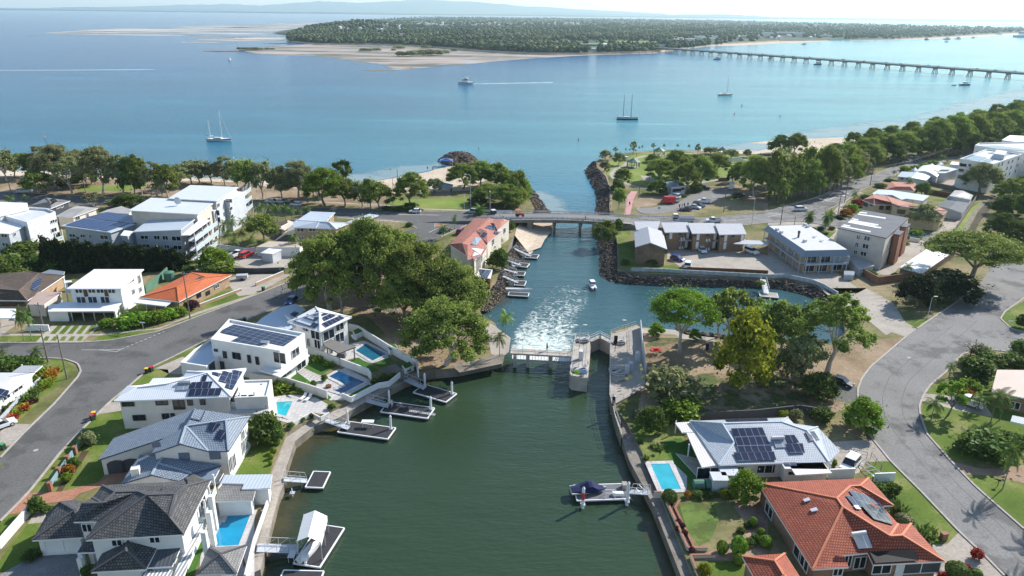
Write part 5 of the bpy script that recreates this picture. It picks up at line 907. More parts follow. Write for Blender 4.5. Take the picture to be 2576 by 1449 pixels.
for u, v, w, d, l in ((2170, 490, 2.6, 2.2, 'taller'), (2070, 545, 2.2, 2.0, 'lower')): p = base('23', u, v+30); mb = MB(); mb.box((p.x, p.y, 3.1), (w, d, 2.2)); mb.box((p.x, p.y, 4.25), (w+.2, d+.2, .1)); solo('garden_shed', mb, LGREY, f'{l} grey garden shed beside the pool garden', 'shed')
r = thing('water_tank', 'dark green ribbed twin tank lying beside the pool garden', 'water tank', base('23', 1930, 570)); p = base('23', 1930, 570); q = Vector((1, .05, 0))
for k in (-1, 1): MB().tube(p+q*(k*.85-.75)+Vector((0, 0, .75)), p+q*(k*.85+.75)+Vector((0, 0, .75)), .75, n=12).build('tank_drum', plain('green tank', (.03, .14, .11)), r)
# ---- terracotta house
H = House('terracotta_house', 'large brick house with terracotta tiled hips, solar panels and pool heating', 'house', base('33', 900, 1500))
vs = V('33', 4.9, '-106,510 450,1382 812,1360 760,1240@5.2 1002,1215@5.2 1060,1336 1776,1300 1440,922 1310,925 1145,742 1262,738 1015,462 755,755@8.0 695,668@7.9 830,545@7.2 930,541@7.0 1230,1047@7.0 1352,1040@6.8')
H.shell(vs, [(0, 1, 12, 13), (1, 2, 3, 4, 5, 6, 17, 16, 12), (13, 12, 16, 8, 9, 14), (14, 9, 10, 15), (15, 10, 11), (0, 13, 14, 15, 11), (17, 6, 7), (16, 17, 7, 8)], RTILE, BRICK, 2, .5, ridge=RIDGE_R, fascia=ALU)
H.panel('33', '803,597 965,640 1020,665 1140,740 1252,945 1060,890 920,740 855,665;770,648 870,668 945,770 850,745', off=.6); heater(H, '33', (840, 1030), (985, 1010), (1048, 1170), (905, 1180)); H.panel('33', '1015,1212 1450,1185 1515,1298 1075,1325', plain('black pool matting', (.012, .012, .012)), name='pool_heating', off=.3)
H.panel('33', '355,690 415,672 432,698 372,715;425,790 490,770 508,800 445,815;850,755 890,750 928,790 880,785', plain('white skylight', (.75, .77, .8), .3), name='skylight', off=.15, th=.12)
H.win('33', '320,1245,3,1.6 370,1320,2,1.6 15,790,2.4,1.7 800,1290,1,2 920,1310,1.6,1.8 1140,1375,2.4,1.4 700,1400,1.2,1.2'); H.win('33', '1320,1380,1,2.1', glass=WHITE, name='door'); H.win('33', '1540,1350,5,2', glass=DGREY, name='garage_door')
H = House('garden_pavilion', 'small terracotta tiled pavilion beside the big red-roofed house', 'pavilion', base('23', 2500, 1400)); A, B, C = V('F', 4.8, '1935,1520 2052,1512 1981,1392'); H.rect(A, B, C, 4.8, 'hip', 1.5, RTILE, BRICK, 2, .4, ridge=RIDGE_R)
wall('cream retaining wall with brick cap along the right-hand seawall garden', '23', '1425,660 1500,660 1560,770 1765,1225 1960,1225', 1.0, CREAM, z=1.5, cap=REDBRICK); wall('cream wall continuing past the garden steps at the bottom', '23', '2040,1292 1790,1300 1850,1449 1900,1560', 1.0, CREAM, z=1.5, cap=REDBRICK); wall('dark paling fence between the lock park and the blue-tiled house', 'F', '1590,1050 1700,1062 1900,1052 2010,1040 2085,1052', 1.7, DGREY, name='paling_fence', cat='fence')
wall('low brick edging around the circular front lawn', '23', '1690,690 1640,770 1850,1210', .25, REDBRICK, w=.3); wall('long white fence panel beside the terracotta house hedge', '33', '600,470 860,460', 1.7, WHITE); wall('white sheet fence beside the boat trailer', '33', '1060,500 1265,492', 1.5, WHITE)
# ---- house at right edge
H = simple('pink_roof_house', 'dark brick house with pinkish metal roof at the right edge', 'house', '32', 5.2, '2250,1038 2545,1100 2700,1130 2900,830 2576,825 2305,822', PINKM, BRICK, .4); H.win('32', '2480,1180,1.6,1.4'); H.shell(V('32', 4.2, '2440,1340 2700,1400 2700,1330 2460,1280'), 4, BMETAL, BRICK, 2, .1, wall=False, rname='awning')
# ================================================================= VEHICLES, BOATS, PONTOONS, POLES
CARC = {}
def paint(c):
    k = 'car paint %.2f %.2f %.2f' % c
    return mat(k, c, .25, .6)
def loft(mb, secs, mi=0, caps=True):
    """secs: list of rings (same length)"""
    n = len(secs[0]); k = len(mb.v)
    vs = [p for s in secs for p in s]; fs = [(j*n+i, j*n+(i+1) % n, (j+1)*n+(i+1) % n, (j+1)*n+i) for j in range(len(secs)-1) for i in range(n)]
    if caps: fs += [list(range(n))[::-1], [(len(secs)-1)*n+i for i in range(n)]]
    return mb.add(vs, fs, mi)
def local(name, label, cat, p, rz, group=None):
    r = thing(name, label, cat, p, rz, group); r['_local'] = 1; return r
def car(kind, col, label, t, u, v, u2, v2, group=None, name=None, z=2.05):
    """(u,v) tail, (u2,v2) nose in the photo"""
    a, b = W(*T(t, u, v), z), W(*T(t, u2, v2), z); rz = math.atan2(b.y-a.y, b.x-a.x); p = (a+b)/2
    return car_at(kind, col, label, p, rz, group, name)
def car_at(kind, col, label, p, rz, group=None, name=None):
    nm = name or {'ute': 'utility_truck', 'van': 'van', 'truck': 'truck'}.get(kind, 'parked_car'); cat = {'ute': 'utility truck', 'van': 'van', 'truck': 'truck'}.get(kind, 'car')
    r = local(nm, label, cat, p, rz, group); P = paint(col)
    L, Wd, Hh = {'hatch': (4.1, 1.75, 1.48), 'sedan': (4.6, 1.82, 1.45), 'suv': (4.7, 1.88, 1.72), 'ute': (5.2, 1.86, 1.75), 'van': (5.6, 2.0, 2.5), 'truck': (7.5, 2.3, 2.6), 'wagon': (4.8, 1.9, 1.8)}[kind]
    h = L/2; w = Wd/2
    def ring(x, z0, z1, wb, wt): return [(x, -wb, z0), (x, wb, z0), (x, wb*1.0, z0+(z1-z0)*.6), (x, wt, z1), (x, -wt, z1), (x, -wb, z0+(z1-z0)*.6)]
    mb = MB(); bz = .32; 
    prof = {'hatch': [(-h, .75, .9), (-h+.12, .95, 1), (h-1.15, .95, 1), (h-.25, .78, .98), (h, .62, .85)], 'sedan': [(-h, .75, .88), (-h+.15, .95, .97), (-.2, .95, 1), (h-1.3, .93, 1), (h-.2, .75, .95), (h, .6, .82)]}.get(kind, [(-h, .9, .95), (-h+.1, 1.05, 1), (h-1.2, 1.05, 1), (h-.15, .9, .97), (h, .7, .9)])
    loft(mb, [ring(x, bz, z, w*k, w*k*.95) for x, z, k in prof])
    body = mb.build('body', P, r)
    cab = {'hatch': (-h+.1, -h+.75, .25, 1.05), 'sedan': (-h+.75, -h+1.4, .25, 1.15), 'suv': (-h+.08, -h+.45, .35, 1.15), 'wagon': (-h+.08, -h+.45, .35, 1.15), 'ute': (-.45, -.25, .75, 1.45), 'van': (-h+.05, -h+.12, h-1.3, h-.55), 'truck': (h-1.9, h-1.85, h-.5, h-.25)}[kind]
    z0 = .92 if kind in ('hatch', 'sedan') else 1.02; mb = MB()
    loft(mb, [[(cab[0], -w*.95, z0), (cab[0], w*.95, z0), (cab[3], w*.95, z0), (cab[3], -w*.95, z0)], [(cab[1], -w*.8, Hh), (cab[1], w*.8, Hh), (cab[2], w*.8, Hh), (cab[2], -w*.8, Hh)]])
    mb.build('window_band', P if kind == 'van' else GLASS, r); mb = MB(); mb.box(((cab[1]+cab[2])/2, 0, Hh+.02), (cab[2]-cab[1]+.1, Wd*.82, .07)); mb.build('roof_panel', P, r)
    if kind == 'van':
        MB().add([(cab[2]-.1+.1, -w*.78, Hh-.25), (cab[2]+.13, w*.78, Hh-.25), (cab[3]-.05, w*.85, 1.35), (cab[3]-.05, -w*.85, 1.35)], [(0, 1, 2, 3)]).build('windscreen', GLASS, r)
    if kind == 'ute':
        MB().box((-h+1.05, 0, 1.02), (2.1, Wd, .1)).build('tray_floor', DGREY, r)
        for sy in (-1, 1): MB().box((-h+1.05, sy*w*.98, 1.22), (2.15, .06, .4)).build('tray_side', P, r)
        MB().box((-h, 0, 1.22), (.06, Wd, .4)).build('tailgate', P, r)
    if kind == 'truck': MB().box((-h+2.6, 0, 1.2), (5.2, Wd, .15)).build('tray_floor', DGREY, r); [MB().box((-h+2.6, sy*w, 1.55), (5.2, .06, .55)).build('tray_side', P, r) for sy in (-1, 1)]; MB().box((h-2.05, 0, 1.9), (.06, Wd, 1.1)).build('headboard', STEEL, r)
    for sx in (-1, 1):
        for sy in (-1, 1):
            x = sx*(h-.85); wh = MB().tube((x, sy*(w-.2), .34), (x, sy*(w+.02), .34), .34, n=10).build('wheel', BLACK, r); MB().tube((x, sy*(w+.0), .34), (x, sy*(w+.035), .34), .2, n=8).build('rim', STEEL, wh)
    for sy in (-1, 1): MB().box((h-.06, sy*w*.68, .68), (.14, .34, .16)).build('headlight', ALU, r); MB().box((-h+.04, sy*w*.75, .8), (.1, .26, .18)).build('tail_light', plain('red lamp', (.4, .02, .02), .4), r)
    return r
WH, SV, BK, RD, BL, MR = (.78, .78, .78), (.45, .47, .5), (.02, .022, .028), (.55, .02, .02), (.03, .06, .25), (.25, .03, .06)
# streets
car('hatch', WH, 'white hatchback driving along the esplanade near the lamp post', '11', 1650, 692, 1552, 690); car('suv', SV, 'silver car driving under the palms towards the bridge', '11', 2230, 698, 2130, 694)
car('suv', WH, 'white four-wheel drive with yellow surfboards on its roof on the curving road', '31', 262, 672, 400, 668); car('ute', WH, 'white utility with tray driving right past the motel', '21', 2085, 788, 1965, 786, name='utility_truck')
car('truck', WH, 'white tipper truck passing behind the motel roofs', '21', 1800, 782, 1635, 778); car('truck', WH, 'white flatbed truck entering the bridge from the left', '11', 2545, 728, 2380, 738, z=2.3)
car('ute', SV, 'silver utility parked in tree shade on the far-left esplanade', '01', 170, 492, 325, 488)
for i, (u, v) in enumerate(((150, 588), (235, 590), (330, 600), (405, 618))): car('hatch', (SV, SV, BK, WH)[i], ['silver hatchback, leftmost of the four parked nose-in by the esplanade', 'silver hatchback between another silver and a black car', 'black hatchback next to the white sedan by the esplanade', 'white sedan nearest the palms at the end of the parked four'][i], '11', u+45, v+6, u-45, v, 'cars parked along the esplanade')
car('suv', BK, 'dark blue wagon parked under trees by the drive above the modern house', '12', 540, 60, 575, 140); car('hatch', BL, 'dark blue hatchback parked at the kerb beside the sky blue garage roof', '12', 385, 125, 330, 175)
car('sedan', WH, 'white car cut by the left edge on a concrete driveway', '02', -60, 1430, 80, 1380); car('ute', WH, 'white utility parked beside the round green tree in the flats car park', '01', 2340, 1150, 2440, 1110); car('suv', RD, 'red wagon beside the white utility in the flats car park', '01', 2440, 1150, 2520, 1118)
# park car park
car('van', RD, 'bright red delivery van in the park car park', '21', 1640, 600, 1500, 592); car('suv', WH, 'white wagon with roof box behind the red van', '21', 1690, 550, 1580, 530); car('sedan', SV, 'silver car squeezed beside the red van', '21', 1660, 590, 1630, 565)
car('sedan', (.05, .03, .03), 'dark maroon sedan nearest the oval island in the park car park', '21', 1795, 672, 1690, 668); car('sedan', SV, 'silver hatchback between the two dark cars', '21', 1795, 640, 1880, 655); car('suv', BK, 'black wagon at the right end of the trio', '21', 1835, 620, 1920, 640); car('ute', WH, 'white utility with tray crossing the park car park', '21', 2000, 598, 1872, 585, name='utility_truck')
car('suv', BK, 'black four-wheel drive parked under trees behind the toilet block', '21', 1895, 450, 1978, 462); car('van', WH, 'white camper van parked at the far end of the park car park', '21', 2200, 470, 2215, 425); car('suv', BK, 'dark wagon in deep shade at the right of the park car park', '21', 2240, 535, 2330, 525)
for i, (u, v) in enumerate(((1335, 205), (1405, 190), (1480, 175))): car('suv', (BK, SV, BK)[i], ['black wagon, nearest of three parked in shade on the esplanade', 'silver wagon in the middle of three parked in shade', 'dark boxy four-wheel drive, farthest of three parked in shade'][i], '31', u+30, v-4, u-30, v+4, 'cars parked in tree shade')
# motel
car('hatch', WH, 'white hatchback in front of the motel rooms, centre bay', '21', 1880, 1062, 1940, 1108); car('suv', WH, 'white wagon at the right end bay below the motel walkway', '21', 2360, 1080, 2455, 1115); car('hatch', BL, 'royal blue hatchback beside the gabled motel wing', '21', 1620, 1160, 1705, 1180); car('suv', WH, 'white wagon parked facing away beside the motel lawn', '21', 1760, 1262, 1780, 1205); car('sedan', (.02, .2, .25), 'teal car half hidden by a bright green bush', '31', 1420, 940, 1525, 948)
car('hatch', BK, 'black hatchback parked in the small bay beside the big road bend', '32', 660, 945, 825, 1000); car('wagon', WH, 'white four-wheel drive with roof rack in the driveway near the boat trailer', '33', 880, 290, 755, 430); car('ute', WH, 'white pickup on the driveway behind palms at the right edge', '32', 2100, 1200, 1910, 1140, name='utility_truck')
car('suv', MR, 'maroon car beside the red-roofed townhouses', '11', 2040, 915, 2090, 880); car('sedan', BK, 'dark car at the kerb under the lone palm', '11', 1890, 890, 1920, 880)
for i, (u, v) in enumerate(((2180, 411), (2235, 405), (2300, 398))): car('sedan', (WH, BK, SV)[i], ['white sedan', 'black sedan', 'silver sedan'][i]+' parked along the shaded verge beyond the zebra crossing', 'F', u+5, v-1, u-5, v)
# tractor on the bridge truck
p = W(*T('21', 75, 735), 4.2); r = local('tractor', 'small red tractor with orange canopy on the bridge approach', 'tractor', p, 0); MB().box((.6, 0, 1), (1.8, .8, .7)).box((-.6, 0, .95), (.9, 1.1, .5)).build('body', paint((.45, .03, .02)), r); MB().box((-.5, 0, 2.5), (1.6, 1.5, .12)).build('canopy', paint((.8, .15, .03)), r)
for x, y in ((-1.1, -.6), (-1.1, .6), (.1, -.6), (.1, .6)): MB().tube((x, y, 1), (x, y, 2.5), .05).build('canopy_post', BLACK, r)
for x, q in ((-.7, .65), (1.2, .42)):
    for y in (-.75, .75): MB().tube((x, y-.15, q), (x, y+.15, q), q, n=12).build('wheel', BLACK, r)
# trailers, caravan
r = local('caravan', 'white caravan with dark patterned side under the ribbed carport', 'caravan', base('33', 330, 480), 0); MB().prism([(-3.2, -1.1, 0), (3.2, -1.1, 0), (3.2, 1.1, 0), (-3.2, 1.1, 0)], .5, 2.7).build('body', OFFW, r)
for x in (-2, .2, 2): MB().box((x, -1.12, 1.9), (1.1, .04, .5)).build('window', GLASS, r)
MB().box((-2, 0, 2.8), (1.8, 1, .06)).build('solar_panel', SOLAR, r); [MB().tube((x, y-.1, .35), (x, y+.1, .35), .35, n=10).build('wheel', BLACK, r) for x in (-.4, .5) for y in (-1, 1)]
p = base('33', 1050, 420); r = local('boat_trailer', 'empty galvanised boat trailer on the grass beside the fence', 'trailer', p, math.radians(105)); mb = MB()
for sy in (-1, 1): mb.path([(-2.6, sy*.9, .5), (.6, sy*.85, .5), (2.2, sy*.35, .5), (2.9, 0, .5)], [.06]*4, 5)
for x in (-2.5, -1.6, -.7, .2, 1.1): mb.tube((x, -.85, .5), (x, .85, .5), .05)
mb.build('frame', STEEL, r); [MB().tube((-1.6, y-.1, .33), (-1.6, y+.1, .33), .33, n=10).build('wheel', BLACK, r) for y in (-1.05, 1.05)]; [MB().box((-1.6, y, .72), (.9, .25, .06)).build('mudguard', STEEL, r) for y in (-1.05, 1.05)]
p = base('01', 2440, 1365); r = local('box_trailer', 'grey box trailer parked on the lawn behind the orange-roofed house', 'trailer', p, .2); MB().box((0, 0, .95), (2.8, 1.6, .9)).build('body', GREYW, r); [MB().tube((0, y-.1, .35), (0, y+.1, .35), .35, n=10).build('wheel', BLACK, r) for y in (-.9, .9)]; MB().tube((1.4, 0, .5), (2.4, 0, .5), .06).build('drawbar', STEEL, r)
# ---- road bridge
Z = 4.3; A0, A1 = W(*T('21', -10, 755), Z), W(*T('21', 1215, 795), Z); B1 = W(*T('21', 1560, 738), Z)
ux = (A1-A0).normalized(); uy = Vector((-ux.y, ux.x, 0)); BW = 9.5; BLN = (A1-A0).length; r = thing('road_bridge', 'low concrete road bridge over the channel with steel guard rails', 'bridge', A0-Vector((0, 0, Z)))
pt = lambda x, y, z: A0+ux*x+uy*y+Vector((0, 0, z-Z)); arch = lambda x: Z-.5+.6*math.sin(math.pi*max(0, min(1, x/BLN)))
def deck(y0, y1, dz, th, m, nm, x0=-6, x1=None):
    mb = MB(); x1 = x1 or BLN+6; n = 16
    for i in range(n):
        a = x0+(x1-x0)*i/n; b = x0+(x1-x0)*(i+1)/n; za, zb = arch(a)+dz, arch(b)+dz
        vs = [pt(a, y0, za), pt(b, y0, zb), pt(b, y1, zb), pt(a, y1, za), pt(a, y0, za-th), pt(b, y0, zb-th), pt(b, y1, zb-th), pt(a, y1, za-th)]; mb.add(vs, [(0, 1, 2, 3), (4, 7, 6, 5), (0, 4, 5, 1), (3, 2, 6, 7)])
    return mb.build(nm, m, r)
deck(0, BW, 0, .9, CONCD, 'deck', -6, BLN-6); deck(1.6, BW-.7, .02, .01, ASPH2, 'roadway', -6, BLN); deck(.1, 1.4, .15, .14, CONC, 'footpath', -6, BLN)
for y in (.1, 1.5, BW-.3):
    mb = MB(); n = 26
    for i in range(n+1):
        x = -10+(BLN+26 if y > 2 else BLN+4)*i/n; z = arch(x); mb.box(tuple(pt(x, y, z+.45)), (.14, .14, 1.0))
        if i < n:
            x2 = -10+(BLN+26 if y > 2 else BLN+4)*(i+1)/n
            for h, th in ((.55, .28), (.95, .08)): mb.beam(pt(x, y-.1, z+h), pt(x2, y-.1, arch(x2)+h), .07, th)
    mb.build('guard_rail', STEEL if y > 1 else plain('blue grey rail', (.3, .34, .4)), r)
for u in (425, 690):
    x = (W(*T('21', u, 790), Z-.5)-A0).dot(ux); mb = MB(); [mb.prism([pt(x-.35, y-.5, 0), pt(x+.35, y-.5, 0), pt(x+.35, y+.5, 0), pt(x-.35, y+.5, 0)], -2, Z-1.6) for y in (1, BW/2, BW-1)]; mb.prism([pt(x-.6, 0, 0), pt(x+.6, 0, 0), pt(x+.6, BW, 0), pt(x-.6, BW, 0)], Z-1.9, Z-1.1); mb.build('pier', CONCD, r)
for x in (-3, 190/1215*BLN, 850/1215*BLN): 
    mb = MB(); mb.prism([pt(x-.8, .1, 0), pt(x+.8, .1, 0), pt(x+.8, BW-.1, 0), pt(x-.8, BW-.1, 0)], -1, Z-.95); mb.build('abutment', CONCD, r)
mb = MB(); mb.poly([pt(-6, .2, Z-.6), pt(-30, .5, 2.05), pt(-30, BW-.5, 2.05), pt(-6, BW-.2, Z-.6)]); mb.poly([pt(-6, .2, Z-.6), pt(-6, .2, 1), pt(-30, .2, 1), pt(-30, .5, 2.05)]); struct('road_ramp', mb, ASPH)
mb = MB(); mb.poly([pt(BLN*.7, .2, Z-.08), pt(BLN+24, .5, 2.08), pt(BLN+30, BW-.5, 2.08), pt(BLN*.7, BW-.2, Z-.08)]); mb.poly([pt(BLN*.7, .2, Z-.1), pt(BLN*.7, .2, 1), pt(BLN+24, .5, 1), pt(BLN+24, .5, 2.08)]); struct('road_ramp', mb, ASPH2)
# ---- long bridge to the far shore
ZB = 7.5; P1 = W(2576, 184, ZB); P0 = W(1650, 119.5, ZB); dv = P1-P0; P1 = P0+dv*1.06; LB = (P1-P0).length; d = (P1-P0).normalized(); nn = Vector((-d.y, d.x, 0)); r = thing('long_bridge', 'very long low concrete bridge crossing the strait on raked piers', 'bridge', (P0.x, P0.y, 0))
MB().beam(P0, P1, 10.5, .9).build('deck', CONCD, r); MB().beam(P0-Vector((0, 0, 1)), P1-Vector((0, 0, 1)), 7.5, 1.3).build('girder', CONCD, r)
for s in (-1, 1): MB().beam(P0+nn*s*5.1+Vector((0, 0, .95)), P1+nn*s*5.1+Vector((0, 0, .95)), .15, .5).build('guard_rail', STEEL, r)
npier = 31
for i in range(npier):
    c = P0+d*(LB*(i+.5)/npier); mb = MB(); mb.beam(Vector((c.x, c.y, 5.3))-nn*5, Vector((c.x, c.y, 5.3))+nn*5, 1.4, 1.1)
    for k in (-1.2, -.4, .4, 1.2): mb.beam(Vector((c.x, c.y, 5))+nn*k*3, Vector((c.x, c.y, -1))+nn*k*4.6+d*(.5 if k > 0 else -.5), .75, .75)
    mb.build('pier', CONCD, r)
for i in range(8): c = P0+d*(LB*(i+.6)/8)+nn*5; mb = MB(); mb.tube(c, c+Vector((0, 0, 9)), .12); mb.beam(c+Vector((0, 0, 9)), c+Vector((0, 0, 9))-nn*2, .15, .1); mb.build('lamp_post', STEEL, r)
def tiny_car(p, rz, c, label):
    r = local('car', label, 'car', p, rz, 'cars crossing the long bridge'); mb = MB(); mb.box((0, 0, .65), (4.5, 1.8, .8)); mb.build('body', paint(c), r); MB().box((-.2, 0, 1.3), (2.4, 1.6, .6), taper=.8).build('window_band', GLASS, r)
for i in range(22): c = P0+d*(LB*(.04+.94*(i+random.uniform(-.3, .3))/22))+nn*(2 if i % 2 else -2)+Vector((0, 0, .47)); k = random.choice((WH, WH, BK, SV)); tiny_car(c, math.atan2(d.y, d.x), k, {WH: 'white', BK: 'black', SV: 'silver'}[k]+' car crossing the long bridge{}')
# ---- pontoons
def pontoon(t, s, label, m=None, z=.55, group=None):
    A, B, C = V(t, z, s); P = R4(A, B, C); c = sum(P, Vector())/4; r = thing('pontoon', label, 'pontoon', (c.x, c.y, 0), 0, group)
    MB().prism(P, -.15, z-.12).build('float', DARK, r); MB().prism(offset_loop(P, .12), z-.12, z+.03).build('deck', m or plain('black deck mat', (.045, .045, .05), .9, .15, 1.5), r); mb = MB()
    for i in range(4): mb.beam(P[i]-Vector((0, 0, .05)), P[(i+1) % 4]-Vector((0, 0, .05)), .16, .22+i*.004)
    mb.build('edge_frame', ALU, r); return P
def gangway(t, s, label, z0=1.7, z1=.75, w=1.1, h=1.1, group=None, m=None):
    a, b = V(t, z0, s); b.z = z1; k = V(t, z1, s)[1]; b = k; r = thing('gangway', label, 'gangway', (a.x, a.y, 0), 0, group); d = (b-a); L = d.length; d.normalize(); n = Vector((-d.y, d.x, 0)).normalized(); up = Vector((0, 0, 1))
    MB().beam(a, b, w, .08).build('walkway', m or GREYW, r)
    for sd in (-1, 1):
        mb = MB(); o = n*w/2*sd; mb.beam(a+o, b+o, .07, .1); mb.beam(a+o+up*h+d*L*.08, b+o+up*h-d*L*.08, .07, .07); mb.beam(a+o, a+o+up*h+d*L*.08, .06, .06); mb.beam(b+o, b+o+up*h-d*L*.08, .06, .06); nn_ = max(2, int(L/1.5))
        for i in range(1, nn_+1): q = a+o+d*L*(.08+.84*(i-.5)/nn_); mb.beam(q, q+up*h, .05, .05); mb.beam(q, q+up*h+d*L*.84/nn_*.9, .04, .04) if i < nn_ else None
        mb.build('side_truss', STEEL, r)
def pile(t, u, v, label, h=3.0, r0=.2, m=None, z=0., group='white-capped mooring piles', band=False):
    p = W(*T(t, u, v), .5); r = thing('mooring_pile', label, 'mooring pile', (p.x, p.y, 0), 0, group); MB().tube((p.x, p.y, -1), (p.x, p.y, h), r0, n=10).build('post', m or ALU, r); MB().tube((p.x, p.y, h), (p.x, p.y, h+.35), r0*1.05, .02, 10).build('cap', ALU, r); MB().box((p.x, p.y, .62), (.7, .7, .14)).build('collar', STEEL, r)
    if band: MB().tube((p.x, p.y, h*.45), (p.x, p.y, h*.8), r0*1.04, n=10).build('red_band', plain('red band', (.6, .06, .05)), r)
pontoon('12', '1582,1050 1910,1148 1990,1055', 'dark pontoon nearest the park on the left bank'); gangway('12', '1500,920 1700,1010', 'gangway to the pontoon nearest the park')
pontoon('12', '1253,1245 1725,1312 1782,1205', 'long dark pontoon with a ladder and white figure-like cover'); gangway('12', '1110,1130 1335,1190', 'gangway to the pontoon carrying the ladder')
pontoon('12', '822,1449 1325,1520 1383,1405', 'long dark pontoon with white fish-cleaning table'); gangway('12', '700,1330 935,1410', 'gangway to the pontoon with the fish-cleaning table')
pontoon('13', '497,555 672,562 712,402', 'small square dark pontoon off the concrete promenade'); gangway('13', '275,475 515,492', 'gangway to the small square pontoon')
pontoon('13', '375,1320 640,1362 738,945', 'long dark pontoon carrying the white boat shelter'); gangway('13', '10,1165 430,1180', 'long gangway to the boat shelter pontoon', w=1.6); pontoon('13', '205,1560 620,1570 632,1400', 'dark pontoon section cut by the bottom edge')
pontoon('23', '655,690 1185,672 1145,520', 'wide grey pontoon with covered blue boat on the right bank', plain('grey deck mat', (.16, .16, .17), .9)); gangway('23', '1385,615 1185,600', 'gangway to the right-bank pontoon with blue boat')
for u, v, l in ((1700, 985, 'beside the gangway nearest the park'), (1972, 1070, 'at the outer corner of the pontoon nearest the park'), (1343, 1160, 'beside the white-covered figure'), (1760, 1225, 'at the corner of the ladder pontoon'), (925, 1370, 'beside the fish-table gangway'), (1357, 1420, 'at the outer corner of the fish-table pontoon')): pile('12', u, v, 'white mooring pile '+l)
pile('23', 712, 735, 'white mooring pile with red band at the blue boat', 3.4, .24, band=True); pile('23', 1158, 705, 'white mooring pile beside the right-bank gangway', 3.8, .24); pile('22', 1015, 1270, 'dark lock guide pile with white conical cap', 4.2, .28, DARK); pile('13', 365, 620, 'small thin white-topped marker post in the shallows', 1.2, .08)
# things on pontoons
p = W(*T('12', 1128, 1392), .6); mb = MB(); [mb.tube(p+Vector((x, y, 0)), p+Vector((x, y, 1)), .04) for x in (-.9, .9) for y in (-.35, .35)]; mb.box((p.x, p.y, p.z+1.02), (2.1, .9, .08)); solo('fish_table', mb, ALU, 'white fish-cleaning table on the long dark pontoon', 'table')
a, b = V('12', .8, '1545,1235 1800,1275'); n_ = Vector((-(b-a).y, (b-a).x, 0)).normalized()*.22; mb = MB(); mb.beam(a+n_, b+n_, .06, .08); mb.beam(a-n_, b-n_, .06, .08); [mb.beam(a.lerp(b, i/14)+n_, a.lerp(b, i/14)-n_, .05, .05) for i in range(15)]; solo('ladder', mb, ALU, 'white aluminium ladder lying across the pontoon', 'ladder')
P = V('13', .6, '410,1100 650,1110 718,850 485,820'); r = thing('boat_shelter', 'white peaked fabric boat shelter over a pontoon', 'shelter', (P[0].x, P[0].y, .6)); a, b, c, d_ = [Vector((p.x, p.y, 3.4)) for p in V('13', 3.4, '410,1100 650,1110 715,845 480,830')]; m0 = (a+b)/2+Vector((0, 0, .8)); m1 = (c+d_)/2+Vector((0, 0, .8)); up = Vector((0, 0, .8))
mb = MB(); mb.poly([a, m0, m1, d_]); mb.poly([m0, b, c, m1]); mb.poly([a-up, a, d_, d_-up]); mb.poly([b, b-up, c-up, c]); mb.poly([d_, m1, c]); mb.build('canopy', plain('white canvas', (.8, .8, .79), .7, .05), r); [MB().tube((q.x, q.y, .6), q, .06).build('post', STEEL, r) for q in (a, b, c, d_, (a+d_)/2, (b+c)/2)]
def tender(t, u, v, rz, label, L=3.6, Wd=1.3, z=.65, col=ALU, cover=None, name='dinghy', flip=True, lean=0):
    p = W(*T(t, u, v), z); r = local(name, label, 'boat', p, rz); sec = []
    for i in range(9): x = -L/2+L*i/8; k = min(1, (1-(max(0, i-2)/6.)**2.2)+.02); w = Wd/2*k; sec.append([(x, -w, .55+.12*i/8), (x, -w*.7, .12+.25*(i/8)**3), (x, 0, .0+.4*(i/8)**3), (x, w*.7, .12+.25*(i/8)**3), (x, w, .55+.12*i/8), (x, 0, .72 if cover else .3)])
    mb = MB(); loft(mb, sec); mb.build('hull', col, r)
    if cover:
        mb = MB(); loft(mb, [[(x*L, -w*Wd, .5), (x*L, -w*Wd*.8, h*.8+.4), (x*L, 0, h+.5), (x*L, w*Wd*.8, h*.8+.4), (x*L, w*Wd, .5)] for x, w, h in ((-.5, .45, .35), (-.25, .52, .55), (-.02, .52, 1.25), (.08, .5, 1.25), (.25, .45, .5), (.42, .25, .25), (.5, .05, .15))]); mb.build('cover', cover, r)
    return r
tender('23', 770, 600, math.radians(8), 'small boat under a navy blue cover on the right-bank pontoon', 5.4, 2.1, .6, OFFW, plain('navy canvas', (.012, .018, .075), .8), 'covered_boat')
tender('13', 510, 1230, math.radians(75), 'slim white dinghy upturned on the shelter pontoon', 3.6, 1.0); tender('13', 580, 1190, math.radians(68), 'broader white dinghy beside the slim one under the shelter', 3.8, 1.4)
p = W(*T('13', 498, 1320), .6); mb = MB(); mb.box((p.x, p.y, 1.5), (.9, .7, .5)); mb.box((p.x, p.y, .95), (.3, .3, .7)); solo('dock_box', mb, ALU, 'small white dock box on the shelter pontoon', 'box'); p = W(*T('13', 370, 1280), .6); mb = MB(); mb.box((p.x, p.y, 1.45), (.9, 1.5, .07)); [mb.box((p.x+x, p.y+y, 1), (.06, .06, .9)) for x in (-.35, .35) for y in (-.6, .6)]; solo('sink_bench', mb, STEEL, 'steel sink bench at the edge of the shelter pontoon', 'bench')
p = W(*T('23', 1065, 635), .6); mb = MB(); mb.box((p.x, p.y, .85), (1.6, .6, .5)); solo('dock_box', mb, ALU, 'low white dock box on the right-bank pontoon', 'box'); p = W(*T('23', 1130, 560), .6); mb = MB(); mb.box((p.x, p.y, 1.0), (.7, 1.0, .8)); solo('dock_box', mb, CONC, 'beige dock box at the gangway end of the right-bank pontoon', 'box')
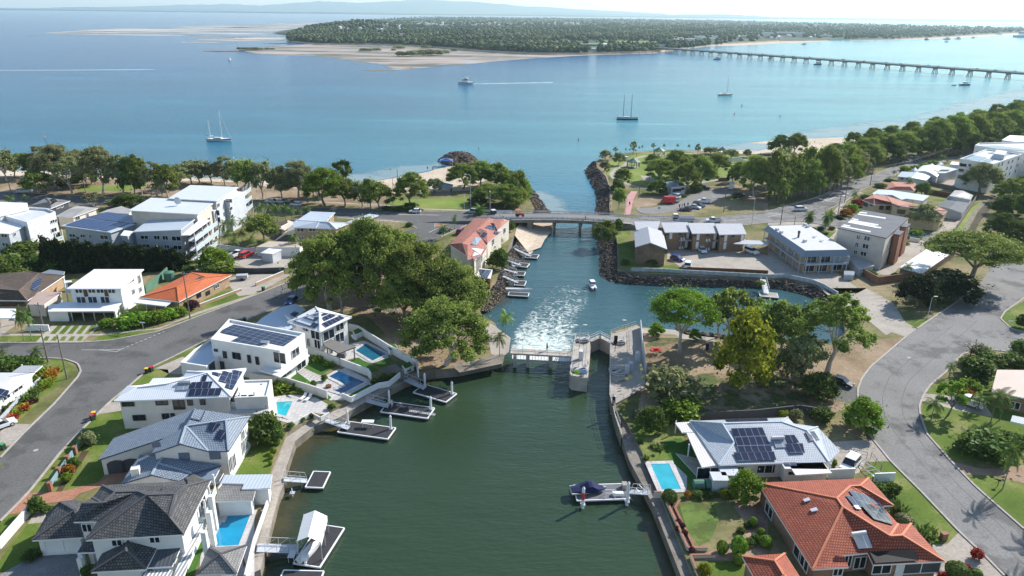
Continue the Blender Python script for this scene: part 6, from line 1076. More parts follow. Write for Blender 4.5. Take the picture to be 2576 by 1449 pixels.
p = W(*T('23', 985, 650), .6); mb = MB(); [mb.tube(p+Vector((x, y, 0)), p+Vector((x, y, .9)), .04) for x in (-.7, .7) for y in (-.4, .4)]; mb.beam(p+Vector((-.7, -.4, .9)), p+Vector((.7, -.4, .9)), .06, .06); mb.beam(p+Vector((-.7, .4, .9)), p+Vector((.7, .4, .9)), .06, .06); solo('frame_rack', mb, ALU, 'bare white rail frame on the right-bank pontoon', 'frame')
# townhouse pontoons
for i, (s, g, l) in enumerate((('21:130,1140 250,1150 262,1115', '21:15,1050 190,1130', 'farthest up the channel'), ('21:50,1230 148,1240 160,1203', '21:-60,1170 90,1220', 'with an orange cover'), ('21:15,1318 120,1325 130,1288', '21:-80,1260 55,1300', 'third from the bridge'), ('21:22,1418 125,1425 133,1380', '21:-90,1330 60,1395', 'fourth from the bridge'))):
    pontoon('21', s.replace('21:', ''), f'small dark pontoon off the townhouse bank, {l}', group='townhouse pontoons'); gangway('21', g.replace('21:', ''), f'steel gangway to the small townhouse pontoon {l}', 1.8, .8, .9, group='townhouse gangways')
for i, (x, y, l) in enumerate(((1285, 664, 'short floating walkway lowest among the rocks'), (1262, 690, 'steel walkway over the rocks nearest the white-decked pontoon'))): gangway('F', f'{x-38},{y-18} {x+10},{y+6}', l, 1.8, .8)
pontoon('12', '2536,72 2738,84 2754,52', 'pontoon with low white boat, nearest the foaming weir')
pontoon('F', '1912,745 1958,749 1955,738', 'white deck pontoon on the inner pond', CONC); gangway('F', '1919,703 1928,738', 'white gangway down to the inner pond pontoon', 2.6, .9, 1.4, m=ALU)
tender('F', 1306, 731, math.radians(-2), 'long white flat boat lying on the pontoon nearest the weir', 7.0, 1.1, .6)
# ---- boats on the water
def hullmesh(L, Wd, H, col, r, stripe=None, name='hull'):
    sec = []
    for i in range(11):
        t = i/10; x = -L/2+L*t; k = min(1, .72+.9*t) if t < .35 else max(.02, 1-((t-.35)/.65)**2.1); w = Wd/2*k; sh = H*(1+.35*t*t)
        sec.append([(x, -w, sh), (x, -w*.92, H*.45), (x, -w*.5, -.2), (x, w*.5, -.2), (x, w*.92, H*.45), (x, w, sh)])
    mb = MB(); loft(mb, sec); o = mb.build(name, col, r)
    if stripe:
        mb = MB()
        for i in range(10):
            for sy, j in ((-1, 1), (1, 4)):
                a, b = sec[i], sec[i+1]; q = [Vector(a[j]).lerp(Vector(a[0 if j == 1 else 5]), f) for f in (.35, .75)]; q2 = [Vector(b[j]).lerp(Vector(b[0 if j == 1 else 5]), f) for f in (.35, .75)]; e = Vector((0, sy*.04, 0)); mb.poly([q[0]+e, q2[0]+e, q2[1]+e, q[1]+e])
        mb.build('stripe', stripe, o)
    return o
def sailboat(x, y, rz, label, L, masts, hc=ALU, stripe=None, cab=.8, mc=None):
    r = local('sailing_boat', label, 'sailing boat', W(x, y, 0), rz); hullmesh(L, L*.27, 1.3, hc, r, stripe); mc = mc or ALU
    MB().box((-.05*L, 0, 1.65), (L*.36, L*.15, cab), taper=.85).build('cabin', ALU, r); [MB().box((-.05*L, s*L*.073, 1.7), (L*.26, .06, .28)).build('window', GLASS, r) for s in (-1, 1)]; MB().box((-.33*L, 0, 2.7), (L*.16, L*.18, .08)).build('bimini', plain('canvas', (.55, .55, .56)), r)
    for mx, mh in masts:
        m = MB().tube((mx*L, 0, 1.2), (mx*L, 0, mh), .2, .13, 6).build('mast', mc, r); MB().tube((mx*L, 0, 2.9), (mx*L-L*.26, 0, 3.0), .13).build('boom', plain('canvas', (.55, .55, .56)), m)
        MB().beam((mx*L, -L*.06, mh*.6), (mx*L, L*.06, mh*.6), .06, .06).build('spreader', mc, m)
    mx, mh = masts[0]; MB().tube((L*.5, 0, 1.7), (mx*L, 0, mh*.96), .03, n=4).build('forestay', STEEL, r); MB().tube((-L*.5, 0, 1.5), (masts[-1][0]*L, 0, masts[-1][1]*.96), .025, n=4).build('backstay', STEEL, r)
def motorboat(x, y, rz, label, L=7, col=ALU, cabin=True, z=0, name='motor_boat', stripe=None):
    r = local(name, label, 'motor boat', W(x, y, z), rz); hullmesh(L, L*.33, L*.12, col, r, stripe); h = L*.12
    if cabin: MB().box((.02*L, 0, h+.12*L), (L*.42, L*.24, L*.16), taper=.8).build('cabin', ALU, r); MB().box((.02*L, 0, h+.15*L), (L*.40, L*.245, L*.06), taper=.9).build('window_band', GLASS, r); MB().box((-.05*L, 0, h+.24*L), (L*.34, L*.24, .08)).build('hardtop', ALU, r)
    else: MB().box((0, 0, h+.25), (L*.15, L*.12, .7)).build('console', ALU, r)
    MB().box((-L*.52, 0, h*.8), (L*.06, .35, .8)).build('outboard', DGREY, r); return r
sailboat(552, 355, math.radians(-4), 'white ketch with two bare masts moored off the left foreshore', 13.5, [(.12, 16.5), (-.36, 11.5)], stripe=plain('navy', (.02, .03, .09)))
sailboat(1578, 301, math.radians(-8), 'dark blue and white striped ketch moored mid channel', 14.5, [(.16, 17), (-.2, 16.5)], plain('navy', (.02, .03, .09)), ALU, mc=DGREY)
sailboat(1824, 240.5, math.radians(2), 'single-masted white sloop right of the striped ketch', 13, [(.12, 17)], OFFW, plain('dark red boot', (.15, .05, .05)), mc=GREYW)
r = motorboat(1171, 211, math.radians(183), 'white flybridge cruiser heading left with a straight wake', 15, stripe=plain('navy', (.02, .03, .09))); MB().box((-.5, 0, 5.8), (3, 3, 1.4), taper=.7).build('flybridge', ALU, r)
motorboat(1489, 722, math.radians(100), 'small white boat with canopy heading up the channel', 5.2)
motorboat(578, 151.5, math.radians(90), 'tiny white boat alone near the sand flats', 9); motorboat(2427, 215, math.radians(-5), 'dark blue work boat moored towards the right edge', 11, plain('dark blue hull', (.03, .08, .13)), name='work_boat'); motorboat(2400, 215, 0, 'small dark tender tied behind the blue work boat', 5, plain('dark blue hull', (.03, .08, .13)), False)
for x, y, rz, L, l in ((1804, 150, 20, 13, 'dark moored cruiser left below the long bridge'), (1937, 148, 0, 8, 'low runabout close to the bridge piers'), (2057, 163, 10, 12, 'dark cruiser just in front of the bridge piers'), (2330, 100.5, 90, 22, 'first dark launch beyond the bridge near the far beach'), (2382, 99.5, 0, 22, 'blue launch moored between two others off the far beach'), (2410, 98.5, 10, 22, 'third launch off the far beach'), (2513, 87, 0, 26, 'farthest small launch near the hazy point'), (2570, 94, 0, 60, 'grey barge cut by the right edge on the hazy strait'), (2022, 112, 0, 12, 'tiny boat near the canal mouth beyond the bridge'), (2381, 106, 0, 12, 'tiny dinghy below the launches beyond the bridge'), (2448, 96, 0, 14, 'faint tender to the right of the launches')): motorboat(x, y, math.radians(rz), l, L, plain('dark blue hull', (.03, .08, .13)) if 'dark' in l or 'blue' in l else GREYW)
for t, u, v, c, l in (('F', 1455, 352, (.5, .03, .03), 'red channel buoy near the park point'), ('F', 1205, 371, (.7, .5, .2), 'yellow cylindrical buoy off the rock groyne'), ('F', 113, 346, (.7, .35, .15), 'small orange buoy off the left foreshore'), ('F', 1866, 267, (.08, .08, .09), 'dark marker buoy left of the sloop mooring line'), ('F', 1847, 288, (.4, .04, .04), 'small red float right of the striped ketch'), ('F', 1962, 294, (.08, .08, .09), 'black float halfway to the right beach')):
    p = W(u, v, 0); r = local('buoy', l, 'buoy', p, 0); k = (p.y/250)**.5*.5; MB().tube((0, 0, -.2), (0, 0, .5*k), .7*k, .6*k, 10).build('float', paint(c), r); MB().tube((0, 0, .5*k), (0, 0, 2*k), .4*k, .15*k, 8).build('topmark', paint(c), r)
# ---- lock, weir
LK = plain('lock concrete', (.46, .41, .355), .85, .25, .6)
r = thing('lock_pier', 'long concrete lock pier with rounded end between weir and lock chamber', 'pier', base('22', 680, 700)); P = V('22', 3.0, '640,490 780,490 790,600 775,760 762,860 760,905 700,900 600,885 580,855 600,700 615,560'); MB().prism(P, -3, 3.0).build('concrete_body', [LK], r)
def rail(r, P, h=1.05, closed=False, m=None, n=1.6):
    mb = MB(); up = Vector((0, 0, 1)); P = [Vector(p) for p in P]+([Vector(P[0])] if closed else [])
    for i in range(len(P)-1):
        a, b = P[i], P[i+1]; mb.beam(a+up*h, b+up*h, .05, .06); mb.beam(a+up*h*.55, b+up*h*.55, .04, .05); k = max(1, int((b-a).length/n))
        for j in range(k+1): q = a.lerp(b, j/k); mb.tube(q, q+up*h, .035, n=4)
    mb.build('railing', m or STEEL, r)
rail(r, offset_loop(P, .25), closed=True)
def gearbox(r, t, u, v, rad=2.0, z=3.0):
    c = W(*T(t, u, v), z); ring = [c+Vector((rad*math.cos(k*math.pi/4), rad*math.sin(k*math.pi/4), 0)) for k in range(8)]; rail(r, ring, closed=True, m=ALU); MB().tube(c, c+Vector((0, 0, .06)), rad*.9, n=16).build('gate_well', DARK, r); MB().box((c.x, c.y, c.z+.4), (1.6, .5, .6), .6).build('gate_motor', GREYW, r)
gearbox(r, '22', 705, 535, 1.6); gearbox(r, '22', 678, 835, 1.8); p = W(*T('22', 690, 720), 3.0); MB().box((p.x, p.y, 4), (.7, 1.1, 2)).build('control_cabinet', LGREY, r)
p = W(*T('22', 722, 915), 2.0); MB().box((p.x, p.y-.2, 2.2), (1.8, .06, .8), .05).build('notice_board', plain('blue white board', (.35, .5, .7)), r)
for u, c in ((648, (.3, .6, .02)), (722, (.1, .35, .7))): p = W(*T('22', u, 865), 3.3); MB().box((p.x, p.y, 3.7), (.9, .06, .9)).build('notice_board', mat('sign %.1f' % c[2], c), r)
r2 = thing('weir', 'flat concrete weir footbridge with thin steel railings above the white water', 'weir', base('22', 300, 640)); A, B = V('22', 2.8, '-15,640 600,672'); MB().beam(A, B, 2.2, .35).build('walkway', LK, r2); n_ = Vector((0, 1.0, .15)); rail(r2, [A+n_, B+n_], n=2.2); rail(r2, [A-n_+Vector((0, 0, .3)), B-n_+Vector((0, 0, .3))], n=2.2)
for u in (30, 160, 388): p = W(*T('22', u, 660), 2.6); MB().box((p.x, p.y, .8), (.7, 2.4, 3.6)).build('pier', LK, r2)
mb = MB(); a, b = V('22', .3, '0,700 590,735'); [mb.tube(a.lerp(b, i/20)-Vector((0, 0, 1)), a.lerp(b, i/20)+Vector((0, 0, 1.9)), .05, n=4) for i in range(21)]; mb.build('screen_bars', STEEL, r2)
r3 = thing('lock_wall', 'broad concrete lock side platform with a sloped sea fence', 'lock wall', base('22', 1150, 700)); P = V('22', 2.4, '995,450 1130,410 1250,372 1290,395 1310,600 1345,850 1330,1000 1230,1060 1045,1160 1035,1250 1110,1449 1100,1480 1040,1300 980,1060 985,850 985,600'); mb = MB(); mb.prism(P, -3, 2.4); mb.m = [0 if i == 1 else 1 for i in range(len(mb.f))]; mb.build('platform', [CONC, CW], r3)
rail(r3, V('22', 2.4, '985,470 1130,415 1250,378'), n=1.5); rail(r3, V('22', 2.4, '990,560 985,850 985,1050 1030,1230 1090,1400'), n=2.2); rail(r3, V('22', 2.4, '1200,430 1210,620'), n=2)
gearbox(r3, '22', 1070, 555, 1.7, 2.4); gearbox(r3, '22', 1068, 865, 1.9, 2.4); MB().prism(V('22', 3.0, '1000,830 1140,820 1145,900 1060,930 1000,900'), 2.3, 2.75).build('plinth', CONC, r3)
for u, v in ((1155, 870), (1190, 840), (1260, 730)): p = W(*T('22', u, v), 2.4); MB().box((p.x, p.y, 3.4), (.8, .8, 2.0)).build('control_cabinet', LGREY, r3)
wall('tall pale panel fence along the lock platform', '22', '1290,400 1310,620 1345,865', 1.9, LGREY, z=2.4, w=.15, name='panel_fence', cat='fence'); r = thing('mesh_fence', 'chain mesh security fence closing the lock platform', 'fence', base('22', 1200, 1080)); rail(r, V('22', 2.4, '1040,1200 1200,1110 1330,1030'), 1.9, n=2.2)
r = thing('lock_gate', 'pair of beige mitre lock gates with handrails meeting in a chevron', 'lock gate', base('22', 885, 560))
for s in ('780,540 885,495', '885,495 1000,555'):
    a, b = V('22', 2.7, s); MB().beam(a-Vector((0, 0, 1.6)), b-Vector((0, 0, 1.6)), .5, 3.4).build('gate_leaf', LK, r); MB().beam(a+Vector((0, 0, .15)), b+Vector((0, 0, .15)), 1.1, .12).build('walkway', LK, r)
    for sg in (-.5, .5): rail(r, [a+Vector((0, sg, .2)), b+Vector((0, sg, .2))], n=1.4, m=OFFW)
p = W(*T('22', 1035, 640), 2.4); mb = MB(); mb.tube(p, p+Vector((0, 0, 2.4)), .06); mb.box((p.x, p.y-.15, 5.2), (.7, .3, 1.7)); solo('traffic_signal', mb, BLACK, 'black signal box on a post on the lock platform', 'signal')
r = thing('lifebuoy', 'orange-red lifebuoy hung on the lock pier rail', 'lifebuoy', W(*T('22', 765, 750), 3.4)); c = W(*T('22', 762, 750), 3.6); mb = MB(); ring = [(c.x, c.y+.35*math.cos(k*math.pi/5), c.z+.35*math.sin(k*math.pi/5)) for k in range(11)]; mb.path(ring, [.1]*11, 6); mb.build('ring', paint((.7, .12, .03)), r)
# ---- poles, lamps
def pole(t, u, v, vt, label, m=POLE, arm=True, r0=.16, group='timber power poles'):
    b = base(t, u, v); h = height_at(b, T(t, u, vt)[1]); r = thing('power_pole', label, 'power pole', b, 0, group); MB().tube(b, b+Vector((0, 0, h)), r0, r0*.65, 8).build('post', m, r)
    if arm: MB().beam(b+Vector((-1.1, .3, h-.7)), b+Vector((1.1, -.3, h-.7)), .12, .14).build('cross_arm', POLE, r); [MB().tube(b+Vector((x, -x*.27, h-.62)), b+Vector((x, -x*.27, h-.38)), .06).build('insulator', LGREY, r) for x in (-.95, -.35, .35, .95)]
    return b+Vector((0, 0, h-.5))
def lamp(t, u, v, vt, label, side=(1, 0), double=False, L=1.8, m=GPOLE):
    b = base(t, u, v); h = height_at(b, T(t, u, vt)[1]); r = thing('street_lamp', label, 'street lamp', b); MB().tube(b, b+Vector((0, 0, h-.5)), .09, .06, 8).build('post', m, r); s = Vector((*side, 0)).normalized()
    for k in ((1, -1) if double else (1,)): q = b+Vector((0, 0, h-.5)); e = q+s*L*k+Vector((0, 0, .5)); MB().path([q, q+s*L*.3*k+Vector((0, 0, .4)), e], [.05]*3, 5).build('arm', m, r); MB().box(tuple(e), (.75, .3, .14), math.atan2(s.y, s.x)).build('lamp_head', OFFW, r)
PT = {}
for k, t, u, v, vt, l in (('a', '02', 485, 748, 400, 'timber pole with cross-arm at the street corner, beside the shrubs'), ('b', '02', 675, 915, 470, 'bare timber pole on the corner lawn nearest the wide junction'), ('c', '02', 1915, 315, -170, 'green-grey power pole in front of the orange-roofed house'), ('d', '02', 435, 385, 145, 'thin power pole beside the white gate wall'), ('e', '01', 885, 600, 380, 'power pole behind the small grey hip roof'), ('f', '01', 1635, 540, 370, 'power pole behind the tall flats'), ('g', '01', 115, 510, 350, 'power pole at the far-left esplanade'), ('h', '11', 518, 630, 480, 'power pole beside the parked white car'), ('i', '11', 785, 740, 605, 'thin pole behind the brick units'), ('j', '11', 1385, 590, 345, 'pole on the beach path, left of two'), ('k', '11', 1430, 500, 250, 'tall thin pole against the sand'), ('l', '31', 125, 810, 600, 'timber pole beside the flat-roofed motel block'), ('m', '31', 700, 720, 505, 'timber pole on the footpath bend near the beige flats'), ('n', '31', 770, 590, 400, 'power pole beside the zebra crossing'), ('o', '31', 1025, 425, 235, 'power pole at the verge past the zebra crossing'), ('p', '31', 1800, 150, 30, 'power pole farthest up the esplanade'), ('q', '21', 1275, 545, 390, 'short timber pole beside the pink path'), ('s', '21', 2130, 685, 425, 'tall timber pole in the car park verge'), ('t', '31', 265, 810, 725, 'stub of a dark pole in front of palms'), ('u', '11', 835, 875, 805, 'pole above the brick units roof')):
    PT[k] = pole(t, u, v, vt, l, arm=k in 'acdefghlnomp', r0=.11 if k in 'tiuj' else .16)
def wires(a, b, n, label):
    mb = MB()
    for i in range(n):
        o = Vector(((i-(n-1)/2)*.55, -(i-(n-1)/2)*.15, 0)); P = [PT[a].lerp(PT[b], j/12)+o-Vector((0, 0, 1.0*math.sin(math.pi*j/12))) for j in range(13)]; mb.path(P, [.022]*13, 3)
    solo('power_line', mb, DGREY, label, 'power line')
wires('a', 'd', 3, 'power wires over the side street between two corner poles'); wires('c', 'u', 3, 'power wires crossing in front of the brick units'); wires('m', 'n', 2, 'wires along the footpath bend'); wires('n', 'o', 4, 'wires above the zebra crossing'); wires('o', 'p', 4, 'long sagging wires up the upper-right esplanade'); wires('l', 'n', 2, 'wires from the motel pole to the crossing')
lamp('11', 1617, 795, 495, 'tall curved street lamp beside the roundabout', (1, .1)); lamp('11', 2355, 745, 475, 'straight street lamp at the bridge approach', (0, -1), L=.5); lamp('11', 2160, 640, 305, 'lamp post in front of the beach trees', (-1, 0)); lamp('31', -165+0, 820, 530, 'tall street lamp above the motel walkway', (-1, 0)) ; lamp('32', 1602, 315, 85, 'street lamp on the verge of the wide road', (1, 0), L=.8); lamp('21', 1135, 810, 520, 'street lamp at the right end of the bridge', (.3, 0), L=.6); lamp('22', 675, 655, 372, 'double-headed lamp on the lock pier', (1, 0), True, 1.0); lamp('22', 1160, 430, 325, 'short lamp on the lock platform', (-1, 0), L=.8); lamp('11', 2095, 655, 530, 'bare lamp post on the lawn before the beach shelter', (0, 1), L=.2); lamp('21', 1370, 490, 280, 'curved basketball-court lamp in the park', (-1, 0), L=1.5, m=DGREY); lamp('21', 1650, 505, 372, 'slim lamp post at the toilet block', (0, 1), L=.4)
mb = MB(); a, b = V('31', 2, '520,520 618,465'); ha, hb = 6.5, 6.5; mb.tube(a, a+Vector((0, 0, ha)), .1); mb.tube(b, b+Vector((0, 0, hb)), .1); mb.beam(a+Vector((0, 0, ha)), b+Vector((0, 0, hb)), .12, .12); solo('sign_gantry', mb, GPOLE, 'galvanised frame gantry at the roadside before the zebra crossing', 'gantry')
def sign(t, u, v, label, m, h=2.2, w=.6, hh=.6): b = base(t, u, v); r = thing('road_sign', label, 'road sign', b); MB().tube(b, b+Vector((0, 0, h)), .035).build('post', GPOLE, r); MB().box((b.x, b.y-.06, b.z+h), (w, .04, hh)).build('sign_plate', m, r)
sign('02', 1448, 440, 'street name blade on a post at the corner', ALU, 2.2, 1.1, .22); sign('31', 510, 495, 'orange warning sign under the gantry', paint((.8, .3, .02)), 1.6, .9, .9); sign('31', 875, 450, 'small round sign beyond the crossing', DGREY, 2.2); sign('21', 1475, 710, 'grey backed sign on the car park island', GREYW, 2.4, .9, .7); sign('32', 2415, 430, 'street sign blade at the right side street', ALU, 2.4, 1, .25)
# ---- bins, letterboxes, people
def bin_(t, u, v, lid, label): b = base(t, u, v); r = local('wheelie_bin', label, 'bin', b, random.uniform(-.5, .5)); MB().box((0, 0, .5), (.55, .6, .95), taper=1.08).build('bin_body', plain('dark green plastic', (.02, .05, .035)), r); MB().box((0, -.02, 1.02), (.64, .7, .1)).build('lid', paint(lid), r); [MB().tube((x, .3, .12), (x+.06, .3, .12), .12, n=8).build('wheel', BLACK, r) for x in (-.28, .22)]
YL, RL = (.75, .5, .02), (.5, .01, .03)
bin_('02', 1480, 855, YL, 'yellow-lidded wheelie bin, left of the kerbside pair by the grass'); bin_('02', 1525, 840, RL, 'red-lidded wheelie bin, right of the kerbside pair by the grass'); bin_('02', 935, 1330, RL, 'red-lidded wheelie bin nearer the camera at the driveway'); bin_('02', 950, 1300, YL, 'yellow-lidded wheelie bin behind the red-lidded one at the driveway'); bin_('01', 2262, 1420, YL, 'yellow-lidded bin beside the orange-roofed house'); bin_('02', 2435, 355, (.02, .02, .02), 'black bin, left of the two in shade'); bin_('02', 2465, 340, (.02, .02, .02), 'black bin, right of the two in shade'); bin_('03', 35, 175, (.05, .3, .1), 'green-bodied bin at the left edge kerb'); bin_('12', 75, 25, (.05, .3, .1), 'green bin on the far verge under the trees')
p = base('33', 1760, 1085); mb = MB(); mb.box((p.x, p.y, 2.55), (.8, .6, 1.1), .2); mb.box((p.x, p.y, 3.13), (.9, .7, .08), .2); solo('letterbox', mb, REDBRICK, 'brick letterbox pillar on the lawn by the cream driveway', 'letterbox'); p = base('33', 2310, 545); mb = MB(); mb.tube(p, p+Vector((0, 0, 1)), .05); mb.box((p.x, p.y, 3.1), (.4, .3, .3)); solo('letterbox', mb, BLACK, 'small black letterbox beside the tall palm', 'letterbox')
SKIN = plain('skin', (.45, .26, .18), .6)
def person(t, u, v, rz, shirt, legs, label, z=2.05, pose='stand', h=1.72, hair=(.04, .02, .01)):
    b = W(*T(t, u, v), z); r = local('person', label, 'person', b, rz); s = h/1.72; me = bpy.data.meshes.new('body'); st = .18 if pose == 'walk' else .0
    vs = [(0, 0, .92), (0, 0, 1.18), (0, 0, 1.42), (0, 0, 1.52), (.01, 0, 1.64), (0, .10, .86), (st, .11, .48), (st*.6-.04*0, .11, .08), (st*.6+.16, .11, .03), (0, -.10, .86), (-st*.3+.05*(st > 0), -.11, .48), (-st*1.5, -.11, .08), (-st*1.5+.15, -.11, .03), (0, .19, 1.40), (-.05-st*.4, .24, 1.14), (.06-st, .24, .88), (0, -.19, 1.40), (-.02+st*.4, -.24, 1.14), (.10+st, -.24, .90)]
    es = [(0, 1), (1, 2), (2, 3), (3, 4), (0, 5), (5, 6), (6, 7), (7, 8), (0, 9), (9, 10), (10, 11), (11, 12), (2, 13), (13, 14), (14, 15), (2, 16), (16, 17), (17, 18)]
    rad = [.14, .13, .15, .06, .10, .10, .065, .045, .04, .10, .065, .045, .04, .065, .048, .035, .065, .048, .035]
    me.from_pydata([Vector(v_)*s for v_ in vs], es, []); o = bpy.data.objects.new('body', me); COL.objects.link(o); o.parent = r; sk = o.modifiers.new('skin', 'SKIN'); o.modifiers.new('sub', 'SUBSURF').levels = 1
    for i, q in enumerate(me.skin_vertices[0].data if me.skin_vertices else []): q.radius = (rad[i]*s,)*2; q.use_root = i == 0
    if not me.skin_vertices:
        bpy.context.view_layer.objects.active = o
    me.materials.append(SKIN)
    MB().add([(-.12, .19, .95), (-.12, -.19, .95), (.14, -.19, .95), (.14, .19, .95), (-.13, .22, 1.45), (-.13, -.22, 1.45), (.13, -.22, 1.45), (.13, .22, 1.45)], [(0, 1, 2, 3), (7, 6, 5, 4), (0, 4, 5, 1), (1, 5, 6, 2), (2, 6, 7, 3), (3, 7, 4, 0)]).build('shirt', shirt, r)
    mb = MB()
    for y, x in ((.11, st), (-.11, -st*.6)): mb.tube((0, y*.9, .97), (x, y, .5), .115, .09, 8)
    mb.build('trousers', legs, r); MB().ball((-.01, 0, 1.70), (.115, .11, .10), 8, 5, z0=-.2).build('hair', plain('hair', hair), r); return r
NV = plain('navy cloth', (.02, .02, .06)); BC = plain('black cloth', (.02, .02, .02)); RC = plain('red cloth', (.35, .05, .05)); WC = plain('white cloth', (.7, .7, .7))
def skin_fix():
    for o in [o for o in bpy.data.objects if o.name.startswith('body') and o.modifiers and o.data.edges and not len(o.data.polygons)]: pass
person('22', 352, 628, 0, NV, BC, 'person in dark navy top walking across the weir footbridge', 3.0, 'walk'); person('11', 1725, 262, 1, BC, BC, 'person in black standing on the white beach, left of two', .9); person('11', 1778, 268, 1, RC, BC, 'person in reddish top walking on the white beach, right of two', .9, 'walk')
person('21', 1684, 648, 2, BC, BC, 'person in black standing nearest the van, leftmost of a group by parked cars'); person('21', 1711, 640, 1, WC, WC, 'person in pale clothes in the group by parked cars'); person('21', 1733, 636, 1, BC, NV, 'person in dark clothes in the middle of the group by parked cars'); person('21', 1768, 630, 1, RC, BC, 'person in red top beside the dark maroon sedan')
person('21', 738, 770, 0, RC, NV, 'person in maroon walking across the bridge footpath', 4.3, 'walk'); person('21', 1182, 622, 1.5, BC, BC, 'person in black riding along the pink path'); person('21', 1253, 130, 0, RC, BC, 'person beside the park path near the shelter'); person('12', 1408, 235, 0, RC, WC, 'person in red walking on the shaded park path', 2.05, 'walk'); person('12', 1370, 1200, .5, WC, WC, 'person in white bending on the ladder pontoon', .6, 'walk')
person('11', 1352, 278, 0, BC, SKIN, 'person wading in the shallows off the beach', -.7)
# sun loungers, misc
def lounger(t, u, v, rz, label): b = base(t, u, v); r = local('sun_lounger', label, 'sun lounger', b, rz); MB().box((.2, 0, .35), (1.3, .6, .08)).build('seat', ALU, r); MB().add([(-.45, -.3, .35), (-.45, .3, .35), (-1.0, .3, .8), (-1.0, -.3, .8), (-.45, -.3, .29), (-.45, .3, .29), (-1.05, .3, .74), (-1.05, -.3, .74)], [(0, 1, 2, 3), (7, 6, 5, 4), (0, 3, 7, 4), (1, 5, 6, 2), (2, 6, 7, 3)]).build('backrest', ALU, r); [MB().box((x, y, .17), (.06, .06, .34)).build('leg', ALU, r) for x in (-.4, .75) for y in (-.25, .25)]
lounger('12', 475, 1115, -1.9, 'white sun lounger nearer the cream house, left of two'); lounger('12', 525, 1125, -1.9, 'white sun lounger beside the pillar, right of two'); lounger('12', 990, 520, -.9, 'white sun lounger on the shaded lawn by the teal pool')
p = base('12', 860, 690); mb = MB(); mb.box((p.x, p.y, 2.45), (1.9, 1.4, .8), taper=.8); solo('covered_table', mb, plain('grey canvas', (.13, .13, .14)), 'table under a grey cover beneath the pergola', 'table'); p = base('12', 730, 1000); mb = MB(); mb.tube(p, p+Vector((0, 0, .45)), .55, n=14); solo('fire_pit', mb, TIMBER, 'round copper fire pit in the sunken seating', 'fire pit'); p = base('22', 1448, 625); mb = MB(); mb.poly([p+Vector((-1, -.7, .15)), p+Vector((1.1, -.5, .1)), p+Vector((.9, .6, .2)), p+Vector((-.3, .8, .1)), p+Vector((-1.2, .3, .2))]); mb.box((p.x, p.y, 2.25), (1.3, .8, .4), taper=.6); solo('picnic_blanket', mb, paint((.6, .03, .02)), 'bright red bundle lying on the lock park lawn', 'blanket')
p = base('22', 1962, 620); mb = MB(); mb.tube(p, p+Vector((0, 0, 1.2)), .35, n=10); mb.tube(p+Vector((0, 0, 1.2)), p+Vector((0, 0, 1.4)), .4, .2, 10); solo('litter_bin', mb, MATS['navy cloth'], 'round dark litter bin with maroon lid in the lock park', 'bin'); p = W(*T('11', 1915, 205), .8); vs = [p+Vector(q) for q in ((-3, -2, 2), (3, -2, 2), (3, 2, 2), (-3, 2, 2))]; r = House('beach_tent', 'blue beach tent against the rock groyne', 'tent', p); r.shell(vs+[p+Vector((0, 0, 3))], [(0, 1, 4), (1, 2, 4), (2, 3, 4), (3, 0, 4)], paint((.03, .10, .35)), WHITE, .3, 0, wall=False, th=.05); r.posts(vs, .5, p.z+2, .05)
wall('white-blue painted seawall parapet in front of the motel', '21', '1197,1282 1500,1290 1650,1300 2480,1345 2576,1350', 1.1, plain('peeling pale paint', (.48, .52, .54), .8, .3, 1), z=1.9); wall('curving pale parapet around the inner pond corner', '31', '0,1350 165,1345 300,1372 440,1400 560,1449 700,1530', 1.1, plain('peeling pale paint', (.48, .52, .54), .8, .3, 1), z=1.9); wall('dark concrete channel wall below the motel lawn', '21', '990,880 1055,985 1072,1270 1190,1318', 1.2, CONCD, z=1.2); wall('dark retaining wall along the park side of the channel', '21', '850,180 853,260 945,360 985,480 985,600 977,690', 1.3, CONCD, z=1.2)
wall('low timber rail fence along the motel car park', '21', '1760,1265 2050,1275 2300,1285 2576,1300', .8, TIMBER, w=.1, name='rail_fence', cat='fence'); wall('blue-rusted street fence with brick pillars before the arched garages', '03', '505,580 640,380 740,240 830,120', 1.1, plain('weathered blue fence', (.22, .33, .36)), w=.12, name='front_fence', cat='fence')
for i, (u, v) in enumerate(((515, 590), (600, 440), (690, 320), (765, 225), (832, 130))): p = base('03', u, v); mb = MB(); mb.box((p.x, p.y, 2.7), (.5, .5, 1.4)); mb.box((p.x, p.y, 3.44), (.6, .6, .08)); solo('brick_pillar', mb, REDBRICK, 'brick pillar of the street fence before the arched garages{}', 'pillar', 'brick fence pillars')
r = thing('mesh_fence', 'dark mesh fence and gate beside the white four-wheel drive', 'fence', base('33', 900, 240)); rail(r, V('33', 2, '660,235 850,240 990,270'), 1.2, m=DGREY); rail(r, V('33', 2, '1030,270 1130,400 1200,490'), 1.2, m=DGREY); r = thing('jetty', 'long timber jetty near the far bridge end', 'jetty', W(1600, 130, 0)); A, B = W(1543, 130.5, 2), W(1590, 133.5, 2); MB().beam(A, B, 3, .4).build('deck', TIMBER, r); [MB().tube(A.lerp(B, i/16)-Vector((0, 0, 3)), A.lerp(B, i/16)+Vector((0, 0, 1)), .35, n=5).build('pile', TIMBER, r) for i in range(17)]
r = thing('floating_jetty', 'floating jetty platform off the far shore by the bridge', 'jetty', W(1632, 135.5, 0)); A, B = W(1608, 136, .6), W(1658, 134.5, .6); MB().beam(A, B, 3, .5).build('deck', CONC, r); [MB().tube(A.lerp(B, k)-Vector((0, 0, 2)), A.lerp(B, k)+Vector((0, 0, 3.5)), .4, n=5).build('pile', TIMBER, r) for k in (0, .33, .66, 1)]
wall('white gate wall with square ends beside the palms', '02', '272,430 385,428 500,430', 1.3, WHITE, cap=WHITE)
